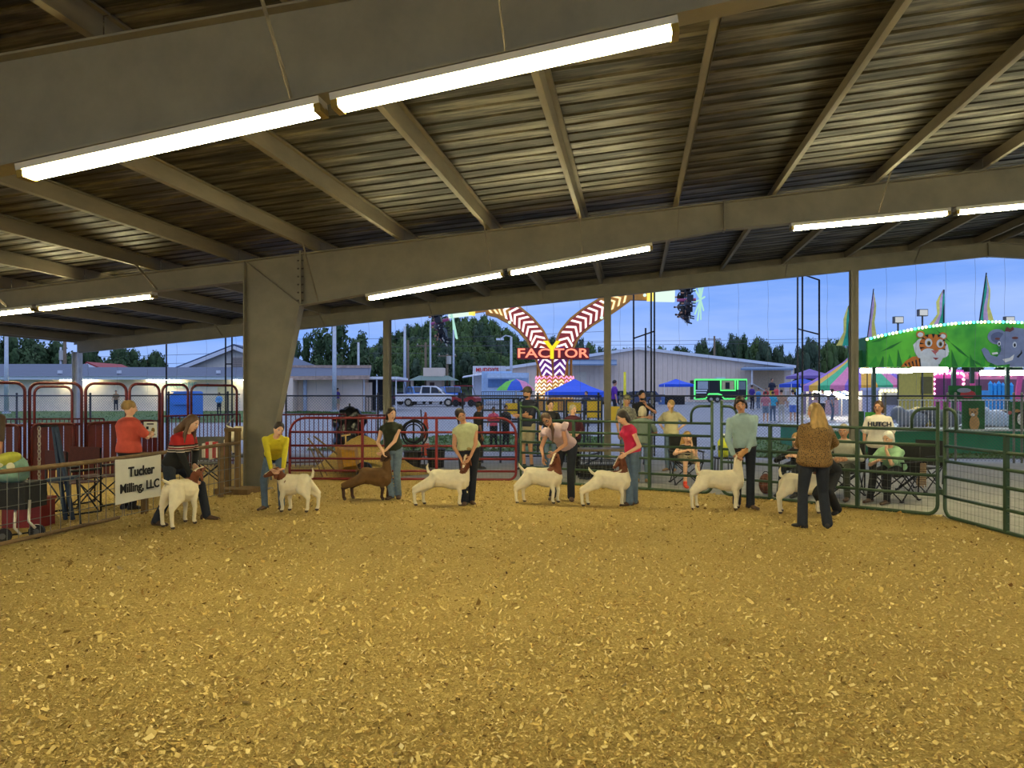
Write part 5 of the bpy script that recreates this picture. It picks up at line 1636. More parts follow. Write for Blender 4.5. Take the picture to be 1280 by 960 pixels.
    if colour == 'dun':
        mi[cen[:, 2] < base.z + hb * .42] = 1
        mi[(segd(ps, mz) < .1)] = 1
    mi[cen[:, 2] < base.z + .035] = 2
    K.mi = mi.tolist()
    mats_ = {'head': [goat_w, goat_r, hoof_m], 'neck': [goat_w, goat_r, hoof_m], 'white': [goat_w, goat_t, hoof_m], 'dun': [goat_b, goat_k, hoof_m]}[colour]
    bo = K.build('body', mats_, root, smooth=True)
    for e_ in (-1, 1):
        k = MB(); k.sph(ps + hd * .055 + hl_ * e_ * .043 + hup * .022, .011, 8, 6); k.build('eye', eye_m, root, smooth=True)
    k = MB(); k.ell(ps + hd * (Lh + .026) - hup * .014, hd * .008, hl_ * .018, hup * .012, 8, 6); k.build('nose', mat('goat_nose', (120, 80, 70), .5), root, smooth=True)
    return root
goat('white goat with raised tail seen from behind beside the banner', 10.0, (209, -.3), (237, .1), .63, (245, 592, .1), (254, 584, .25), 'head', rump_fwd=.02, spread=.1, tail=(-1.1, 0, .55))
goat('white goat facing the yellow shirt with tail curled up', 11.1, (391, 0), (358, .02), .55, (346, 588, -.08), (335, 592, -.12), 'head', rump_fwd=.03)
goat('brown goat with dark legs stretched back', 12.35, (435, 0), (481, 0), .52, (483, 566, -.05), (477, 574, -.2), 'dun', rump_fwd=.18, tail=(-.6, 0, -.6), tail_len=.07)
goat('white goat with brown head below the pale green blouse', 11.75, (524, 0), (578, -.05), .56, (583, 572, -.05), (579, 585, -.18), 'head', rump_fwd=.16)
goat('white goat with brown neck and head below the lavender top', 12.0, (650, 0), (694, -.05), .57, (695, 570, -.02), (688, 581, -.16), 'neck', rump_fwd=.06, tail=(-.8, 0, .9))
goat('white goat with brown head in front of the magenta top', 11.7, (731, 0), (779, .02), .54, (777, 573, .02), (768, 582, 0), 'head', rump_fwd=.14, tail=(-.8, 0, .8))
goat('white goat with lifted tan face held by the pale blue shirt', 11.35, (868, .02), (920, -.02), .60, (922, 571, -.1), (932, 561, -.2), 'white', rump_fwd=.06, spread=.1, tail=(-.3, 0, 1))
goat('white goat half hidden behind the leopard blouse', 11.0, (975, 0), (1022, 0), .58, (1024, 575, 0), (1030, 585, -.15), 'head', rump_fwd=.03, spread=.1)
goat('white goat on a grooming stand half hidden by the column', 15.0, (287, 0), (330, .1), .56, (338, 515, 0), (348, 520, 0), 'white', rump_fwd=.05, zoff=.52, tail=(-.8, 0, .4))
root = thing('grooming_stand', 'grey grooming stand carrying the goat behind the column', 'stand', gp(308, 15.05))
c = gp(308, 15.05)
k = MB(); k.box(c + UZ * .5, (.95, .5, .04), YAW); k.build('deck', grey_f, root)
for sx in (-.42, .42):
    for sy in (-.2, .2):
        k = MB(); k.cyl(c + VV((sx, sy, 0)), c + VV((sx, sy, .5)), .018, 6); k.build('leg', wire_m, root)
k = MB(); k.tube([c + VV((-.46, .2, .5)), c + VV((-.46, .2, 1.1)), c + VV((-.3, .2, 1.25))], .014, 6); k.build('neck_post', wire_m, root)
# ================================================================ buildings across the lot
cream = mat('cream_block', (236, 222, 200), .85, 0, .06, 3, .05)
cream2 = mat('beige_siding', (236, 214, 194), .7, 0, .05, 2)
white_tr = mat('white_trim', (226, 230, 236), .6, 0, .04)
roof_g = mat('grey_metal_roof', (72, 84, 106), .55, .2, .12, 2)
rust_tr = mat('rusty_trim', (186, 158, 140), .8, 0, .3, 3)
porch_shade = mat('porch_shade_paint', (36, 40, 48), .8)
warm_t = glow('warm_eave_tube', (1.0, .88, .55), 26.0)
FR = VV((1, 0, 0)); AW = VV((0, 1, 0))
def bbox_px(px0, px1, y_top, d, depth, zb=None, name_=None):
    """box with front face on depth d between two columns, from the ground up to row y_top"""
    a, b = PG(px0, d), PG(px1, d)
    z0 = min(a.z, b.z) - .1 if zb is None else zb
    return a, b, z0, HZ(y_top, d)
def wallbox(k, px0, px1, z0, z1, d, depth):
    a, b = W(px0, d), W(px1, d)
    a, b = Vector((*a, 0)), Vector((*b, 0))
    c = (a + b) / 2 + AW * depth / 2
    k.box(Vector((c.x, c.y, (z0 + z1) / 2)), ((b - a).length, depth, z1 - z0), YAW)
D = 62.0
zg = gz(0, 60) - .1
root = thing('restroom_building', 'long cream restroom building with grey metal roof and lit eaves', 'building', PG(130, D))
k = MB(); wallbox(k, -120, 352, zg, HZ(473, D), D, 9); k.build('wall', cream, root)
k = MB(); wallbox(k, -124, 356, HZ(474.5, D - .9), HZ(470, D - .9), D - .9, .15); k.build('fascia', white_tr, root)
k = MB()
ze, zr_ = HZ(470.5, D - .9), HZ(459, D + 4.5)
p = [Vector((*W(-124, D - 1), ze)), Vector((*W(356, D - 1), ze)), Vector((*W(356, D + 4.5), zr_)), Vector((*W(-124, D + 4.5), zr_))]
q = [Vector((*W(-124, D + 10), ze)), Vector((*W(356, D + 10), ze))]
k.add(p + q, [(0, 1, 2, 3), (3, 2, 5, 4), (0, 3, 4), (1, 5, 2), (0, 4, 5, 1)]); k.build('roof', roof_g, root)
k = MB(); p = [Vector((*W(-124, D + 2), HZ(465, D + 2))), Vector((*W(113, D + 2), HZ(465, D + 2))), Vector((*W(110, D + 7), HZ(455, D + 7))), Vector((*W(-124, D + 7), HZ(455, D + 7)))]
k.add(p + [v + UZ * -.4 for v in p], [(0, 1, 2, 3), (4, 7, 6, 5), (0, 4, 5, 1), (1, 5, 6, 2), (2, 6, 7, 3), (3, 7, 4, 0)]); k.build('upper_roof', roof_g, root)
for i, (x0_, x1_) in enumerate(((75, 118), (183, 225), (292, 312))):
    k = MB(); k.tube([P3(x0_, 474.8, D - .5), P3(x1_, 474.8, D - .5)], .05, 6); k.build('eave_light', warm_t, root)
for (x0_, x1_, yt, m_) in ((141, 162, 480, mat('doorway_light_paint', (236, 222, 196), .8)), (272, 293, 481, mat('yellow_door', (226, 210, 160), .7)), (30, 48, 482, mat('doorway_light_paint', (236, 222, 196), .8))):  # pale doorway panels: the light inside is put into their colour
    k = MB(); wallbox(k, x0_, x1_, zg, HZ(yt, D), D - .05, .2); k.build('door', m_, root)
k = text_mb('RESTROOMS', .62, P3(219, 481.5, D - .08), FR, UZ, .02); k.build('lettering', mat('faded_teal_paint', (150, 196, 190), .8), root)
k = MB(); c = P3(255, 481.3, D - .1); k.box(c, (.6, .04, .1), YAW); k.prism([(0, .16), (.3, 0), (0, -.16)], c + FR * .25, FR, UZ, AW * .04); k.build('arrow', mat('faded_teal_paint', (150, 196, 190), .8), root)
for px_ in (75, 149, 273):
    k = MB(); k.cyl(P3(px_, 467, D + .5), P3(px_, 463, D + .5), .18, 8); k.build('roof_vent', white_tr, root)
# gabled hall behind
def gable(label, pxl, pxr, y_eave, px_peak, y_peak, d, depth, wall_m, roof_m, zb=None, vent=True):
    root = thing('gabled_building', label, 'building', PG((pxl + pxr) / 2, d))
    L_, R_, T_ = P3(pxl, y_eave, d), P3(pxr, y_eave, d), P3(px_peak, y_peak, d)
    z0 = gz(0, d) - .2
    bl, br = Vector((L_.x, L_.y, z0)), Vector((R_.x, R_.y, z0))
    k = MB(); f = [bl, br, R_, T_, L_]; b = [v + AW * depth for v in f]
    k.add(f + b, [(0, 1, 2, 3, 4), (9, 8, 7, 6, 5), (0, 5, 6, 1), (1, 6, 7, 2), (4, 9, 5, 0)]); k.build('wall', wall_m, root)
    for s_, e_ in ((L_, -1), (R_, 1)):
        k = MB(); o = (s_ - T_).normalized() * .8
        q = [T_ - AW * .6 + UZ * .05, s_ + o - AW * .6 + UZ * .05, s_ + o + AW * (depth + .6) + UZ * .05, T_ + AW * (depth + .6) + UZ * .05]
        k.add(q + [v + UZ * .25 for v in q], [(0, 1, 2, 3), (7, 6, 5, 4), (0, 4, 5, 1), (1, 5, 6, 2), (2, 6, 7, 3), (3, 7, 4, 0)]); k.build('roof', roof_m, root)
        k = MB(); k.beam(T_ - AW * .65 - UZ * .02, s_ + o - AW * .65 - UZ * .02, .08, .32); k.build('barge_board', white_tr, root)
    if vent:
        k = MB(); k.box(P3(px_peak + 1, y_peak + 19, d - .03), (1.0, .08, 1.0), YAW); k.build('vent', mat('gable_vent', (196, 178, 160), .8), root)
        for i in range(5):
            k = MB(); k.box(P3(px_peak + 1, y_peak + 14.5 + 2.2 * i, d - .1), (.85, .06, .05), YAW); k.build('louver', mat('gable_vent_slat', (150, 132, 118), .8), root)
    return root
gable('cream gabled hall rising behind the restroom roof', 228, 364, 461, 295, 434.5, 71, 14, cream, roof_g)
gable('tiny white gable with red roof behind the restroom roof', 106, 127, 462.5, 112, 456, 80, 6, white_tr, mat('red_roof', (150, 44, 46), .6), vent=False)
# shed by the flagpole
root = thing('cream_shed', 'cream shed with rusty roof trim right of the tapered column', 'building', PG(410, 60))
D = 60.0
k = MB(); wallbox(k, 358, 453, zg, HZ(472, D), D, 8); k.build('wall', cream2, root)
k = MB(); wallbox(k, 336, 366, zg, HZ(473, D), D - 1.5, 4); k.build('porch_wall', cream2, root)
k = MB(); wallbox(k, 379, 382.5, zg, HZ(473, D), D - .35, .4); k.build('downpipe', mat('pale_blue_grey', (182, 194, 214), .6), root)
k = MB(); p = [P3(334, 472, D - 1.2), P3(462, 471, D - 1.2), P3(464, 460, D + 4), P3(334, 459, D + 4)]
k.add(p + [v - UZ * .12 for v in p], [(0, 1, 2, 3), (4, 7, 6, 5), (0, 4, 5, 1), (1, 5, 6, 2), (2, 6, 7, 3), (3, 7, 4, 0)]); k.build('roof', roof_g, root)
k = MB(); k.beam(P3(334, 473, D - 1.3), P3(462, 471.6, D - 1.3), .1, .3); k.build('fascia', rust_tr, root)
k = MB(); k.beam(P3(334, 459.2, D + 4), P3(464, 459.2, D + 4), .1, .35); k.build('ridge_cap', rust_tr, root)
k = MB(); wallbox(k, 452, 497, HZ(474, D), HZ(471, D), D - .5, 6); k.build('porch_roof', white_tr, root)
k = MB(); wallbox(k, 455, 490, zg, HZ(474, D), D + 2.5, .2); k.build('porch_back', porch_shade, root)  # dark panel: the shade under the porch is put into its colour
for px_ in (455, 471, 495):
    k = MB(); b = PG(px_, D); k.cyl(b - UZ * .2, Vector((b.x, b.y, HZ(474, D))), .06, 8); k.build('post', white_tr, root)
k = MB(); wallbox(k, 456, 465, zg, HZ(478, D), D + .3, .1); k.build('door', cream2, root)
for i in range(10):
    q = PG(457 + 3.8 * i, D - .2); k = MB(); k.cyl(q - UZ * .1, q + UZ * 1.1, .03, 5); k.build('railing_bar', dark_p, root)
k = MB(); k.beam(PG(457, D - .2) + UZ * 1.1, PG(491, D - .2) + UZ * 1.1, .05, .05); k.build('railing', dark_p, root)
# guard shack
root = thing('guard_shack', 'small cream ticket shack with green hip roof behind the white pickup', 'building', PG(542, 92))
D = 92.0; z0 = gz(0, 92) - .1
k = MB(); wallbox(k, 533, 552, z0, HZ(474, D), D, 4); k.build('wall', cream2, root)
k = MB(); p = [P3(510, 475.5, D - 2), P3(574, 475.5, D - 2), P3(574, 475.5, D + 6), P3(510, 475.5, D + 6), P3(524, 469.5, D + 1), P3(560, 469.5, D + 1), P3(560, 469.5, D + 3), P3(524, 469.5, D + 3)]
k.add(p, [(0, 1, 5, 4), (1, 2, 6, 5), (2, 3, 7, 6), (3, 0, 4, 7), (4, 5, 6, 7), (3, 2, 1, 0)]); k.build('roof', mat('green_grey_roof', (104, 128, 122), .7), root)
k = MB(); wallbox(k, 529, 555, HZ(470.5, D), HZ(459.5, D), D + .6, 2); k.build('parapet', cream2, root)
for px_ in (515, 565):
    k = MB(); wallbox(k, px_ - 1.6, px_ + 1.6, z0, HZ(475, D), D, .35); k.build('pillar', cream2, root)
k = MB(); wallbox(k, 537, 543, z0 + 1, HZ(478, D), D - .03, .1); k.build('window', mat('brown_window', (92, 60, 46), .4), root)
# warehouse
D = 96.0
WL, WR_, WT = (627, 461.5), (993, 459), (797, 436)
root = thing('warehouse', 'large beige metal warehouse with low gable roof', 'building', PG(810, D))
z0 = gz(0, D) - .2
def roofy(px): return WL[1] + (WT[1] - WL[1]) * (px - WL[0]) / (WT[0] - WL[0]) if px < WT[0] else WT[1] + (WR_[1] - WT[1]) * (px - WT[0]) / (WR_[0] - WT[0])
n_ = 60
for i in range(n_):
    a, b = WL[0] + (WR_[0] - WL[0]) * i / n_, WL[0] + (WR_[0] - WL[0]) * (i + 1) / n_
    pa, pb = W(a + .1, D), W(b - .1, D)
    k = MB(); off = AW * 0.25
    v = [Vector((*pa, z0)), Vector((*pb, z0)), Vector((*pb, HZ(roofy(b), D))), Vector((*pa, HZ(roofy(a), D)))]
    k.add(v + [x + off for x in v], [(0, 1, 2, 3), (7, 6, 5, 4), (0, 4, 5, 1), (1, 5, 6, 2), (2, 6, 7, 3), (3, 7, 4, 0)]); k.build('siding_panel', cream2, root)
k = MB(); f = [Vector((*W(WL[0], D), z0)), Vector((*W(WR_[0], D), z0)), P3(*WR_, D) - UZ * .1, P3(*WT, D) - UZ * .1, P3(*WL, D) - UZ * .1]; f = [x + AW * .12 for x in f]; b = [x + AW * 30 for x in f]
k.add(f + b, [(0, 1, 2, 3, 4), (9, 8, 7, 6, 5), (0, 5, 6, 1), (1, 6, 7, 2), (2, 7, 8, 3), (3, 8, 9, 4), (4, 9, 5, 0)]); k.build('shell', mat('beige_joint', (214, 196, 178), .8), root)
for a, b in ((WL, WT), (WT, WR_)):
    k = MB(); o = AW * -.3; k.beam(P3(*a, D) + o + UZ * .05, P3(*b, D) + o + UZ * .05, .5, .35); k.build('eave_trim', white_tr, root)
    k = MB(); q = [P3(*a, D) - AW * .3 + UZ * .2, P3(*b, D) - AW * .3 + UZ * .2]; q += [q[1] + AW * 31, q[0] + AW * 31]; k.add(q + [v - UZ * .2 for v in q], [(0, 1, 2, 3), (7, 6, 5, 4), (0, 4, 5, 1), (1, 5, 6, 2), (2, 6, 7, 3), (3, 7, 4, 0)]); k.build('roof', mat('pale_roof', (190, 194, 204), .6), root)
k = MB(); p = [P3(707, 455, D - 3), P3(771, 455, D - 3), P3(771, 449.5, D), P3(707, 449.5, D)]; k.add(p + [v - UZ * .15 for v in p], [(0, 1, 2, 3), (7, 6, 5, 4), (0, 4, 5, 1), (1, 5, 6, 2), (2, 6, 7, 3), (3, 7, 4, 0)]); k.build('awning', mat('blue_grey_awning', (116, 140, 170), .6), root)
k = MB(); wallbox(k, 722, 733, z0, HZ(465, D), D - .06, .1); k.build('door', cream, root)
k = MB(); p = [P3(926, 460.5, D - 4), P3(992, 460.5, D - 4), P3(992, 458.5, D), P3(930, 458.5, D)]; k.add(p + [v - UZ * .2 for v in p], [(0, 1, 2, 3), (7, 6, 5, 4), (0, 4, 5, 1), (1, 5, 6, 2), (2, 6, 7, 3), (3, 7, 4, 0)]); k.build('dock_awning', mat('blue_grey_awning', (116, 140, 170), .6), root)
k = MB(); wallbox(k, 943, 980, HZ(489, D), HZ(463.5, D), D - .1, .1); k.build('dock_door', mat('dock_tan', (206, 180, 146), .7), root)
for px_ in (940, 990):
    k = MB(); wallbox(k, px_ - .6, px_ + .6, z0, HZ(460.5, D - 3.8), D - 3.8, .12); k.build('awning_post', white_tr, root)
k = MB(); wallbox(k, 934, 992, z0, HZ(489, D), D - 3, 2.8); k.build('dock', mat('dock_concrete', (196, 180, 160), .8), root)
for i in range(6):
    k = MB(); wallbox(k, 924 + i * 1.8, 926 + i * 1.8, z0, HZ(500 - i * 2, D - 3), D - 3, 1.2); k.build('step', mat('dock_concrete', (196, 180, 160), .8), root)
k = MB(); k.beam(P3(940, 479, D - 3), P3(957, 489, D - 3), .05, .05); k.beam(P3(922, 492, D - 3), P3(941, 477, D - 3), .05, .05); k.build('stair_rail', white_tr, root)
# low white shop with red lettering
root = thing('white_shop', 'low white shop front with red lettering left of the ride sign', 'building', PG(612, 89))
k = MB(); wallbox(k, 591, 632, z0, HZ(457.5, 88), 88, 6); k.build('wall', mat('shop_white', (220, 220, 222), .7), root)
k = text_mb("MUDDY'S", .62, P3(609, 462.5, 87.9), FR, UZ, .03, .01); k.build('lettering', mat('shop_red', (206, 40, 44), .6), root)
k = MB(); p = [P3(578, 471, 85), P3(612, 466, 85), P3(612, 465, 88), P3(580, 470, 88)]; k.add(p + [v - UZ * .12 for v in p], [(0, 1, 2, 3), (7, 6, 5, 4), (0, 4, 5, 1), (1, 5, 6, 2), (2, 6, 7, 3), (3, 7, 4, 0)]); k.build('awning', white_tr, root)
k = MB(); b = PG(591, 85); k.cyl(b - UZ * .1, Vector((b.x, b.y, HZ(469.5, 85))), .06, 6); k.build('awning_post', white_tr, root)

# ================================================================ trailers, canopies, vehicles
lb = mat('pale_blue_trailer', (176, 204, 232), .5)
def trailer_wheels(root, pxs, d, r):
    for p in pxs:
        b = PG(p, d); k = MB(); k.cyl(b + UZ * r - AW * .1, b + UZ * r + AW * .12, r, 16); w_ = k.build('wheel', black_m, root)
        k = MB(); k.cyl(b + UZ * r - AW * .13, b + UZ * r - AW * .09, r * .5, 10); k.build('hub', chrome, w_)
root = thing('concession_trailer', 'pale blue concession trailer with open serving window', 'trailer', PG(637, 79))
k = MB(); wallbox(k, 602, 640, gz(0, 78) + .4, HZ(464, 79), 79, 2.4); wallbox(k, 604, 607, gz(0, 78) - .05, gz(0, 78) + .4, 79, .2); k.build('body', lb, root)
k = MB(); wallbox(k, 607, 661, gz(0, 78) + .4, HZ(466, 78.6), 78.6, 2.6); k.build('front', lb, root)
k = MB(); wallbox(k, 610, 636, HZ(484, 78.4), HZ(474, 78.4), 78.5, .1); k.build('serving_window', mat('trailer_inside', (90, 130, 180), .5), root)
k = MB(); wallbox(k, 609, 660, HZ(472.5, 78), HZ(467, 78), 77.8, .5); k.build('awning', mat('pale_blue_canvas', (190, 214, 240), .6), root)
trailer_wheels(root, (645, 653), 78.5, .36)
# black trailer with green light strips
D = 86.0
root = thing('food_trailer', 'black food trailer outlined in green light strips', 'trailer', PG(902, D))
zf = gz(0, 86) + .35
k = MB(); wallbox(k, 869, 933, zf, HZ(475, D), D, 2.5); k.build('body', black_m, root)
gl = glow('green_strip', (.1, .8, .2), .8)
def strip(pts): 
    k = MB(); k.tube([P3(a, b, D - .08) for a, b in pts], .09, 6); k.build('light_strip', gl, root)
strip([(868.5, 474.5), (933.5, 474.5), (933.5, 498.5), (905, 498.5), (902, 494), (898, 492.5), (886, 492.5), (882, 498.5), (868.5, 499), (868.5, 474.5)])
strip([(901, 475), (901, 488), (919, 488), (919, 475)]); strip([(922, 475), (922, 487)])
for (x0_, x1_, y0_, y1_, c_) in ((872, 885, 476.5, 486.5, (170, 178, 188)), (902.5, 917.5, 476, 487, (206, 184, 140)), (921, 932, 476.5, 487, (120, 130, 136))):
    k = MB(); wallbox(k, x0_, x1_, HZ(y1_, D), HZ(y0_, D), D - .04, .06); k.build('serving_window', mat('window_%d' % x0_, c_, .4), root)
for (x0_, x1_, y_) in ((868.5, 884, 488.2), (870, 883, 491)):
    k = MB(); wallbox(k, x0_, x1_, HZ(y_ + .8, D), HZ(y_ - .8, D), D - .1, .05); k.build('price_board', white_tr, root)
k = MB(); wallbox(k, 907, 912, HZ(486, D), HZ(478, D), D - .1, .06); k.build('menu_board', black_m, root)
trailer_wheels(root, (888.5, 896.5), D, .36)
k = MB(); wallbox(k, 896, 907, HZ(475, D + .8), HZ(471.5, D + .8), D + .8, 1); k.build('roof_unit', white_tr, root)
blue_c = mat('blue_canopy', (22, 84, 220), .6, 0, .08)
def canopy(label, px, d, w, y_peak, y_eave, m_, legs=True, val=.25):
    root = thing('pop_up_canopy', label, 'canopy', PG(px, d), YAW, 'blue pop-up canopies')
    zb = gz(*W(px, d)); zp, ze = HZ(y_peak, d) - zb, HZ(y_eave, d) - zb
    L_ = lambda k, n, mm: k.build(n, mm, root, local=True)
    h = w / 2
    c4 = [(-h, -h, ze), (h, -h, ze), (h, h, ze), (-h, h, ze)]
    for i in range(4):
        a, b = Vector(c4[i]), Vector(c4[(i + 1) % 4])
        k = MB(); T_ = Vector((0, 0, zp)); m1, m2 = a.lerp(T_, .5) - UZ * .06 * (zp - ze), b.lerp(T_, .5) - UZ * .06 * (zp - ze)
        k.add([a, b, m2, m1, T_], [(0, 1, 2, 3), (3, 2, 4)]); k.add([v - UZ * .02 for v in (a, b, m2, m1, T_)], [(0, 1, 2, 3), (3, 2, 4)]); L_(k, 'roof_panel', m_)
        k = MB(); k.beam(a - UZ * val / 2, b - UZ * val / 2, .012, val); L_(k, 'valance', m_)
        k = MB(); k.cyl((a.x, a.y, 0), (a.x, a.y, ze), .022, 6); L_(k, 'leg', white_tr)
    return root
canopy('large blue canopy right below the ride base', 718, 40, 2.9, 473.5, 490, blue_c)
canopy('small far blue canopy left of the black food trailer', 845, 80, 3.0, 473.5, 480.5, blue_c)
root = thing('sales_table', 'dark skirted table under the far blue canopy', 'table', PG(845, 79))
k = MB(); wallbox(k, 832, 856, gz(0, 78), gz(0, 78) + .9, 78.2, .7); k.build('skirt', blackc, root)
k = MB(); wallbox(k, 831.5, 856.5, gz(0, 78) + .9, gz(0, 78) + .95, 78.15, .8); k.build('tabletop', white_tr, root)
root = thing('trash_barrel', 'blue barrel beside the far skirted table', 'barrel', PG(827, 78))
b = PG(827, 78); k = MB(); k.cyl(b, b + UZ * .95, .32, 14); k.build('drum', mat('barrel_blue', (70, 110, 170), .5), root); k = MB(); k.cyl(b + UZ * .95, b + UZ * 1.0, .34, 14); k.build('rim', black_m, root)
# parasol of coloured wedges
root = thing('market_umbrella', 'round umbrella with green, blue, pink and yellow wedges', 'umbrella', PG(645, 44))
c = P3(645, 473.5, 44); ze = HZ(488, 44); R_ = 1.2
cols = [('wedge_green', (104, 190, 70)), ('wedge_blue', (36, 84, 190)), ('wedge_pink', (208, 130, 170)), ('wedge_yellow', (226, 196, 80))]
for i in range(8):
    a0, a1 = math.tau * i / 8 + .5, math.tau * (i + 1) / 8 + .5
    pts = []
    for f_, zz_ in ((.5, .25), (.85, .72), (1, 1)):
        pts.append([Vector((c.x + R_ * f_ * math.cos(a), c.y + R_ * f_ * math.sin(a), c.z + (ze - c.z) * zz_)) for a in (a0, a1)])
    k = MB(); k.add([c] + pts[0] + pts[1] + pts[2], [(0, 1, 2), (1, 3, 4, 2), (3, 5, 6, 4)]); k.build('wedge', mat(*cols[i % 4], .7), root)
k = MB(); k.cyl(PG(645, 44), c, .03, 6); k.build('pole', chrome, root)
k = MB(); k.cyl(PG(645, 44), PG(645, 44) + UZ * .1, .25, 12); k.build('base', black_m, root)

def vehicle(label, px, d, yaw, L, Hh, colour, kind='pickup', mm=None):
    """side-view profile extruded to width; local +x is forward"""
    root = thing(kind, label, 'vehicle', PG(px, d), YAW + yaw)
    m_ = mat(colour[0], colour[1], .3, .0, .04, 3)
    L_ = lambda k, n, q, par=None, sm=False: k.build(n, q, par or root, local=True, smooth=sm)
    w = 1.9
    if kind == 'pickup':
        low = [(-.5, .45), (.5, .45), (.505, .62), (.49, .98), (.28, 1.12), (-.12, 1.15), (-.5, 1.1)]
        cab = [(.27, 1.12), (.14, 1.72), (.1, 1.82), (-.1, 1.84), (-.13, 1.14)]
        wins = [[(.235, 1.16), (.135, 1.66), (.055, 1.72), (.05, 1.16)], [(.035, 1.16), (.035, 1.72), (-.085, 1.74), (-.1, 1.16)]]
        whl = (.325, -.31)
    else:
        low = [(-.5, .42), (.5, .42), (.505, .62), (.49, .95), (.28, 1.08), (-.5, 1.1)]
        cab = [(.28, 1.08), (.14, 1.62), (.08, 1.7), (-.4, 1.7), (-.49, 1.1)]
        wins = [[(.24, 1.12), (.13, 1.58), (.04, 1.62), (.04, 1.12)], [(.02, 1.12), (.02, 1.62), (-.18, 1.62), (-.18, 1.12)], [(-.2, 1.12), (-.2, 1.62), (-.37, 1.6), (-.43, 1.12)]]
        whl = (.32, -.31)
    sc = Hh / 1.84
    pr = lambda P_: [(a * L, b * sc) for a, b in P_]
    k = MB(); k.prism(pr(low), (0, -w / 2, 0), (1, 0, 0), (0, 0, 1), (0, w, 0)); L_(k, 'body', m_)
    k = MB(); k.prism(pr(cab), (0, -w * .45, 0), (1, 0, 0), (0, 0, 1), (0, w * .9, 0)); cb = L_(k, 'cab', m_)
    glass = mat('tinted_glass', (40, 48, 60), .1)
    for s_ in (-1, 1):
        for wn_ in wins:
            k = MB(); k.prism(pr(wn_), (0, s_ * w * .452, 0), (1, 0, 0), (0, 0, 1), (0, .01 * s_, 0)); L_(k, 'window', glass, cb)
    k = MB(); k.prism([(cab[0][0] * L - .05, 1.16 * sc), (cab[0][0] * L + .02, 1.14 * sc), (cab[1][0] * L + .03, 1.66 * sc), (cab[1][0] * L - .04, 1.66 * sc)], (0, -w * .4, 0), (1, 0, 0), (0, 0, 1), (0, w * .8, 0)); L_(k, 'windscreen', glass, cb)
    for wx in whl:
        for s_ in (-1, 1):
            k = MB(); k.cyl((wx * L, s_ * (w / 2 - .2), .38), (wx * L, s_ * (w / 2 + .03), .38), .38, 18); q = L_(k, 'wheel', black_m)
            k = MB(); k.cyl((wx * L, s_ * (w / 2 + .02), .38), (wx * L, s_ * (w / 2 + .05), .38), .22, 12); L_(k, 'rim', chrome, q)
    k = MB(); k.box((.5 * L, 0, .55 * sc), (.14, w, .22)); L_(k, 'bumper', chrome)
    k = MB(); k.box((-.5 * L, 0, .55 * sc), (.14, w, .2)); L_(k, 'bumper', chrome)
    for s_ in (-1, 1):
        k = MB(); k.box((.495 * L, s_ * .7, .85 * sc), (.05, .3, .16)); L_(k, 'headlight', white_tr)
        k = MB(); k.box((-.5 * L, s_ * .85, .9 * sc), (.05, .14, .3)); L_(k, 'tail_light', mat('tail_red', (150, 20, 20), .3))
    return root
vehicle('white crew cab pickup parked beyond the chain link fence', 536, 73, 0, 5.9, 1.95, ('white_paint', (236, 238, 242)))
vehicle('bright blue sport utility vehicle parked left behind the white pickup', 524, 82, math.radians(-70), 4.7, 2.0, ('blue_paint', (60, 130, 210)), 'sport_utility_vehicle')
vehicle('bright blue sport utility vehicle parked right behind the white pickup', 564, 80, math.radians(-75), 4.7, 2.0, ('blue_paint_two', (44, 108, 205)), 'sport_utility_vehicle')
vehicle('dark blue car parked beside the yellow pole', 796, 74, math.radians(170), 4.5, 1.5, ('dark_blue_paint', (50, 70, 110)), 'car')
vehicle('dark car parked right of the middle end post', 772, 78, math.radians(10), 4.3, 1.5, ('slate_paint', (70, 78, 96)), 'car')
def utv(label, px, d, c_, h=1.9):
    root = thing('utility_cart', label, 'vehicle', PG(px, d), YAW - .4)
    L_ = lambda k, n, q: k.build(n, q, root, local=True)
    m_ = mat('cart_' + str(px), c_, .4)
    k = MB(); k.prism([(-1.2, .45), (1.2, .45), (1.25, .8), (.7, 1.0), (.1, .75), (-.4, .75), (-1.2, 1.0)], (0, -.65, 0), (1, 0, 0), (0, 0, 1), (0, 1.3, 0)); L_(k, 'body', m_)
    for s_ in (-.6, .6):
        k = MB(); k.tube([(.7, s_, .9), (.3, s_, h), (-.9, s_, h), (-.95, s_, .9)], .035, 6); L_(k, 'roll_bar', dark_p)
        for x in (.8, -.8):
            k = MB(); k.cyl((x, s_ - .12, .33), (x, s_ + .12, .33), .33, 14); L_(k, 'wheel', black_m)
    k = MB(); k.box((-.3, 0, h + .03), (1.4, 1.3, .06)); L_(k, 'roof', m_)
    k = MB(); k.box((-.5, 0, 1.0), (.2, 1.1, .6)); L_(k, 'seat', black_m)
utv('red and black utility cart right of the white pickup', 583, 72, (168, 42, 44)); utv('purple red tractor cart left of the white pickup', 505, 78, (120, 52, 84), 2.4)
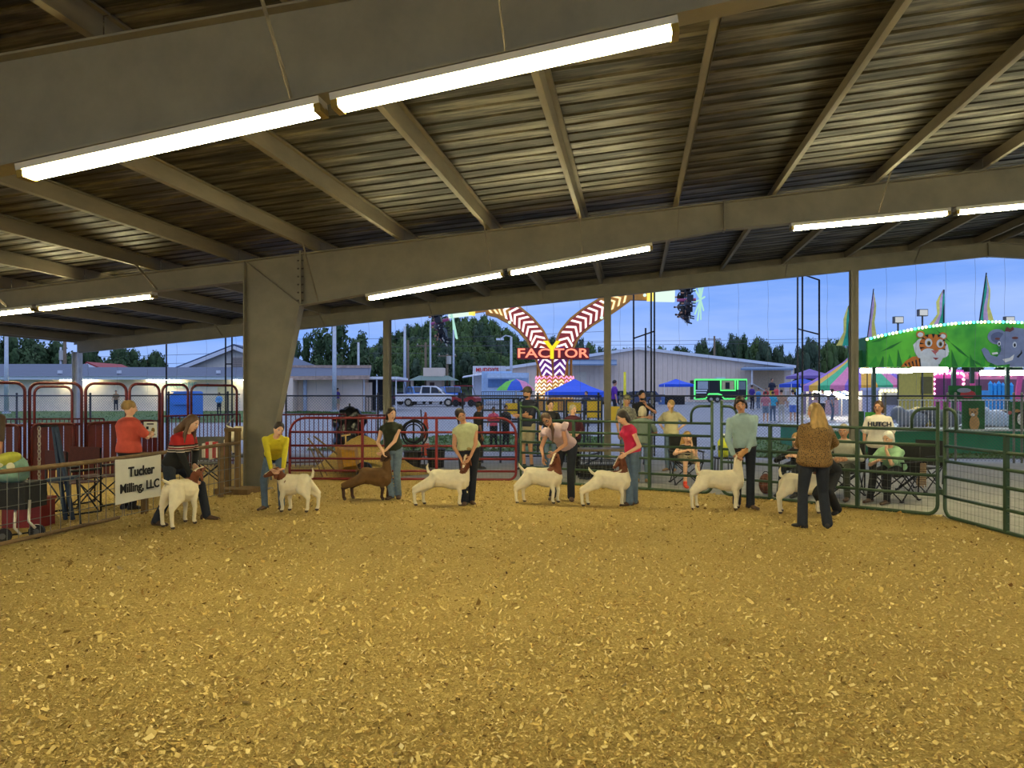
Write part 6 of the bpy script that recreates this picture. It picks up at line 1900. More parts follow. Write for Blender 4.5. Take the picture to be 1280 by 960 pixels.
# blue bin
root = thing('dumpster', 'bright blue slanted waste bin beyond the maroon gates', 'bin', PG(226, 46))
bl_ = mat('bin_blue', (62, 132, 222), .5, 0, .08); b = PG(226, 46); wb = 1.62
k = MB(); k.prism([(-wb / 2, .12), (wb / 2, .12), (wb / 2, 1.62), (-wb / 4, 1.62), (-wb / 2, 1.2)], b, FR, UZ, AW * 1.3); k.build('body', bl_, root)
k = MB(); k.box(b + VV((.15, -.06, .95)), (1.1, .14, .16), YAW); k.build('lip', bl_, root)
k = MB(); k.box(b + VV((.1, .6, 1.65)), (1.3, 1.3, .05), YAW); k.build('lid', bl_, root)
for sx in (-.6, .6):
    for sy in (.1, 1.1):
        k = MB(); k.cyl(b + VV((sx, sy - .05, .07)), b + VV((sx, sy + .05, .07)), .07, 8); k.build('caster', black_m, root)

# ================================================================ poles and wires
pale_pole = mat('pale_pole', (188, 196, 206), .5, .2); wood_pole = mat('utility_pole', (120, 104, 84), .85, 0, .2, 6)
def pole(label, px, d, y_top, r, m_, kind='light_pole', arm=None, cross=None, box=None, lean=0):
    b = PG(px, d); t = P3(px + lean, y_top, d)
    root = thing(kind, label, 'pole', b)
    k = MB(); k.tube([b - UZ * .1, t], [r, r * .75], 8); k.build('shaft', m_, root, smooth=True)
    k = MB(); k.cyl(b - UZ * .05, b + UZ * .12, r * 1.8, 8); k.build('base', m_, root)
    if arm:
        k = MB(); e_ = P3(arm[0], arm[1], d); k.tube([t, (t + e_) / 2 + UZ * .3, e_], r * .4, 6); k.build('arm', m_, root)
        k = MB(); k.box(e_, (.9, .35, .22), YAW); k.build('lamp_head', white_tr, root)
    if cross:
        k = MB(); c = P3(px, cross, d); k.box(c, (2.4, .12, .14), YAW); k.build('cross_arm', m_, root)
        for sx in (-1, 0, 1):
            k = MB(); k.cyl(c + FR * sx + UZ * .07, c + FR * sx + UZ * .27, .06, 6); k.build('insulator', chrome, root)
    if box:
        k = MB(); c = P3(px + 2, box, d); k.cyl(c, c + UZ * 1.0, .32, 10); k.build('transformer', chrome, root)
    return root
pole('tall pale pole in front of the cream shed', 418, 58, 404, .19, pale_pole)
pole('thin pale pole behind the cream shed', 448, 82, 428, .16, pale_pole)
pole('pale pole right of the left end post', 506, 84, 408, .18, pale_pole)
pole('grey pole beside the pale pole right of the left end post', 510, 88, 425, .16, wood_pole)
pole('wooden utility pole with cross arm in front of the wooded hill', 532, 96, 428, .18, wood_pole, 'utility_pole', cross=432)
pole('pale flagpole above the ticket shack', 538, 95, 400, .14, pale_pole, 'flagpole')
pole('utility pole with transformers behind the ticket shack', 559, 97, 443, .18, wood_pole, 'utility_pole', cross=445, box=455)
pole('pale flagpole right of the ticket shack', 567, 95, 396, .14, pale_pole, 'flagpole')
pole('street lamp left of the red ride lettering', 639, 90, 421, .18, pale_pole, 'street_lamp', arm=(625, 424))
pole('far utility pole above the warehouse roof', 893, 140, 420, .22, wood_pole, 'utility_pole', cross=424)
pole('pale pole at the left edge beyond the maroon gates', 8, 56, 412, .16, pale_pole)
pole('wooden utility pole behind the restroom roof', 81, 78, 424, .2, wood_pole, 'utility_pole')
pole('white capped pole behind the restroom roof', 76, 80, 434, .13, pale_pole, box=450)
pole('bright yellow pole in front of the warehouse', 781, 55, 465, .12, mat('yellow_pole', (236, 220, 40), .5))
wm = mat('power_cable', (70, 74, 84), .6)
for i, (a, b, d_) in enumerate((((-60, 428), (360, 412), 120), ((-60, 447), (360, 438), 120), ((-60, 455), (360, 450), 120), ((350, 424), (760, 414), 130), ((350, 433), (760, 428), 130), ((350, 440), (760, 437), 130), ((560, 427), (1300, 417), 140), ((560, 432), (1300, 421), 140))):
    k = MB(); k.tube([P3(a[0] + (b[0] - a[0]) * t, a[1] + (b[1] - a[1]) * t + 3 * math.sin(math.pi * t), d_) for t in [j / 10 for j in range(11)]], .03, 4)
    tag(k.build('power_cable', wm), ['upper power cable above the restroom roof', 'middle power cable above the restroom roof', 'lower power cable above the restroom roof', 'upper power cable across the wooded hill', 'middle power cable across the wooded hill', 'lower power cable across the wooded hill', 'upper power cable over the warehouse', 'lower power cable over the warehouse'][i], 'cable', 'power cables')

# ================================================================ trees
leaf_mats = [mat('leaves_deep', (58, 82, 44), .8, 0, .4, 3), mat('leaves_mid', (80, 104, 52), .8, 0, .4, 3), mat('leaves_dusky', (66, 86, 62), .8, 0, .4, 3)]
bark = mat('bark', (78, 66, 52), .9, 0, .3, 10)
def tree_proto(vi, loc, scale, label, group, open_=False):
    root = thing('tree', label, 'tree', loc, random.random() * 6.28, group)
    rg = np.random.default_rng(100 + vi)
    nb = 26 if not open_ else 20
    bl = []
    for i in range(nb):
        a = rg.random() * math.tau; r = math.sqrt(rg.random()) * .8; z = .55 + .95 * rg.random()
        r *= math.sqrt(max(.12, 1 - ((z - .95) / .62) ** 2))
        bl.append((r * math.cos(a), r * math.sin(a), z, rg.uniform(.22, .36) if not open_ else rg.uniform(.13, .24)))
    n = 3200 if not open_ else 2400
    ci = rg.integers(0, nb, n); dv = rg.normal(size=(n, 3)); dv /= np.linalg.norm(dv, axis=1)[:, None]
    cb = np.array(bl)
    pos = cb[ci, :3] + dv * (cb[ci, 3] * (0.7 + .55 * rg.random(n)))[:, None]
    sz = rg.uniform(.035, .085, n)
    t1 = np.cross(dv + rg.normal(0, .5, (n, 3)), rg.normal(size=(n, 3))); t1 /= np.linalg.norm(t1, axis=1)[:, None]
    t2 = np.cross(dv, t1); t2 /= np.linalg.norm(t2, axis=1)[:, None] + 1e-6
    k = MB()
    V_ = np.stack([pos - t1 * sz[:, None], pos - t2 * sz[:, None] * .6, pos + t1 * sz[:, None], pos + t2 * sz[:, None] * .6], 1).reshape(-1, 3)
    k.v = [tuple(v) for v in V_.tolist()]; k.f = [tuple(range(4 * i, 4 * i + 4)) for i in range(n)]; k.mi = [0] * n
    c = k.build('crown', leaf_mats[vi % 3], root, local=True); c['kind'] = 'stuff'
    k = MB()
    for i in range(0, nb):
        k.ell(bl[i][:3], (bl[i][3] * .8, 0, 0), (0, bl[i][3] * .8, 0), (0, 0, bl[i][3] * .8), 7, 5)
    if not open_: k.build('inner_foliage', leaf_mats[vi % 3], root, local=True)
    k = MB(); k.tube([(0, 0, -.05), (.01, .01, .4), (0, 0, .8)], [.06, .045, .03], 8)
    for i in range(0, nb, 3): k.tube([(0, 0, .45), Vector(bl[i][:3]) * .6 + Vector((0, 0, .2)), bl[i][:3]], [.025, .016, .006], 5)
    k.build('trunk', bark, root, local=True)
    root.scale = scale if isinstance(scale, (tuple, list)) else (scale,) * 3
    return root
def hillz(px, d):
    return 0
protos = {}
tspec = []
# (column of centre, depth, row of crown top, half width in px, kind, label, group)
G1, G2, G3 = 'trees left behind the restroom roof', 'trees on the wooded hill', 'far trees beyond the warehouse and rides'
for px, d_, yt, hw in ((-30, 88, 420, 34), (12, 92, 423, 30), (45, 100, 428, 26), (68, 96, 431, 30), (118, 105, 436, 26), (142, 100, 438, 24), (165, 108, 441, 22), (188, 104, 447, 14), (200, 110, 444, 16), (-60, 92, 425, 30)):
    tspec.append((px, d_, yt, hw, 0, 'dark evergreen tree behind the restroom roof, %s from the left' % ORD[sorted((-30, 12, 45, 68, 118, 142, 165, 188, 200, -60)).index(px)], G1))
for px, d_, yt, hw in ((428, 100, 400, 42), (398, 104, 424, 30), (385, 102, 418, 22), (452, 108, 415, 32), (365, 108, 440, 24)):
    tspec.append((px, d_, yt, hw, 3, {428: 'tall loose tree with open crown above the cream shed', 398: 'grey green tree left of the tall loose tree', 385: 'spindly tree left above the cream shed', 452: 'open tree right behind the cream shed', 365: 'low tree beside the tapered column'}[px], G2))
hill_top = [(470, 430), (485, 422), (500, 416), (515, 410), (530, 404), (548, 401), (565, 398), (582, 398), (598, 398), (612, 402), (626, 410), (640, 420), (655, 427), (672, 430)]
def hy(px): return float(np.interp(px, [a for a, b in hill_top], [b for a, b in hill_top]))
for row, (d_, off, step) in enumerate(((175, 0, 12), (160, 10, 13), (146, 22, 13), (134, 34, 14), (122, 46, 15))):
    px = 474 + row * 5; nt_ = 0
    while px < 672:
        tspec.append((px + random.uniform(-3, 3), d_ + random.uniform(-3, 3), min(458, hy(px) + off + random.uniform(-2, 4)), random.uniform(12, 17), random.choice((0, 1, 1, 2)), 'rounded forest tree in the %s row down the wooded hill, %s from the left' % (('top', 'second', 'third', 'fourth', 'lowest')[row], ORD[nt_]), G2))
        px += step; nt_ += 1
for nt_, px in enumerate(range(676, 1068, 15)):
    yt = float(np.interp(px, [676, 700, 720, 745, 780, 830, 860, 885, 905, 935, 960, 985, 1010, 1040, 1068], [430, 426, 428, 436, 440, 437, 438, 432, 428, 424, 430, 440, 428, 430, 432]))
    tspec.append((px + random.uniform(-4, 4), 185 + random.uniform(-10, 10), yt + random.uniform(-2, 3), random.uniform(11, 17), random.choice((0, 1, 2)), 'small far skyline tree, %s from the ride toward the jungle facade' % ORD[nt_], G3))
for nt_, px in enumerate((1080, 1110, 1140, 1180, 1220, 1260)):
    tspec.append((px, 150, 446 + random.uniform(-4, 4), 18, random.choice((0, 2)), 'far tree behind the jungle ride facade, %s from its left end' % ORD[nt_], G3))
HILLB = lambda px, d_: max(0.0, (HZ(458, d_) - gz(0, d_)) * min(1.0, max(0.0, (d_ - 108) / 60)))
for (px, d_, yt, hw, kd, lb_, gr_) in tspec:
    b = PG(px, d_)
    if gr_ == G2 and d_ > 115: b.z = .8 + (d_ - 112) * .1
    H_ = HZ(yt, d_) - b.z; s_ = (hw * d_ / F / .95, hw * d_ / F / .95, H_ / 1.62)
    key = kd
    if key not in protos:
        protos[key] = tree_proto(key, b, s_, lb_, gr_, kd == 3)
    else:
        dup(protos[key], b, random.random() * 6.28, lb_, gr_, s_)
# wooded slope under the trees
k = MB(); n_ = 20
for i in range(n_ + 1):
    px = 440 + 260 * i / n_
    e_ = math.sin(math.pi * i / n_)
    for d_, z_ in ((108, 0.7), (125, .8 + 1.6 * e_), (150, .8 + 4.2 * e_), (185, .8 + 7.5 * e_)):
        x, y = W(px, d_); k.v.append((x, y, z_))
for i in range(n_):
    for j in range(3): k.f.append((4 * i + j, 4 * i + 4 + j, 4 * i + 5 + j, 4 * i + 1 + j)); k.mi.append(0)
tag(k.build('hill', mat('wooded_slope', (52, 68, 38), .95, 0, .4, .3)), 'wooded hillside under the forest trees', 'hill', kind='structure')
# ================================================================ the tall ride with chevron arms
D = 62.0
orange_r = mat('ride_orange', (206, 140, 50), .5); red_r = mat('ride_red', (176, 60, 52), .5); purple_r = mat('ride_purple', (120, 50, 160), .5)
chev = glow('chevron_white', (1.0, .9, .82), .9); chev_y = glow('chevron_warm', (1.0, .78, .4), .8); chev_p = glow('chevron_pink', (1.0, .35, .65), .8)
ride = thing('thrill_ride', 'tall thrill ride with glowing chevron arms and red lettering', 'carnival ride', PG(693, D))
def arm_path(pts, n):
    P_ = np.array(pts, float); s = np.r_[0, np.cumsum(np.hypot(*np.diff(P_, axis=0).T))]
    t = np.linspace(0, s[-1], n); return list(zip(np.interp(t, s, P_[:, 0]), np.interp(t, s, P_[:, 1])))
LA = [(684, 470), (681, 452), (677, 436), (669, 419), (657, 405), (641, 392), (624, 385), (608, 383)]
RA = [(699, 470), (700, 452), (704, 436), (711, 419), (721, 407), (735, 396), (751, 386), (768, 377), (783, 368)]
for pts in (LA, RA):
    pp = arm_path(pts, 40)
    c = [P3(a, b, D) for a, b in pp]
    tg = [(c[min(i + 1, 39)] - c[max(i - 1, 0)]).normalized() for i in range(40)]
    nr = [t.cross(AW).normalized() for t in tg]
    hwid = [(.42 + .25 * min(1, i / 12)) * (1 - .25 * max(0, (i - 30) / 9)) for i in range(40)]
    # orange box girder with a coloured face plate
    k = MB(); k.loft([[c[i] + nr[i] * hwid[i] * 1.25, c[i] - nr[i] * hwid[i] * 1.25, c[i] - nr[i] * hwid[i] * 1.25 + AW * .9, c[i] + nr[i] * hwid[i] * 1.25 + AW * .9] for i in range(40)]); k.build('arm_girder', orange_r, ride)
    for a, b, m_ in ((0, 10, purple_r), (10, 30, red_r), (30, 39, orange_r)):
        k = MB(); k.loft([[c[i] + nr[i] * hwid[i] - AW * .03, c[i] - nr[i] * hwid[i] - AW * .03, c[i] - nr[i] * hwid[i] + AW * .01, c[i] + nr[i] * hwid[i] + AW * .01] for i in range(a, b + 1)]); k.build('face_plate', m_, ride)
    nch = 17
    qq = arm_path(pts, nch * 3 + 1)
    for j in range(nch):
        i = 3 * j + 1
        p0 = P3(*qq[i], D) - AW * .06; t_ = (P3(*qq[i + 1], D) - P3(*qq[i], D)).normalized(); n__ = t_.cross(AW).normalized(); h = .4 + .2 * min(1, j / 5)
        if j > 13: h *= .8
        k = MB(); k.prism([(-h, -.26), (0, .2), (h, -.26), (h, -.06), (0, .40), (-h, -.06)], p0, n__, t_, AW * -.05); k.build('chevron', chev if j < 14 else chev_y, ride)
k = MB(); k.beam(P3(608, 384, D + .3), P3(588, 387, D + .3), .5, .7); k.build('outer_arm', orange_r, ride)
k = MB(); k.beam(P3(782, 369, D + .3), P3(816, 369.5, D + .3), .5, .8); k.build('outer_arm', orange_r, ride)
lit_w = glow('lit_panel_white', (.75, .95, .82), .6); lit_y = glow('lit_panel_yellow', (1.0, .8, .15), .7)
for (a, b) in (((589, 387), (560, 390.5)), ((817, 369.5), (843, 370))):
    k = MB(); k.beam(P3(*a, D - .1), P3(*b, D - .1), .4, .95); k.build('lit_arm', lit_w, ride)
for p in ((590, 386.5), (813, 368.5)):
    k = MB(); k.box(P3(*p, D - .1), (.5, .5, 1.0), YAW); k.build('joint_light', lit_y, ride)
for p in ((637, 403), (752, 397), (806, 369)):
    k = MB(); k.sph(P3(*p, D - .2), .14, 8, 6); k.build('spot_lamp', lit_w, ride)
# pedestal with light chevrons
b = PG(693, D)
k = MB(); k.tube([b - UZ * .1, Vector((b.x, b.y, HZ(470, D)))], 1.55, 20); k.build('pedestal', orange_r, ride)
for i in range(9):
    for j in range(6):
        a = math.radians(-90 + (i - 4) * 17) + YAW
        r_ = 1.58; c = Vector((b.x + r_ * math.cos(a), b.y + r_ * math.sin(a), HZ(473 + 4.6 * j, D))); u = Vector((-math.sin(a), math.cos(a), 0))
        k = MB(); k.prism([(-.2, -.1), (0, .08), (.2, -.1), (.2, .02), (0, .2), (-.2, .02)], c, u, UZ, Vector((math.cos(a), math.sin(a), 0)) * .04); k.build('chevron', chev_p if j == 0 or (j < 2 and i % 3 == 0) else (chev if (i + j) % 3 else chev_y), ride)
for px_ in (672, 709, 714):
    k = MB(); k.cyl(PG(px_, D + 1), P3(px_, 448, D + 1), .1, 8); k.build('support_leg', orange_r, ride)
# lettering
neon = glow('neon_red', (1.0, .26, .16), .9); neon_back = mat('sign_back_red', (120, 24, 26), .5); yglow = glow('sign_yellow', (1.0, .8, .03), .62)
for txt, px_, w_ in (('FAC', 667, 2.55), ('TOR', 714, 2.75)):
    k = MB(); k.box(P3(px_, 442, D - .75), (w_ + .1, .12, .92), YAW); k.build('sign_back', neon_back, ride)
    k = text_mb(txt, 1.02, P3(px_, 442, D - .85), FR, UZ, .05, .015)
    vx = [(Vector(v) - P3(px_, 442, D - .85)).dot(FR) for v in k.v]; sc_ = w_ / (max(vx) - min(vx))
    k.v = [tuple(Vector(v) + FR * (x * (sc_ - 1))) for v, x in zip(k.v, vx)]
    k.build('lettering', neon, ride)
k = text_mb('Y', 1.95, P3(690, 438.5, D - .9), FR, UZ, .07, .05); k.build('lettering', yglow, ride)

# gondolas and riders
def gondola(label, c, ax, d):
    root = thing('ride_gondola', label, 'ride gondola', c, 0, 'gondolas of the tall ride')
    ax = Vector(ax).normalized(); u = AW.copy(); w = ax.cross(u).normalized()
    k = MB(); k.cyl(c - ax * .75, c + ax * .75, .13, 12); k.build('hub', mat('hub_pink', (190, 90, 140), .5), root)
    for i in range(10):
        a = math.tau * i / 10; dv = u * math.cos(a) + w * math.sin(a)
        k = MB(); k.beam(c + ax * 1.1 + dv * .15, c + ax * 1.0 + dv * 1.75, .1, .1); k.build('light_spoke', glow('spoke_mint', (.5, .9, .75), .5), root)
        k = MB(); s0_ = c + dv * 1.35
        k.beam(s0_ - ax * .25 - dv * .05, s0_ + ax * .25 - dv * .05, .45, .5, up=dv); k.build('seat', mat('gondola_black', (34, 34, 40), .5), root)
        k = MB(); k.beam(c + dv * .3, s0_, .09, .09); k.build('seat_spoke', mat('gondola_black', (34, 34, 40), .5), root)
    return root, ax, u, w
def rider_proto(top_c, name_):
    B = Vector((0, 0, 0)); f = Vector((0, -1, 0))
    r = figure('rider strapped into a spinning gondola of the tall ride', (0, 0, 0), (0, 0, .1), (0, .02, .55), (0, .0, .73), (0, -1, 0), 0, 0, (.2, -.3, .35), (-.2, -.3, .35), (.12, -.55, -.3), (-.12, -.55, -.3), top=top_c, bottom=denim_k, shoe=shoe_w, hair=hair_dk, sk='b', vox=.035, lod=1, sleeve='short', group='riders on the tall ride', kl=UZ, kr=UZ)
    return r['root']
riders = None
for c, ax, lb_ in ((P3(550, 402, D), VV((1, -.2, .25)), 'dark round gondola hanging left over the wooded hill'), (P3(858, 375, D), VV((1, -.25, 0)), 'dark round gondola with mint light spokes in the open sky')):
    g, ax_, u_, w_ = gondola(lb_, c, ax, D)
    if riders is None:
        riders = [rider_proto(blackc, 'a'), rider_proto(cloth('rider_grey', (90, 90, 98)), 'b')]; fresh = [True, True]
    for i in range(10):
        a = math.tau * (i + .5) / 10; dv = u_ * math.cos(a) + w_ * math.sin(a)
        # rider sits with the head toward the hub side, legs outward
        Z_ = -ax_; Y_ = -dv; X_ = Y_.cross(Z_).normalized(); Y_ = Z_.cross(X_).normalized()
        Mx = Matrix((X_, Y_, Z_)).transposed().to_4x4(); Mx.translation = c + dv * 1.35 + ax_ * .1
        q = i % 2
        src = riders[q]
        if fresh[q]: r = src; fresh[q] = False
        else: r = dup(src, (0, 0, 0))
        r['label'] = 'rider in the %s gondola, %s seat clockwise from the back' % ('left' if c.x < -5 else 'right', ORD[i])
        r.rotation_mode = 'QUATERNION'; r.rotation_quaternion = Mx.to_quaternion(); r.location = Mx.translation

# ================================================================ yellow boards of a nearby ride fence
yb = mat('ride_yellow_board', (236, 190, 40), .6, 0, .08)
for (x0_, x1_, y0_, y1_, lb_) in ((632, 650, 504, 518, 'yellow ride fence board behind the pale green blouse'), (682, 697, 503, 517, 'yellow ride fence board between the navy polo and black top'), (709, 726, 503, 517, 'yellow ride fence board behind the maroon top'), (734, 752, 501, 522, 'yellow ride fence board beside the middle end post'), (758, 776, 508, 526, 'yellow ride fence board right of the middle end post')):
    d_ = 27.0; root = thing('ride_board', lb_, 'ride board', PG((x0_ + x1_) / 2, d_), 0, 'yellow ride boards')
    k = MB(); wallbox(k, x0_, x1_, HZ(y1_, d_), HZ(y0_, d_), d_, .05); k.build('board', yb, root)
    for p_ in (x0_ + .5, x1_ - .5):
        k = MB(); b = PG(p_, d_ + .1); k.cyl(b, Vector((b.x, b.y, HZ(y0_, d_))), .025, 6); k.build('leg', dark_p, root)
def rail_fence(label, x0_, x1_, d_, h, m_):
    picket_panel(x0_, d_, x1_, d_, label, h, m_, .16, .014, 'fence panel')
rail_fence('dark metal barrier in front of the concession trailer', 602, 668, 58, 1.5, dark_p)
rail_fence('dark metal barrier under the big blue canopy', 684, 752, 44, 1.3, dark_p)
# chairs and clutter beside the middle post
root = thing('hand_truck', 'folded blue pipe stand lying behind the maroon top', 'stand', gp(742, 18))
for a_, b_ in (((728, 585, 18), (748, 572, 18.2)), ((730, 570, 18), (750, 566, 18.2)), ((736, 590, 17.8), (738, 545, 18))):
    k = MB(); p0, p1 = P3(*a_), P3(*b_); p0.z = max(p0.z, .02); k.cyl(p0, p1, .02, 6); k.build('bar', navy_p, root)

# ================================================================ jungle ride
D = 24.0
gj = None
def jungle_mat():
    m = bpy.data.materials.new('jungle_green'); m.use_nodes = True; t = m.node_tree; b = t.nodes['Principled BSDF']; b.inputs['Roughness'].default_value = .55
    tcn = t.nodes.new('ShaderNodeTexCoord'); n = t.nodes.new('ShaderNodeTexNoise'); n.inputs['Scale'].default_value = 1.1; n.inputs['Detail'].default_value = 3; t.links.new(tcn.outputs['Object'], n.inputs['Vector'])
    r = t.nodes.new('ShaderNodeValToRGB'); r.color_ramp.elements[0].position = .35; r.color_ramp.elements[0].color = lin((46, 150, 50)) + (1,); r.color_ramp.elements[1].position = .65; r.color_ramp.elements[1].color = lin((110, 216, 60)) + (1,)
    t.links.new(n.outputs['Fac'], r.inputs[0]); t.links.new(r.outputs[0], b.inputs['Base Color'])
    return m
jg = jungle_mat(); jd = mat('jungle_dark_green', (24, 96, 44), .6, 0, .3, 4)
jr = thing('jungle_ride', 'jungle kiddie ride with arched green facade painted with animals', 'carnival ride', PG(1190, D))
def at(px, py, dd=0.0): return P3(px, py, D + dd)
topx = [1083, 1100, 1120, 1140, 1160, 1180, 1200, 1220, 1240, 1260, 1280, 1300, 1330, 1360, 1385]
topy = [425, 420.5, 416.5, 412.5, 409, 406.5, 404.5, 403.3, 403, 403.2, 404, 405.5, 410, 417, 425]
def ty(px): return float(np.interp(px, topx, topy))
o0 = at(1083, 459); 
def loc2(px, py): return ((px - 1083) * D / F, (459 - py) * D / F)
k = MB(); k.prism([loc2(1083, 459)] + [loc2(1385, 459)] + [loc2(a, b) for a, b in reversed(list(zip(topx, topy)))], o0, FR, UZ, AW * .08); k.build('facade', jg, jr)
k = MB(); k.prism([(0, 0), (.9, 0), (.9, .9), (0, .95)], at(1083, 459), AW * 1.0, UZ, FR * .05); k.build('side_panel', jd, jr)
k = MB(); k.prism([loc2(1066, 459), loc2(1083, 459), loc2(1083, 437), loc2(1066, 441)], o0 + AW * .3, FR, UZ, AW * .06); k.build('side_panel', jd, jr)
k = MB(); k.tube([at(a, b - .4, -.02) for a, b in zip(topx, topy)], .035, 6); k.build('light_rail', mat('rail_teal', (40, 120, 110), .5), jr)
bulbs = [glow('bulb_yellow', (1, .85, .3), 2.5), glow('bulb_teal', (.1, .9, .9), 1.8), glow('bulb_green', (.3, 1, .4), 1.8), glow('bulb_white', (1, 1, .9), 2.5)]
px = 1084; i = 0; srcs = {}
while px < 1385:
    p = at(px, ty(px) - .6, -.05); q = i % 4
    if q not in srcs:
        k = MB(); k.sph((0, 0, 0), .045, 8, 6); o = k.build('bulb', bulbs[q], jr, local=True); srcs[q] = o; o.location = p - Vector(jr.location)
    else: piece(srcs[q], jr, 'bulb', p - Vector(jr.location))
    px += 4.6; i += 1
def art(poly, m_, layer, par=None, name='painted_shape'):
    """flat painted shape on the facade; poly in picture rows/columns"""
    k = MB(); k.prism([loc2(a, b) for a, b in poly], o0 - AW * (.006 + .004 * layer), FR, UZ, AW * .004); return k.build(name, m_, par or jr)
def el_(cx, cy, rx, ry, n=18, rot=0): return [(cx + rx * math.cos(t) * math.cos(rot) - ry * math.sin(t) * math.sin(rot), cy + rx * math.cos(t) * math.sin(rot) + ry * math.sin(t) * math.cos(rot)) for t in [i * math.tau / n for i in range(n)]]
tor = mat('tiger_orange', (216, 124, 40), .6); tw = mat('tiger_white', (222, 226, 228), .6); tk = mat('art_black', (24, 22, 22), .6); gy = mat('elephant_grey', (132, 142, 170), .6); gyd = mat('elephant_shade', (98, 106, 136), .6); pk = mat('art_pink', (206, 110, 104), .6); iv = mat('tusk_white', (232, 230, 222), .6); lfm = mat('leaf_paint', (60, 170, 52), .6); lfd = mat('leaf_paint_dark', (36, 128, 44), .6)
# foliage
for i in range(26):
    cx = 1090 + 11.5 * i; h = random.uniform(8, 22); w = random.uniform(3, 6); ln = random.uniform(-5, 5)
    art([(cx - w, 458.5), (cx + w, 458.5), (cx + ln + 1, 458.5 - h), (cx + ln, 459 - h - 3)], lfd if i % 2 else lfm, 1)
for (a, b) in (((1088, 428), (1110, 421)), ((1170, 412), (1188, 428)), ((1188, 428), (1212, 448)), ((1212, 448), (1230, 458)), ((1100, 440), (1128, 426))):
    dx, dy = b[0] - a[0], b[1] - a[1]; L_ = math.hypot(dx, dy); nx, ny = -dy / L_, dx / L_
    art([a, ((a[0] + b[0]) / 2 + nx * 2.2, (a[1] + b[1]) / 2 + ny * 2.2), b, ((a[0] + b[0]) / 2 - nx * 1.0, (a[1] + b[1]) / 2 - ny * 1.0)], lfd, 1)
# tiger
art([(1126, 458.5), (1131, 452), (1140, 446), (1150, 445), (1155, 458.5)], tor, 2)
for i in range(5): art([(1130 + 4.5 * i, 455 - 1.5 * i), (1132 + 4.5 * i, 454 - 1.5 * i), (1134 + 4.2 * i, 458.5), (1133 + 4.2 * i, 458.5)], tk, 3)
art([(1150, 447), (1172, 446), (1173, 458.5), (1151, 458.5)], tw, 3)
art([(1141, 431), (1148, 424), (1160, 421), (1176, 423), (1184, 431), (1186, 440), (1179, 446), (1174, 455), (1166, 457), (1157, 450), (1147, 447), (1143, 440)], tw, 4)
for cx, cy in ((1150, 418), (1178, 420)):
    art(el_(cx, cy, 5.5, 4.5), tor, 4); art(el_(cx, cy + .5, 3.6, 2.9), tw, 5)
art(el_(1165, 431.5, 16.5, 14), tor, 5)
art(el_(1160, 441.5, 9, 6), tw, 6); art(el_(1177, 442, 8, 5.5), tw, 6); art(el_(1169, 449, 8, 5), tw, 6)
for cx, cy in ((1160, 428.5), (1174.5, 429.5)):
    art(el_(cx, cy, 4.6, 5.4), tw, 7); art(el_(cx + .3, cy + .6, 2.3, 3), mat('tiger_iris', (150, 130, 50), .5), 8); art(el_(cx + .5, cy + .8, 1.3, 1.9), tk, 9)
art([(1163, 438), (1173, 438), (1168, 443)], pk, 8); art([(1165, 447), (1173, 447.5), (1169, 450)], mat('art_mouth', (150, 50, 44), .6), 8)
for (a, b, c) in (((1155, 419), (1160, 418), (1159, 422)), ((1164, 417.5), (1168, 417.5), (1166, 423)), ((1171, 418), (1176, 419), (1172, 422)), ((1149, 428), (1149, 430.5), (1155, 430)), ((1149, 434), (1150, 436.5), (1156, 434)), ((1182, 430), (1182, 432), (1178, 431.5)), ((1181, 436), (1180.5, 438), (1176, 436)), ((1151, 423), (1153, 421.5), (1157, 425)), ((1179, 424), (1181, 426), (1177, 427))): art([a, b, c], tk, 8)
# elephant
art([(1262, 459), (1262, 450), (1275, 440), (1300, 440), (1310, 459)], gy, 2)
art(el_(1246, 421, 12, 9.5), gy, 3); art(el_(1247, 422, 9, 7), gyd, 4)
art([(1249, 424), (1256, 414), (1266, 409.5), (1280, 411), (1292, 416), (1296, 430), (1290, 446), (1276, 452), (1262, 455), (1246, 457), (1234, 452), (1229, 444), (1226, 437), (1230, 434.5), (1235, 438), (1238, 444), (1246, 446), (1251, 438)], gy, 5)
art(el_(1300, 425, 12, 12), gy, 4); art([(1252, 449), (1261, 447.5), (1267, 443), (1265, 450), (1256, 453)], iv, 7); art([(1239, 441), (1246, 440), (1247, 442.5), (1240, 443.5)], iv, 6)
for cx, cy, r in ((1248, 429.5, 2.6), (1267.5, 431, 3.2)):
    art(el_(cx, cy, r * .8, r * 1.2), tw, 7); art(el_(cx, cy + .5, r * .4, r * .7), tk, 8)
art(el_(1246, 423.5, 3.2, 1.3), mat('elephant_brow', (120, 66, 54), .6), 7); art(el_(1268, 422.5, 4, 1.6), mat('elephant_brow', (120, 66, 54), .6), 7)
art([(1255, 414), (1258, 408.5), (1262, 411), (1265, 408), (1267, 412), (1262, 415)], mat('elephant_brow', (120, 66, 54), .6), 7)
for i in range(5): art([(1247, 433 + 2.4 * i), (1253, 432.4 + 2.4 * i), (1253, 433 + 2.4 * i), (1247, 433.7 + 2.4 * i)], gyd, 7)
art([(1270, 446), (1275, 441), (1276, 437), (1277, 441.5), (1272, 447.5)], tk, 7)
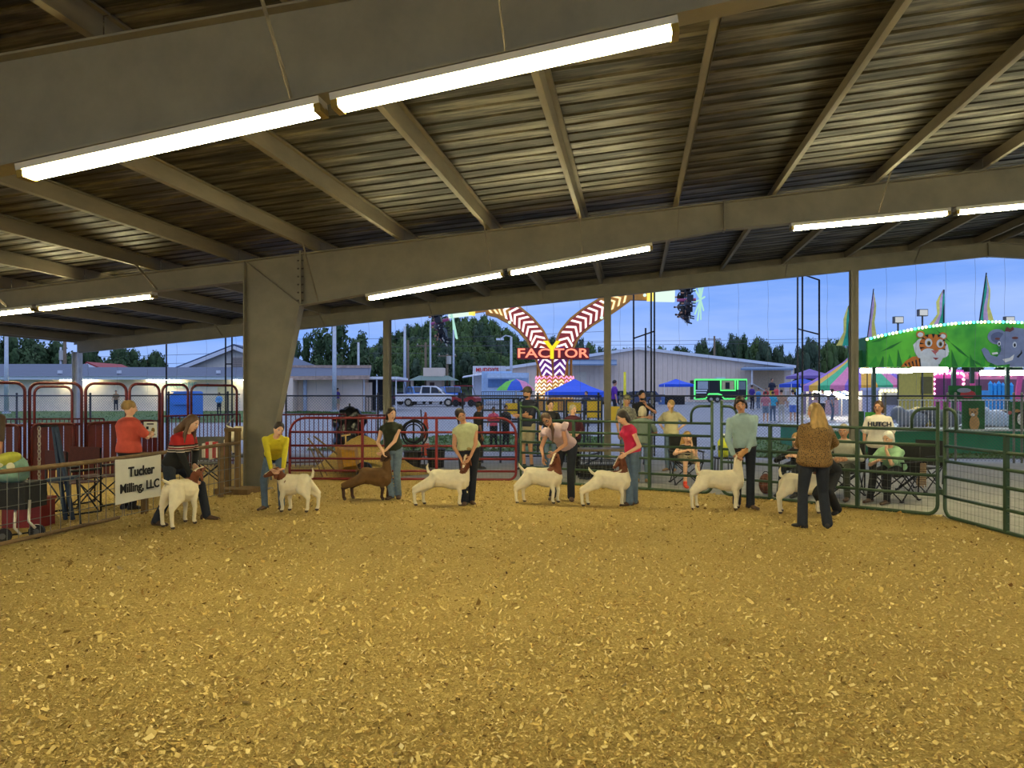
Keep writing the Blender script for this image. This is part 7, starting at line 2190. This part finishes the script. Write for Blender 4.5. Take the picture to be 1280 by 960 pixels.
# lamps below the facade
wl_ = glow('facade_tube', (1, .97, .86), 14.0)
for x0_, x1_, y_ in ((1076, 1140, 463.5), (1140, 1184, 462), (1226, 1300, 466), (1300, 1370, 465)):
    k = MB(); k.tube([at(x0_, y_, .35), at(x1_, y_, .35)], .075, 8); k.build('facade_light', wl_, jr)
for x_, y0_, y1_ in ((1092, 437, 545), (1192, 459, 545), (1215, 459, 480), (1259, 459, 545), (1330, 459, 545)):
    k = MB(); b = Vector((*W(x_, D + .15), .02)); k.beam(b + UZ * (0 if y1_ > 500 else HZ(y1_, D + .15)), at(x_, y0_, .15), .11, .11, up=(1, 0, 0)); k.build('post', mat('post_dark_green', (40, 66, 60), .5), jr)
# platform with skirt, railing and picture boards
sk_m = mat('green_skirt', (14, 128, 96), .6, 0, .15, 2)
Dp = 21.9
k = MB(); wallbox(k, 1040, 1400, .02, HZ(539, Dp), Dp, 4.2); k.build('platform', sk_m, jr)
k = MB(); wallbox(k, 1038, 1402, HZ(539, Dp), HZ(536.5, Dp), Dp - .06, 4.4); k.build('platform_edge', mat('pale_edge', (190, 200, 200), .5), jr)
wp = mat('white_rail_paint', (206, 210, 220), .5)
zt, z0 = HZ(500, Dp + .2), HZ(537, Dp + .2)
for z_ in (z0 + .06, zt):
    k = MB(); k.beam(Vector((*W(1122, Dp + .2), z_)), Vector((*W(1300, Dp + .2), z_)), .03, .03); k.build('railing', wp, jr)
src = None; px = 1123
while px < 1300:
    b = Vector((*W(px, Dp + .2), z0))
    if src is None: k = MB(); k.beam(b, Vector((b.x, b.y, zt)), .016, .016, up=(1, 0, 0)); src = k.build('railing_bar', wp, jr); b0_ = b
    else: piece(src, jr, 'railing_bar', b - b0_)
    px += 4.7
def board(px0, px1, y0_, y1_, m_, d_=Dp + .1):
    k = MB(); wallbox(k, px0, px1, HZ(y1_, d_), HZ(y0_, d_), d_ - .05, .04); return k.build('picture_board', m_, jr)
b1 = board(1203, 1231, 501, 546, jd); b2 = board(1262, 1300, 502, 546, jd); b3 = board(1186, 1227, 482, 502, jd, Dp + .3); b4 = board(1082, 1101, 515, 545, jg); b5 = board(1066, 1080, 514, 545, jd)
def blob(cx, cy, rx, ry, m_, par, lay=0):
    k = MB(); d_ = Dp - .02 - .008 * lay; k.ell(P3(cx, cy, d_), FR * rx * d_ / F, AW * .006, UZ * ry * d_ / F, 16, 6); k.build('painted_shape', m_, par, smooth=True)
tan = mat('cub_tan', (190, 150, 96), .6)
blob(1218, 529, 6.5, 10, tan, b1); blob(1217, 516, 6, 5.5, tan, b1, 1); blob(1212.5, 512, 1.8, 1.8, tan, b1, 1); blob(1221.5, 511.5, 1.8, 1.8, tan, b1, 1); blob(1216, 518.5, 2.6, 2, tw, b1, 2); blob(1215, 515, .8, 1, tk, b1, 3); blob(1219, 515, .8, 1, tk, b1, 3)
blob(1277, 522, 6, 11, tk, b2); blob(1275, 524, 3.5, 7, tw, b2, 1); blob(1271, 513.5, 4.5, 2, mat('beak_tan', (190, 140, 80), .6), b2, 2); blob(1262.5, 516, 2.5, 2.5, pk, b2, 1)
blob(1210, 493, 10, 5, mat('red_bird', (176, 60, 66), .6), b3); blob(1205, 488, 9, 3, gy, b3, 1)
blob(1094, 532, 5, 3, mat('red_bird', (176, 60, 66), .6), b4)
# ride cars shaped like animals
def ride_car(label, px, d_, c_):
    root = thing('ride_car', label, 'ride car', Vector((*W(px, d_), HZ(537, d_))), 0, 'animal ride cars')
    b = Vector(root.location); m_ = mat('car_' + str(px), c_, .4)
    k = MB(); k.ell(b + UZ * .32, FR * .5, AW * .3, UZ * .3); k.ell(b + FR * -.42 + UZ * .5, FR * .22, AW * .2, UZ * .22); k.cap(b + FR * -.58 + UZ * .45, b + FR * -.68 + UZ * .15, .07, .04); k = k.remesh(.04, 2); k.build('body', m_, root, smooth=True)
    k = MB(); k.ell(b + FR * .15 + UZ * .5, FR * .3, AW * .2, UZ * .12); k.build('seat', black_m, root, smooth=True)
    k = MB(); k.box(b + UZ * .06, (.7, .4, .12), YAW); k.build('base', dark_p, root)
ride_car('grey animal ride car behind the white railing', 1140, 23.3, (104, 112, 128)); ride_car('yellow animal ride car behind the white railing', 1164, 23.8, (226, 196, 90)); ride_car('darker grey animal ride car behind the white railing', 1183, 23.2, (86, 92, 106)); ride_car('pale blue ride car near the picture boards', 1246, 23.5, (180, 196, 216))

# pennants and flood lights
pen_cols = [mat('pennant_yellow', (226, 214, 110), .7), mat('pennant_teal', (40, 170, 140), .7), mat('pennant_lilac', (206, 170, 206), .7)]
def pennant(label, px, y_base, y_top, w, d_, cs, lean=0):
    root = thing('feather_flag', label, 'flag', P3(px, y_base, d_), 0, 'feather flags above the rides')
    a, t = P3(px, y_base, d_), P3(px + lean, y_top, d_)
    k = MB(); k.cyl(Vector((a.x, a.y, gz(a.x, a.y))), a, .025, 6); k.cyl(a, t, .025, 6); k.build('pole', dark_p, root)
    s = d_ / F
    nst = len(cs)
    for i, c_ in enumerate(cs):
        k = MB(); u0, u1 = w * i / nst * s, w * (i + 1) / nst * s
        hh = (y_base - y_top) * s
        rows_ = []
        for j in range(7):
            f_ = j / 6; wid = (1 - f_) ** .75 * (.8 + .2 * math.cos(9 * f_)) + .02; q = a.lerp(t, f_)
            rows_.append([q + FR * u0 * wid + AW * .05 * math.sin(6 * f_ + i), q + FR * u1 * wid + AW * .05 * math.sin(6 * f_ + i + 1)])
        for off in (0, .008):
            for r0, r1 in zip(rows_, rows_[1:]): k.add([r0[0] + AW * off, r0[1] + AW * off, r1[1] + AW * off, r1[0] + AW * off], [(0, 1, 2, 3)])
        k.build('cloth_stripe', pen_cols[c_], root, smooth=True)
pennant('leaning teal and yellow feather flag left of the far right end post', 1061, 432, 382, -15, 40, (1, 0)); pennant('slim yellow and lilac feather flag right of the far right end post', 1084, 424, 361, 13, 38, (2, 0), 8)
pennant('lilac and teal feather flag above the tiger', 1180, 408, 362, -20, 30, (1, 2, 0), 0); pennant('teal and yellow feather flag between tiger and elephant', 1224, 404, 341, 19, 30, (1, 2, 0), 9)
flood_m = mat('flood_lens', (236, 240, 244), .2)
def flood(label, px, y_head, y_base, d_):
    root = thing('flood_light', label, 'flood light', P3(px, y_base, d_), 0, 'flood lights over the rides')
    c = P3(px, y_head, d_)
    k = MB(); k.cyl(Vector((*W(px, d_), gz(*W(px, d_)))), c - UZ * .1, .03, 6); k.build('pole', dark_p, root)
    k = MB(); k.box(c, (.32, .16, .24), YAW); k.build('housing', mat('flood_housing', (70, 74, 80), .5), root)
    k = MB(); k.box(c - AW * .085, (.27, .02, .19), YAW); k.build('lens', glow('flood_glow', (.9, .95, 1.0), .35), root)
flood('flood light left above the tiger facade', 1122.5, 400, 415, 27); flood('middle flood light above the tiger', 1153, 391, 411, 27); flood('flood light above the elephant', 1261, 400, 404, 27)

# striped tent canopy and lights
D = 46.0
tent = thing('striped_tent', 'round tent with purple, green, yellow and pink stripes', 'tent', PG(1076, D))
c = P3(1070, 432, D); ze = HZ(482, D); R_ = 3.25
tc_ = [('tent_purple', (140, 108, 200)), ('tent_yellow', (232, 176, 60)), ('tent_green', (70, 186, 130)), ('tent_pink', (222, 130, 170))]
ctr = PG(1076, D)
for i in range(24):
    a0, a1 = math.tau * i / 24, math.tau * (i + 1) / 24
    k = MB(); rws = []
    for f_ in (0, .3, .6, .85, 1.0, 1.0):
        z_ = c.z + (ze - c.z) * (f_ ** .75) if len(rws) < 5 else ze - .35
        rws.append([Vector((ctr.x + R_ * f_ * math.cos(a), ctr.y + R_ * f_ * math.sin(a), z_)) for a in (a0, a1)])
    for r0, r1 in zip(rws, rws[1:]): k.add([r0[0], r0[1], r1[1], r1[0]], [(0, 1, 2, 3)])
    k.build('stripe', mat(*tc_[i % 4], .6), tent)
k = MB(); k.cyl(ctr, Vector((ctr.x, ctr.y, c.z + .2)), .12, 10); k.build('mast', chrome, tent)
for i in range(12):
    a = math.tau * i / 12 + .1; r0 = Vector((ctr.x + .8 * math.cos(a), ctr.y + .8 * math.sin(a), ze - .75)); r1 = Vector((ctr.x + 2.7 * math.cos(a), ctr.y + 2.7 * math.sin(a), ze - .32))
    k = MB(); k.tube([r0, r1], .06, 6); k.build('spoke_light', wl_, tent)
    k = MB(); q = Vector((ctr.x + 3.1 * math.cos(a), ctr.y + 3.1 * math.sin(a), 0)); q.z = gz(q.x, q.y); k.cyl(q, Vector((q.x, q.y, ze)), .04, 6); k.build('tent_pole', chrome, tent)
canopy('purple canopy left of the striped tent', 1012, 70, 3.2, 461, 470, mat('purple_canopy', (120, 96, 170), .6)); canopy('deep blue canopy below the purple canopy', 1003, 58, 2.6, 473, 480, mat('deep_blue_canopy', (20, 70, 190), .6))
# lit booths of the midway behind the jungle ride
def booth(label, px0, px1, y0_, y1_, d_, c_, glow_c=None, top=None):
    root = thing('midway_booth', label, 'booth', PG((px0 + px1) / 2, d_), 0, 'midway booths')
    z0 = gz(*W(px0, d_)); z1 = HZ(y0_, d_)
    k = MB(); wallbox(k, px0, px1, z0, z1, d_, 2); k.build('body', mat('booth_%d_%d' % (px0, y0_), c_, .6, 0, .1), root)
    k = MB(); wallbox(k, px0 - .6, px1 + .6, z1, z1 + .15, d_ - .1, 2.2); k.build('roof', mat('booth_roof_%d' % px0, tuple(min(255, int(v * 1.15)) for v in c_), .6), root)
    zc = HZ(y1_, d_)
    k = MB(); wallbox(k, px0 + 1.5, px1 - 1.5, zc, z1 - .3, d_ - .04, .1); k.build('counter_opening', mat('booth_inner_shade_%d' % px0, tuple(int(v * .55) for v in c_), .6), root)  # flat panel, body colour darkened to paint the shaded inside
    if glow_c:
        n = 8
        for i in range(n):
            k = MB(); q = P3(px0 + (px1 - px0) * (i + .5) / n, y0_ + .6, d_ - .15); k.sph(q, .07, 6, 5); k.build('bulb', glow_c, root)
        for i in range(5):
            for p in (px0, px1):
                k = MB(); q = P3(p, y0_ + 2 + (y1_ - y0_) * i / 5, d_ - .15); k.sph(q, .06, 6, 5); k.build('bulb', glow_c, root)
    return root
pkg = glow('bulb_pink', (1, .4, .6), 3); ylg = bulbs[0]
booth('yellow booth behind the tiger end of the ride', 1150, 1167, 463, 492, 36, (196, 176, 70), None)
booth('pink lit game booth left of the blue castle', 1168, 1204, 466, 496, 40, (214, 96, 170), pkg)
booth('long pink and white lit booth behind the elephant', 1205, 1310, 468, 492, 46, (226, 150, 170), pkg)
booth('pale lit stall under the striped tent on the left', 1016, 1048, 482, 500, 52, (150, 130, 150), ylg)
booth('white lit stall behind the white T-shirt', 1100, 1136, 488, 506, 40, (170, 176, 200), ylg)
root = thing('castle_bounce', 'bright blue castle shaped ride with turrets', 'carnival ride', PG(1251, 38))
cb = mat('castle_blue', (40, 160, 226), .5); D = 38.0
k = MB(); wallbox(k, 1236, 1266, gz(0, D), HZ(488, D), D, 1.2); k.build('wall', cb, root)
for i in range(6):
    k = MB(); p = 1238 + 5.2 * i; q = PG(p, D); k.cyl(q, Vector((q.x, q.y, HZ(480 + (i % 2) * 2, D))), .1, 8); k.cyl(Vector((q.x, q.y, HZ(480 + (i % 2) * 2, D))), Vector((q.x, q.y, HZ(476 + (i % 2) * 2, D))), .12, 8, .01); k.build('turret', cb, root)
    k = MB(); k.box(P3(p + 2, 491, D - .02), (.09, .05, .2), YAW); k.build('window', mat('castle_dark', (18, 60, 120), .5), root)
root = thing('light_column', 'glowing pink and white bulb column left of the yellow booth', 'light column', PG(1143, 40))
k = MB(); wallbox(k, 1137, 1149, gz(0, 38), HZ(467, 40), 40, .5); k.build('core', mat('column_pink', (214, 150, 150), .6), root)
src = {}
for i in range(5):
    for j in range(12):
        p = P3(1138 + 2.5 * i, 469 + 3 * j, 39.9); q = (i + j) % 2
        if q not in src: k = MB(); k.sph((0, 0, 0), .05, 6, 5); o = k.build('bulb', (glow('bulb_cream', (1, .85, .7), 3), pkg)[q], root, local=True); o.location = p - Vector(root.location); src[q] = o
        else: piece(src[q], root, 'bulb', p - Vector(root.location))
for (a, b, lb_) in (((1212, 466), (1222, 500), 'pink slanted coaster beam left of the castle'), ((1274, 468), (1266, 505), 'pink slanted coaster beam right of the castle')):
    root = thing('coaster_beam', lb_, 'ride beam', PG(b[0], 42))
    k = MB(); k.beam(PG(b[0], 42), P3(*a, 42), .12, .12); k.build('beam', mat('coaster_pink', (226, 90, 140), .5), root)
    k = MB(); k.beam(PG(b[0] + 3, 42.6), P3(a[0] + 3, a[1], 42.6), .12, .12); k.build('beam', mat('coaster_pink', (226, 90, 140), .5), root)

# ================================================================ far people
FG = 'people walking on the midway'
def far(label, px, d_, y_top, yaw, tc, bc, arms='down', **kw):
    kw.setdefault('hair', hair_dk)
    return stand(label, px, d_, y_top, yaw, arms, top=cloth('far_top_%d_%d' % (px, int(d_)), tc), bottom=bc, shoe=shoe_w, sk=kw.pop('sk', 'b'), vox=.03, lod=1, sleeve=kw.pop('sleeve', 'short'), group=FG, **kw)
far('far person by the cream shed in purple and green', 422, 59.5, 485, 60, (80, 60, 130), khaki, shorts=True)
far('far person in black at the lit restroom doorway', 145, 61, 488, 20, (150, 120, 90), denim_k)
far('far person in light blue jacket near the blue bin', 274, 51, 490.5, 0, (110, 170, 220), denim_k, 'clasp', sleeve='long')
far('far person in pink with black backpack and shorts', 957, 39.5, 489, 150, (190, 120, 130), denim_l, shorts=True)
far('far person in cyan top and jeans', 966, 40.5, 489, 170, (60, 170, 200), denim)
far('far person in tan top and white trousers', 977, 41, 487, 175, (190, 150, 120), shoe_w, female=False)
far('far person in white blouse and blue skirt', 991, 40, 487, 160, (225, 228, 235), cloth('far_blue_skirt', (96, 130, 210)), shorts=True)
far('far person in purple near the food trailer', 940, 60, 481, 120, (70, 50, 130), denim_k)
far('far person in blue sitting height by the barrier', 948, 62, 485, -60, (80, 140, 190), denim)
far('far small person in red shirt before the loading dock', 957.5, 70, 485, 0, (200, 40, 40), denim_k, female=False)
far('far person in dark shirt and yellow stripe before the loading dock', 965, 76, 473, 10, (40, 44, 60), cloth('far_yellow', (220, 180, 60)))
far('far person in red and white before the loading dock', 971, 68, 482, -20, (220, 90, 90), denim_k)
far('far person in yellow vest under the dock awning', 992, 72, 475, 0, (220, 200, 70), denim_k)
far('far person in purple shirt beside the middle end post', 768, 42, 475, 90, (96, 40, 150), denim_k)
far('far person in pink shirt behind the blue stock panel', 617, 24, 508, 0, (226, 90, 120), denim_k)
far('far person in black behind the blue stock panel', 632, 24.5, 506, 30, (40, 40, 46), denim_k)
far('far person in navy near the big blue canopy', 733, 36, 489, -30, (40, 50, 80), denim_k)
far('far person in grey among the striped tent lights', 1040, 42, 486, 60, (150, 150, 160), denim)
far('far person in white among the striped tent lights', 1028, 44, 487, -40, (215, 215, 220), denim_k)

bpy.data.scenes.remove(WORK)
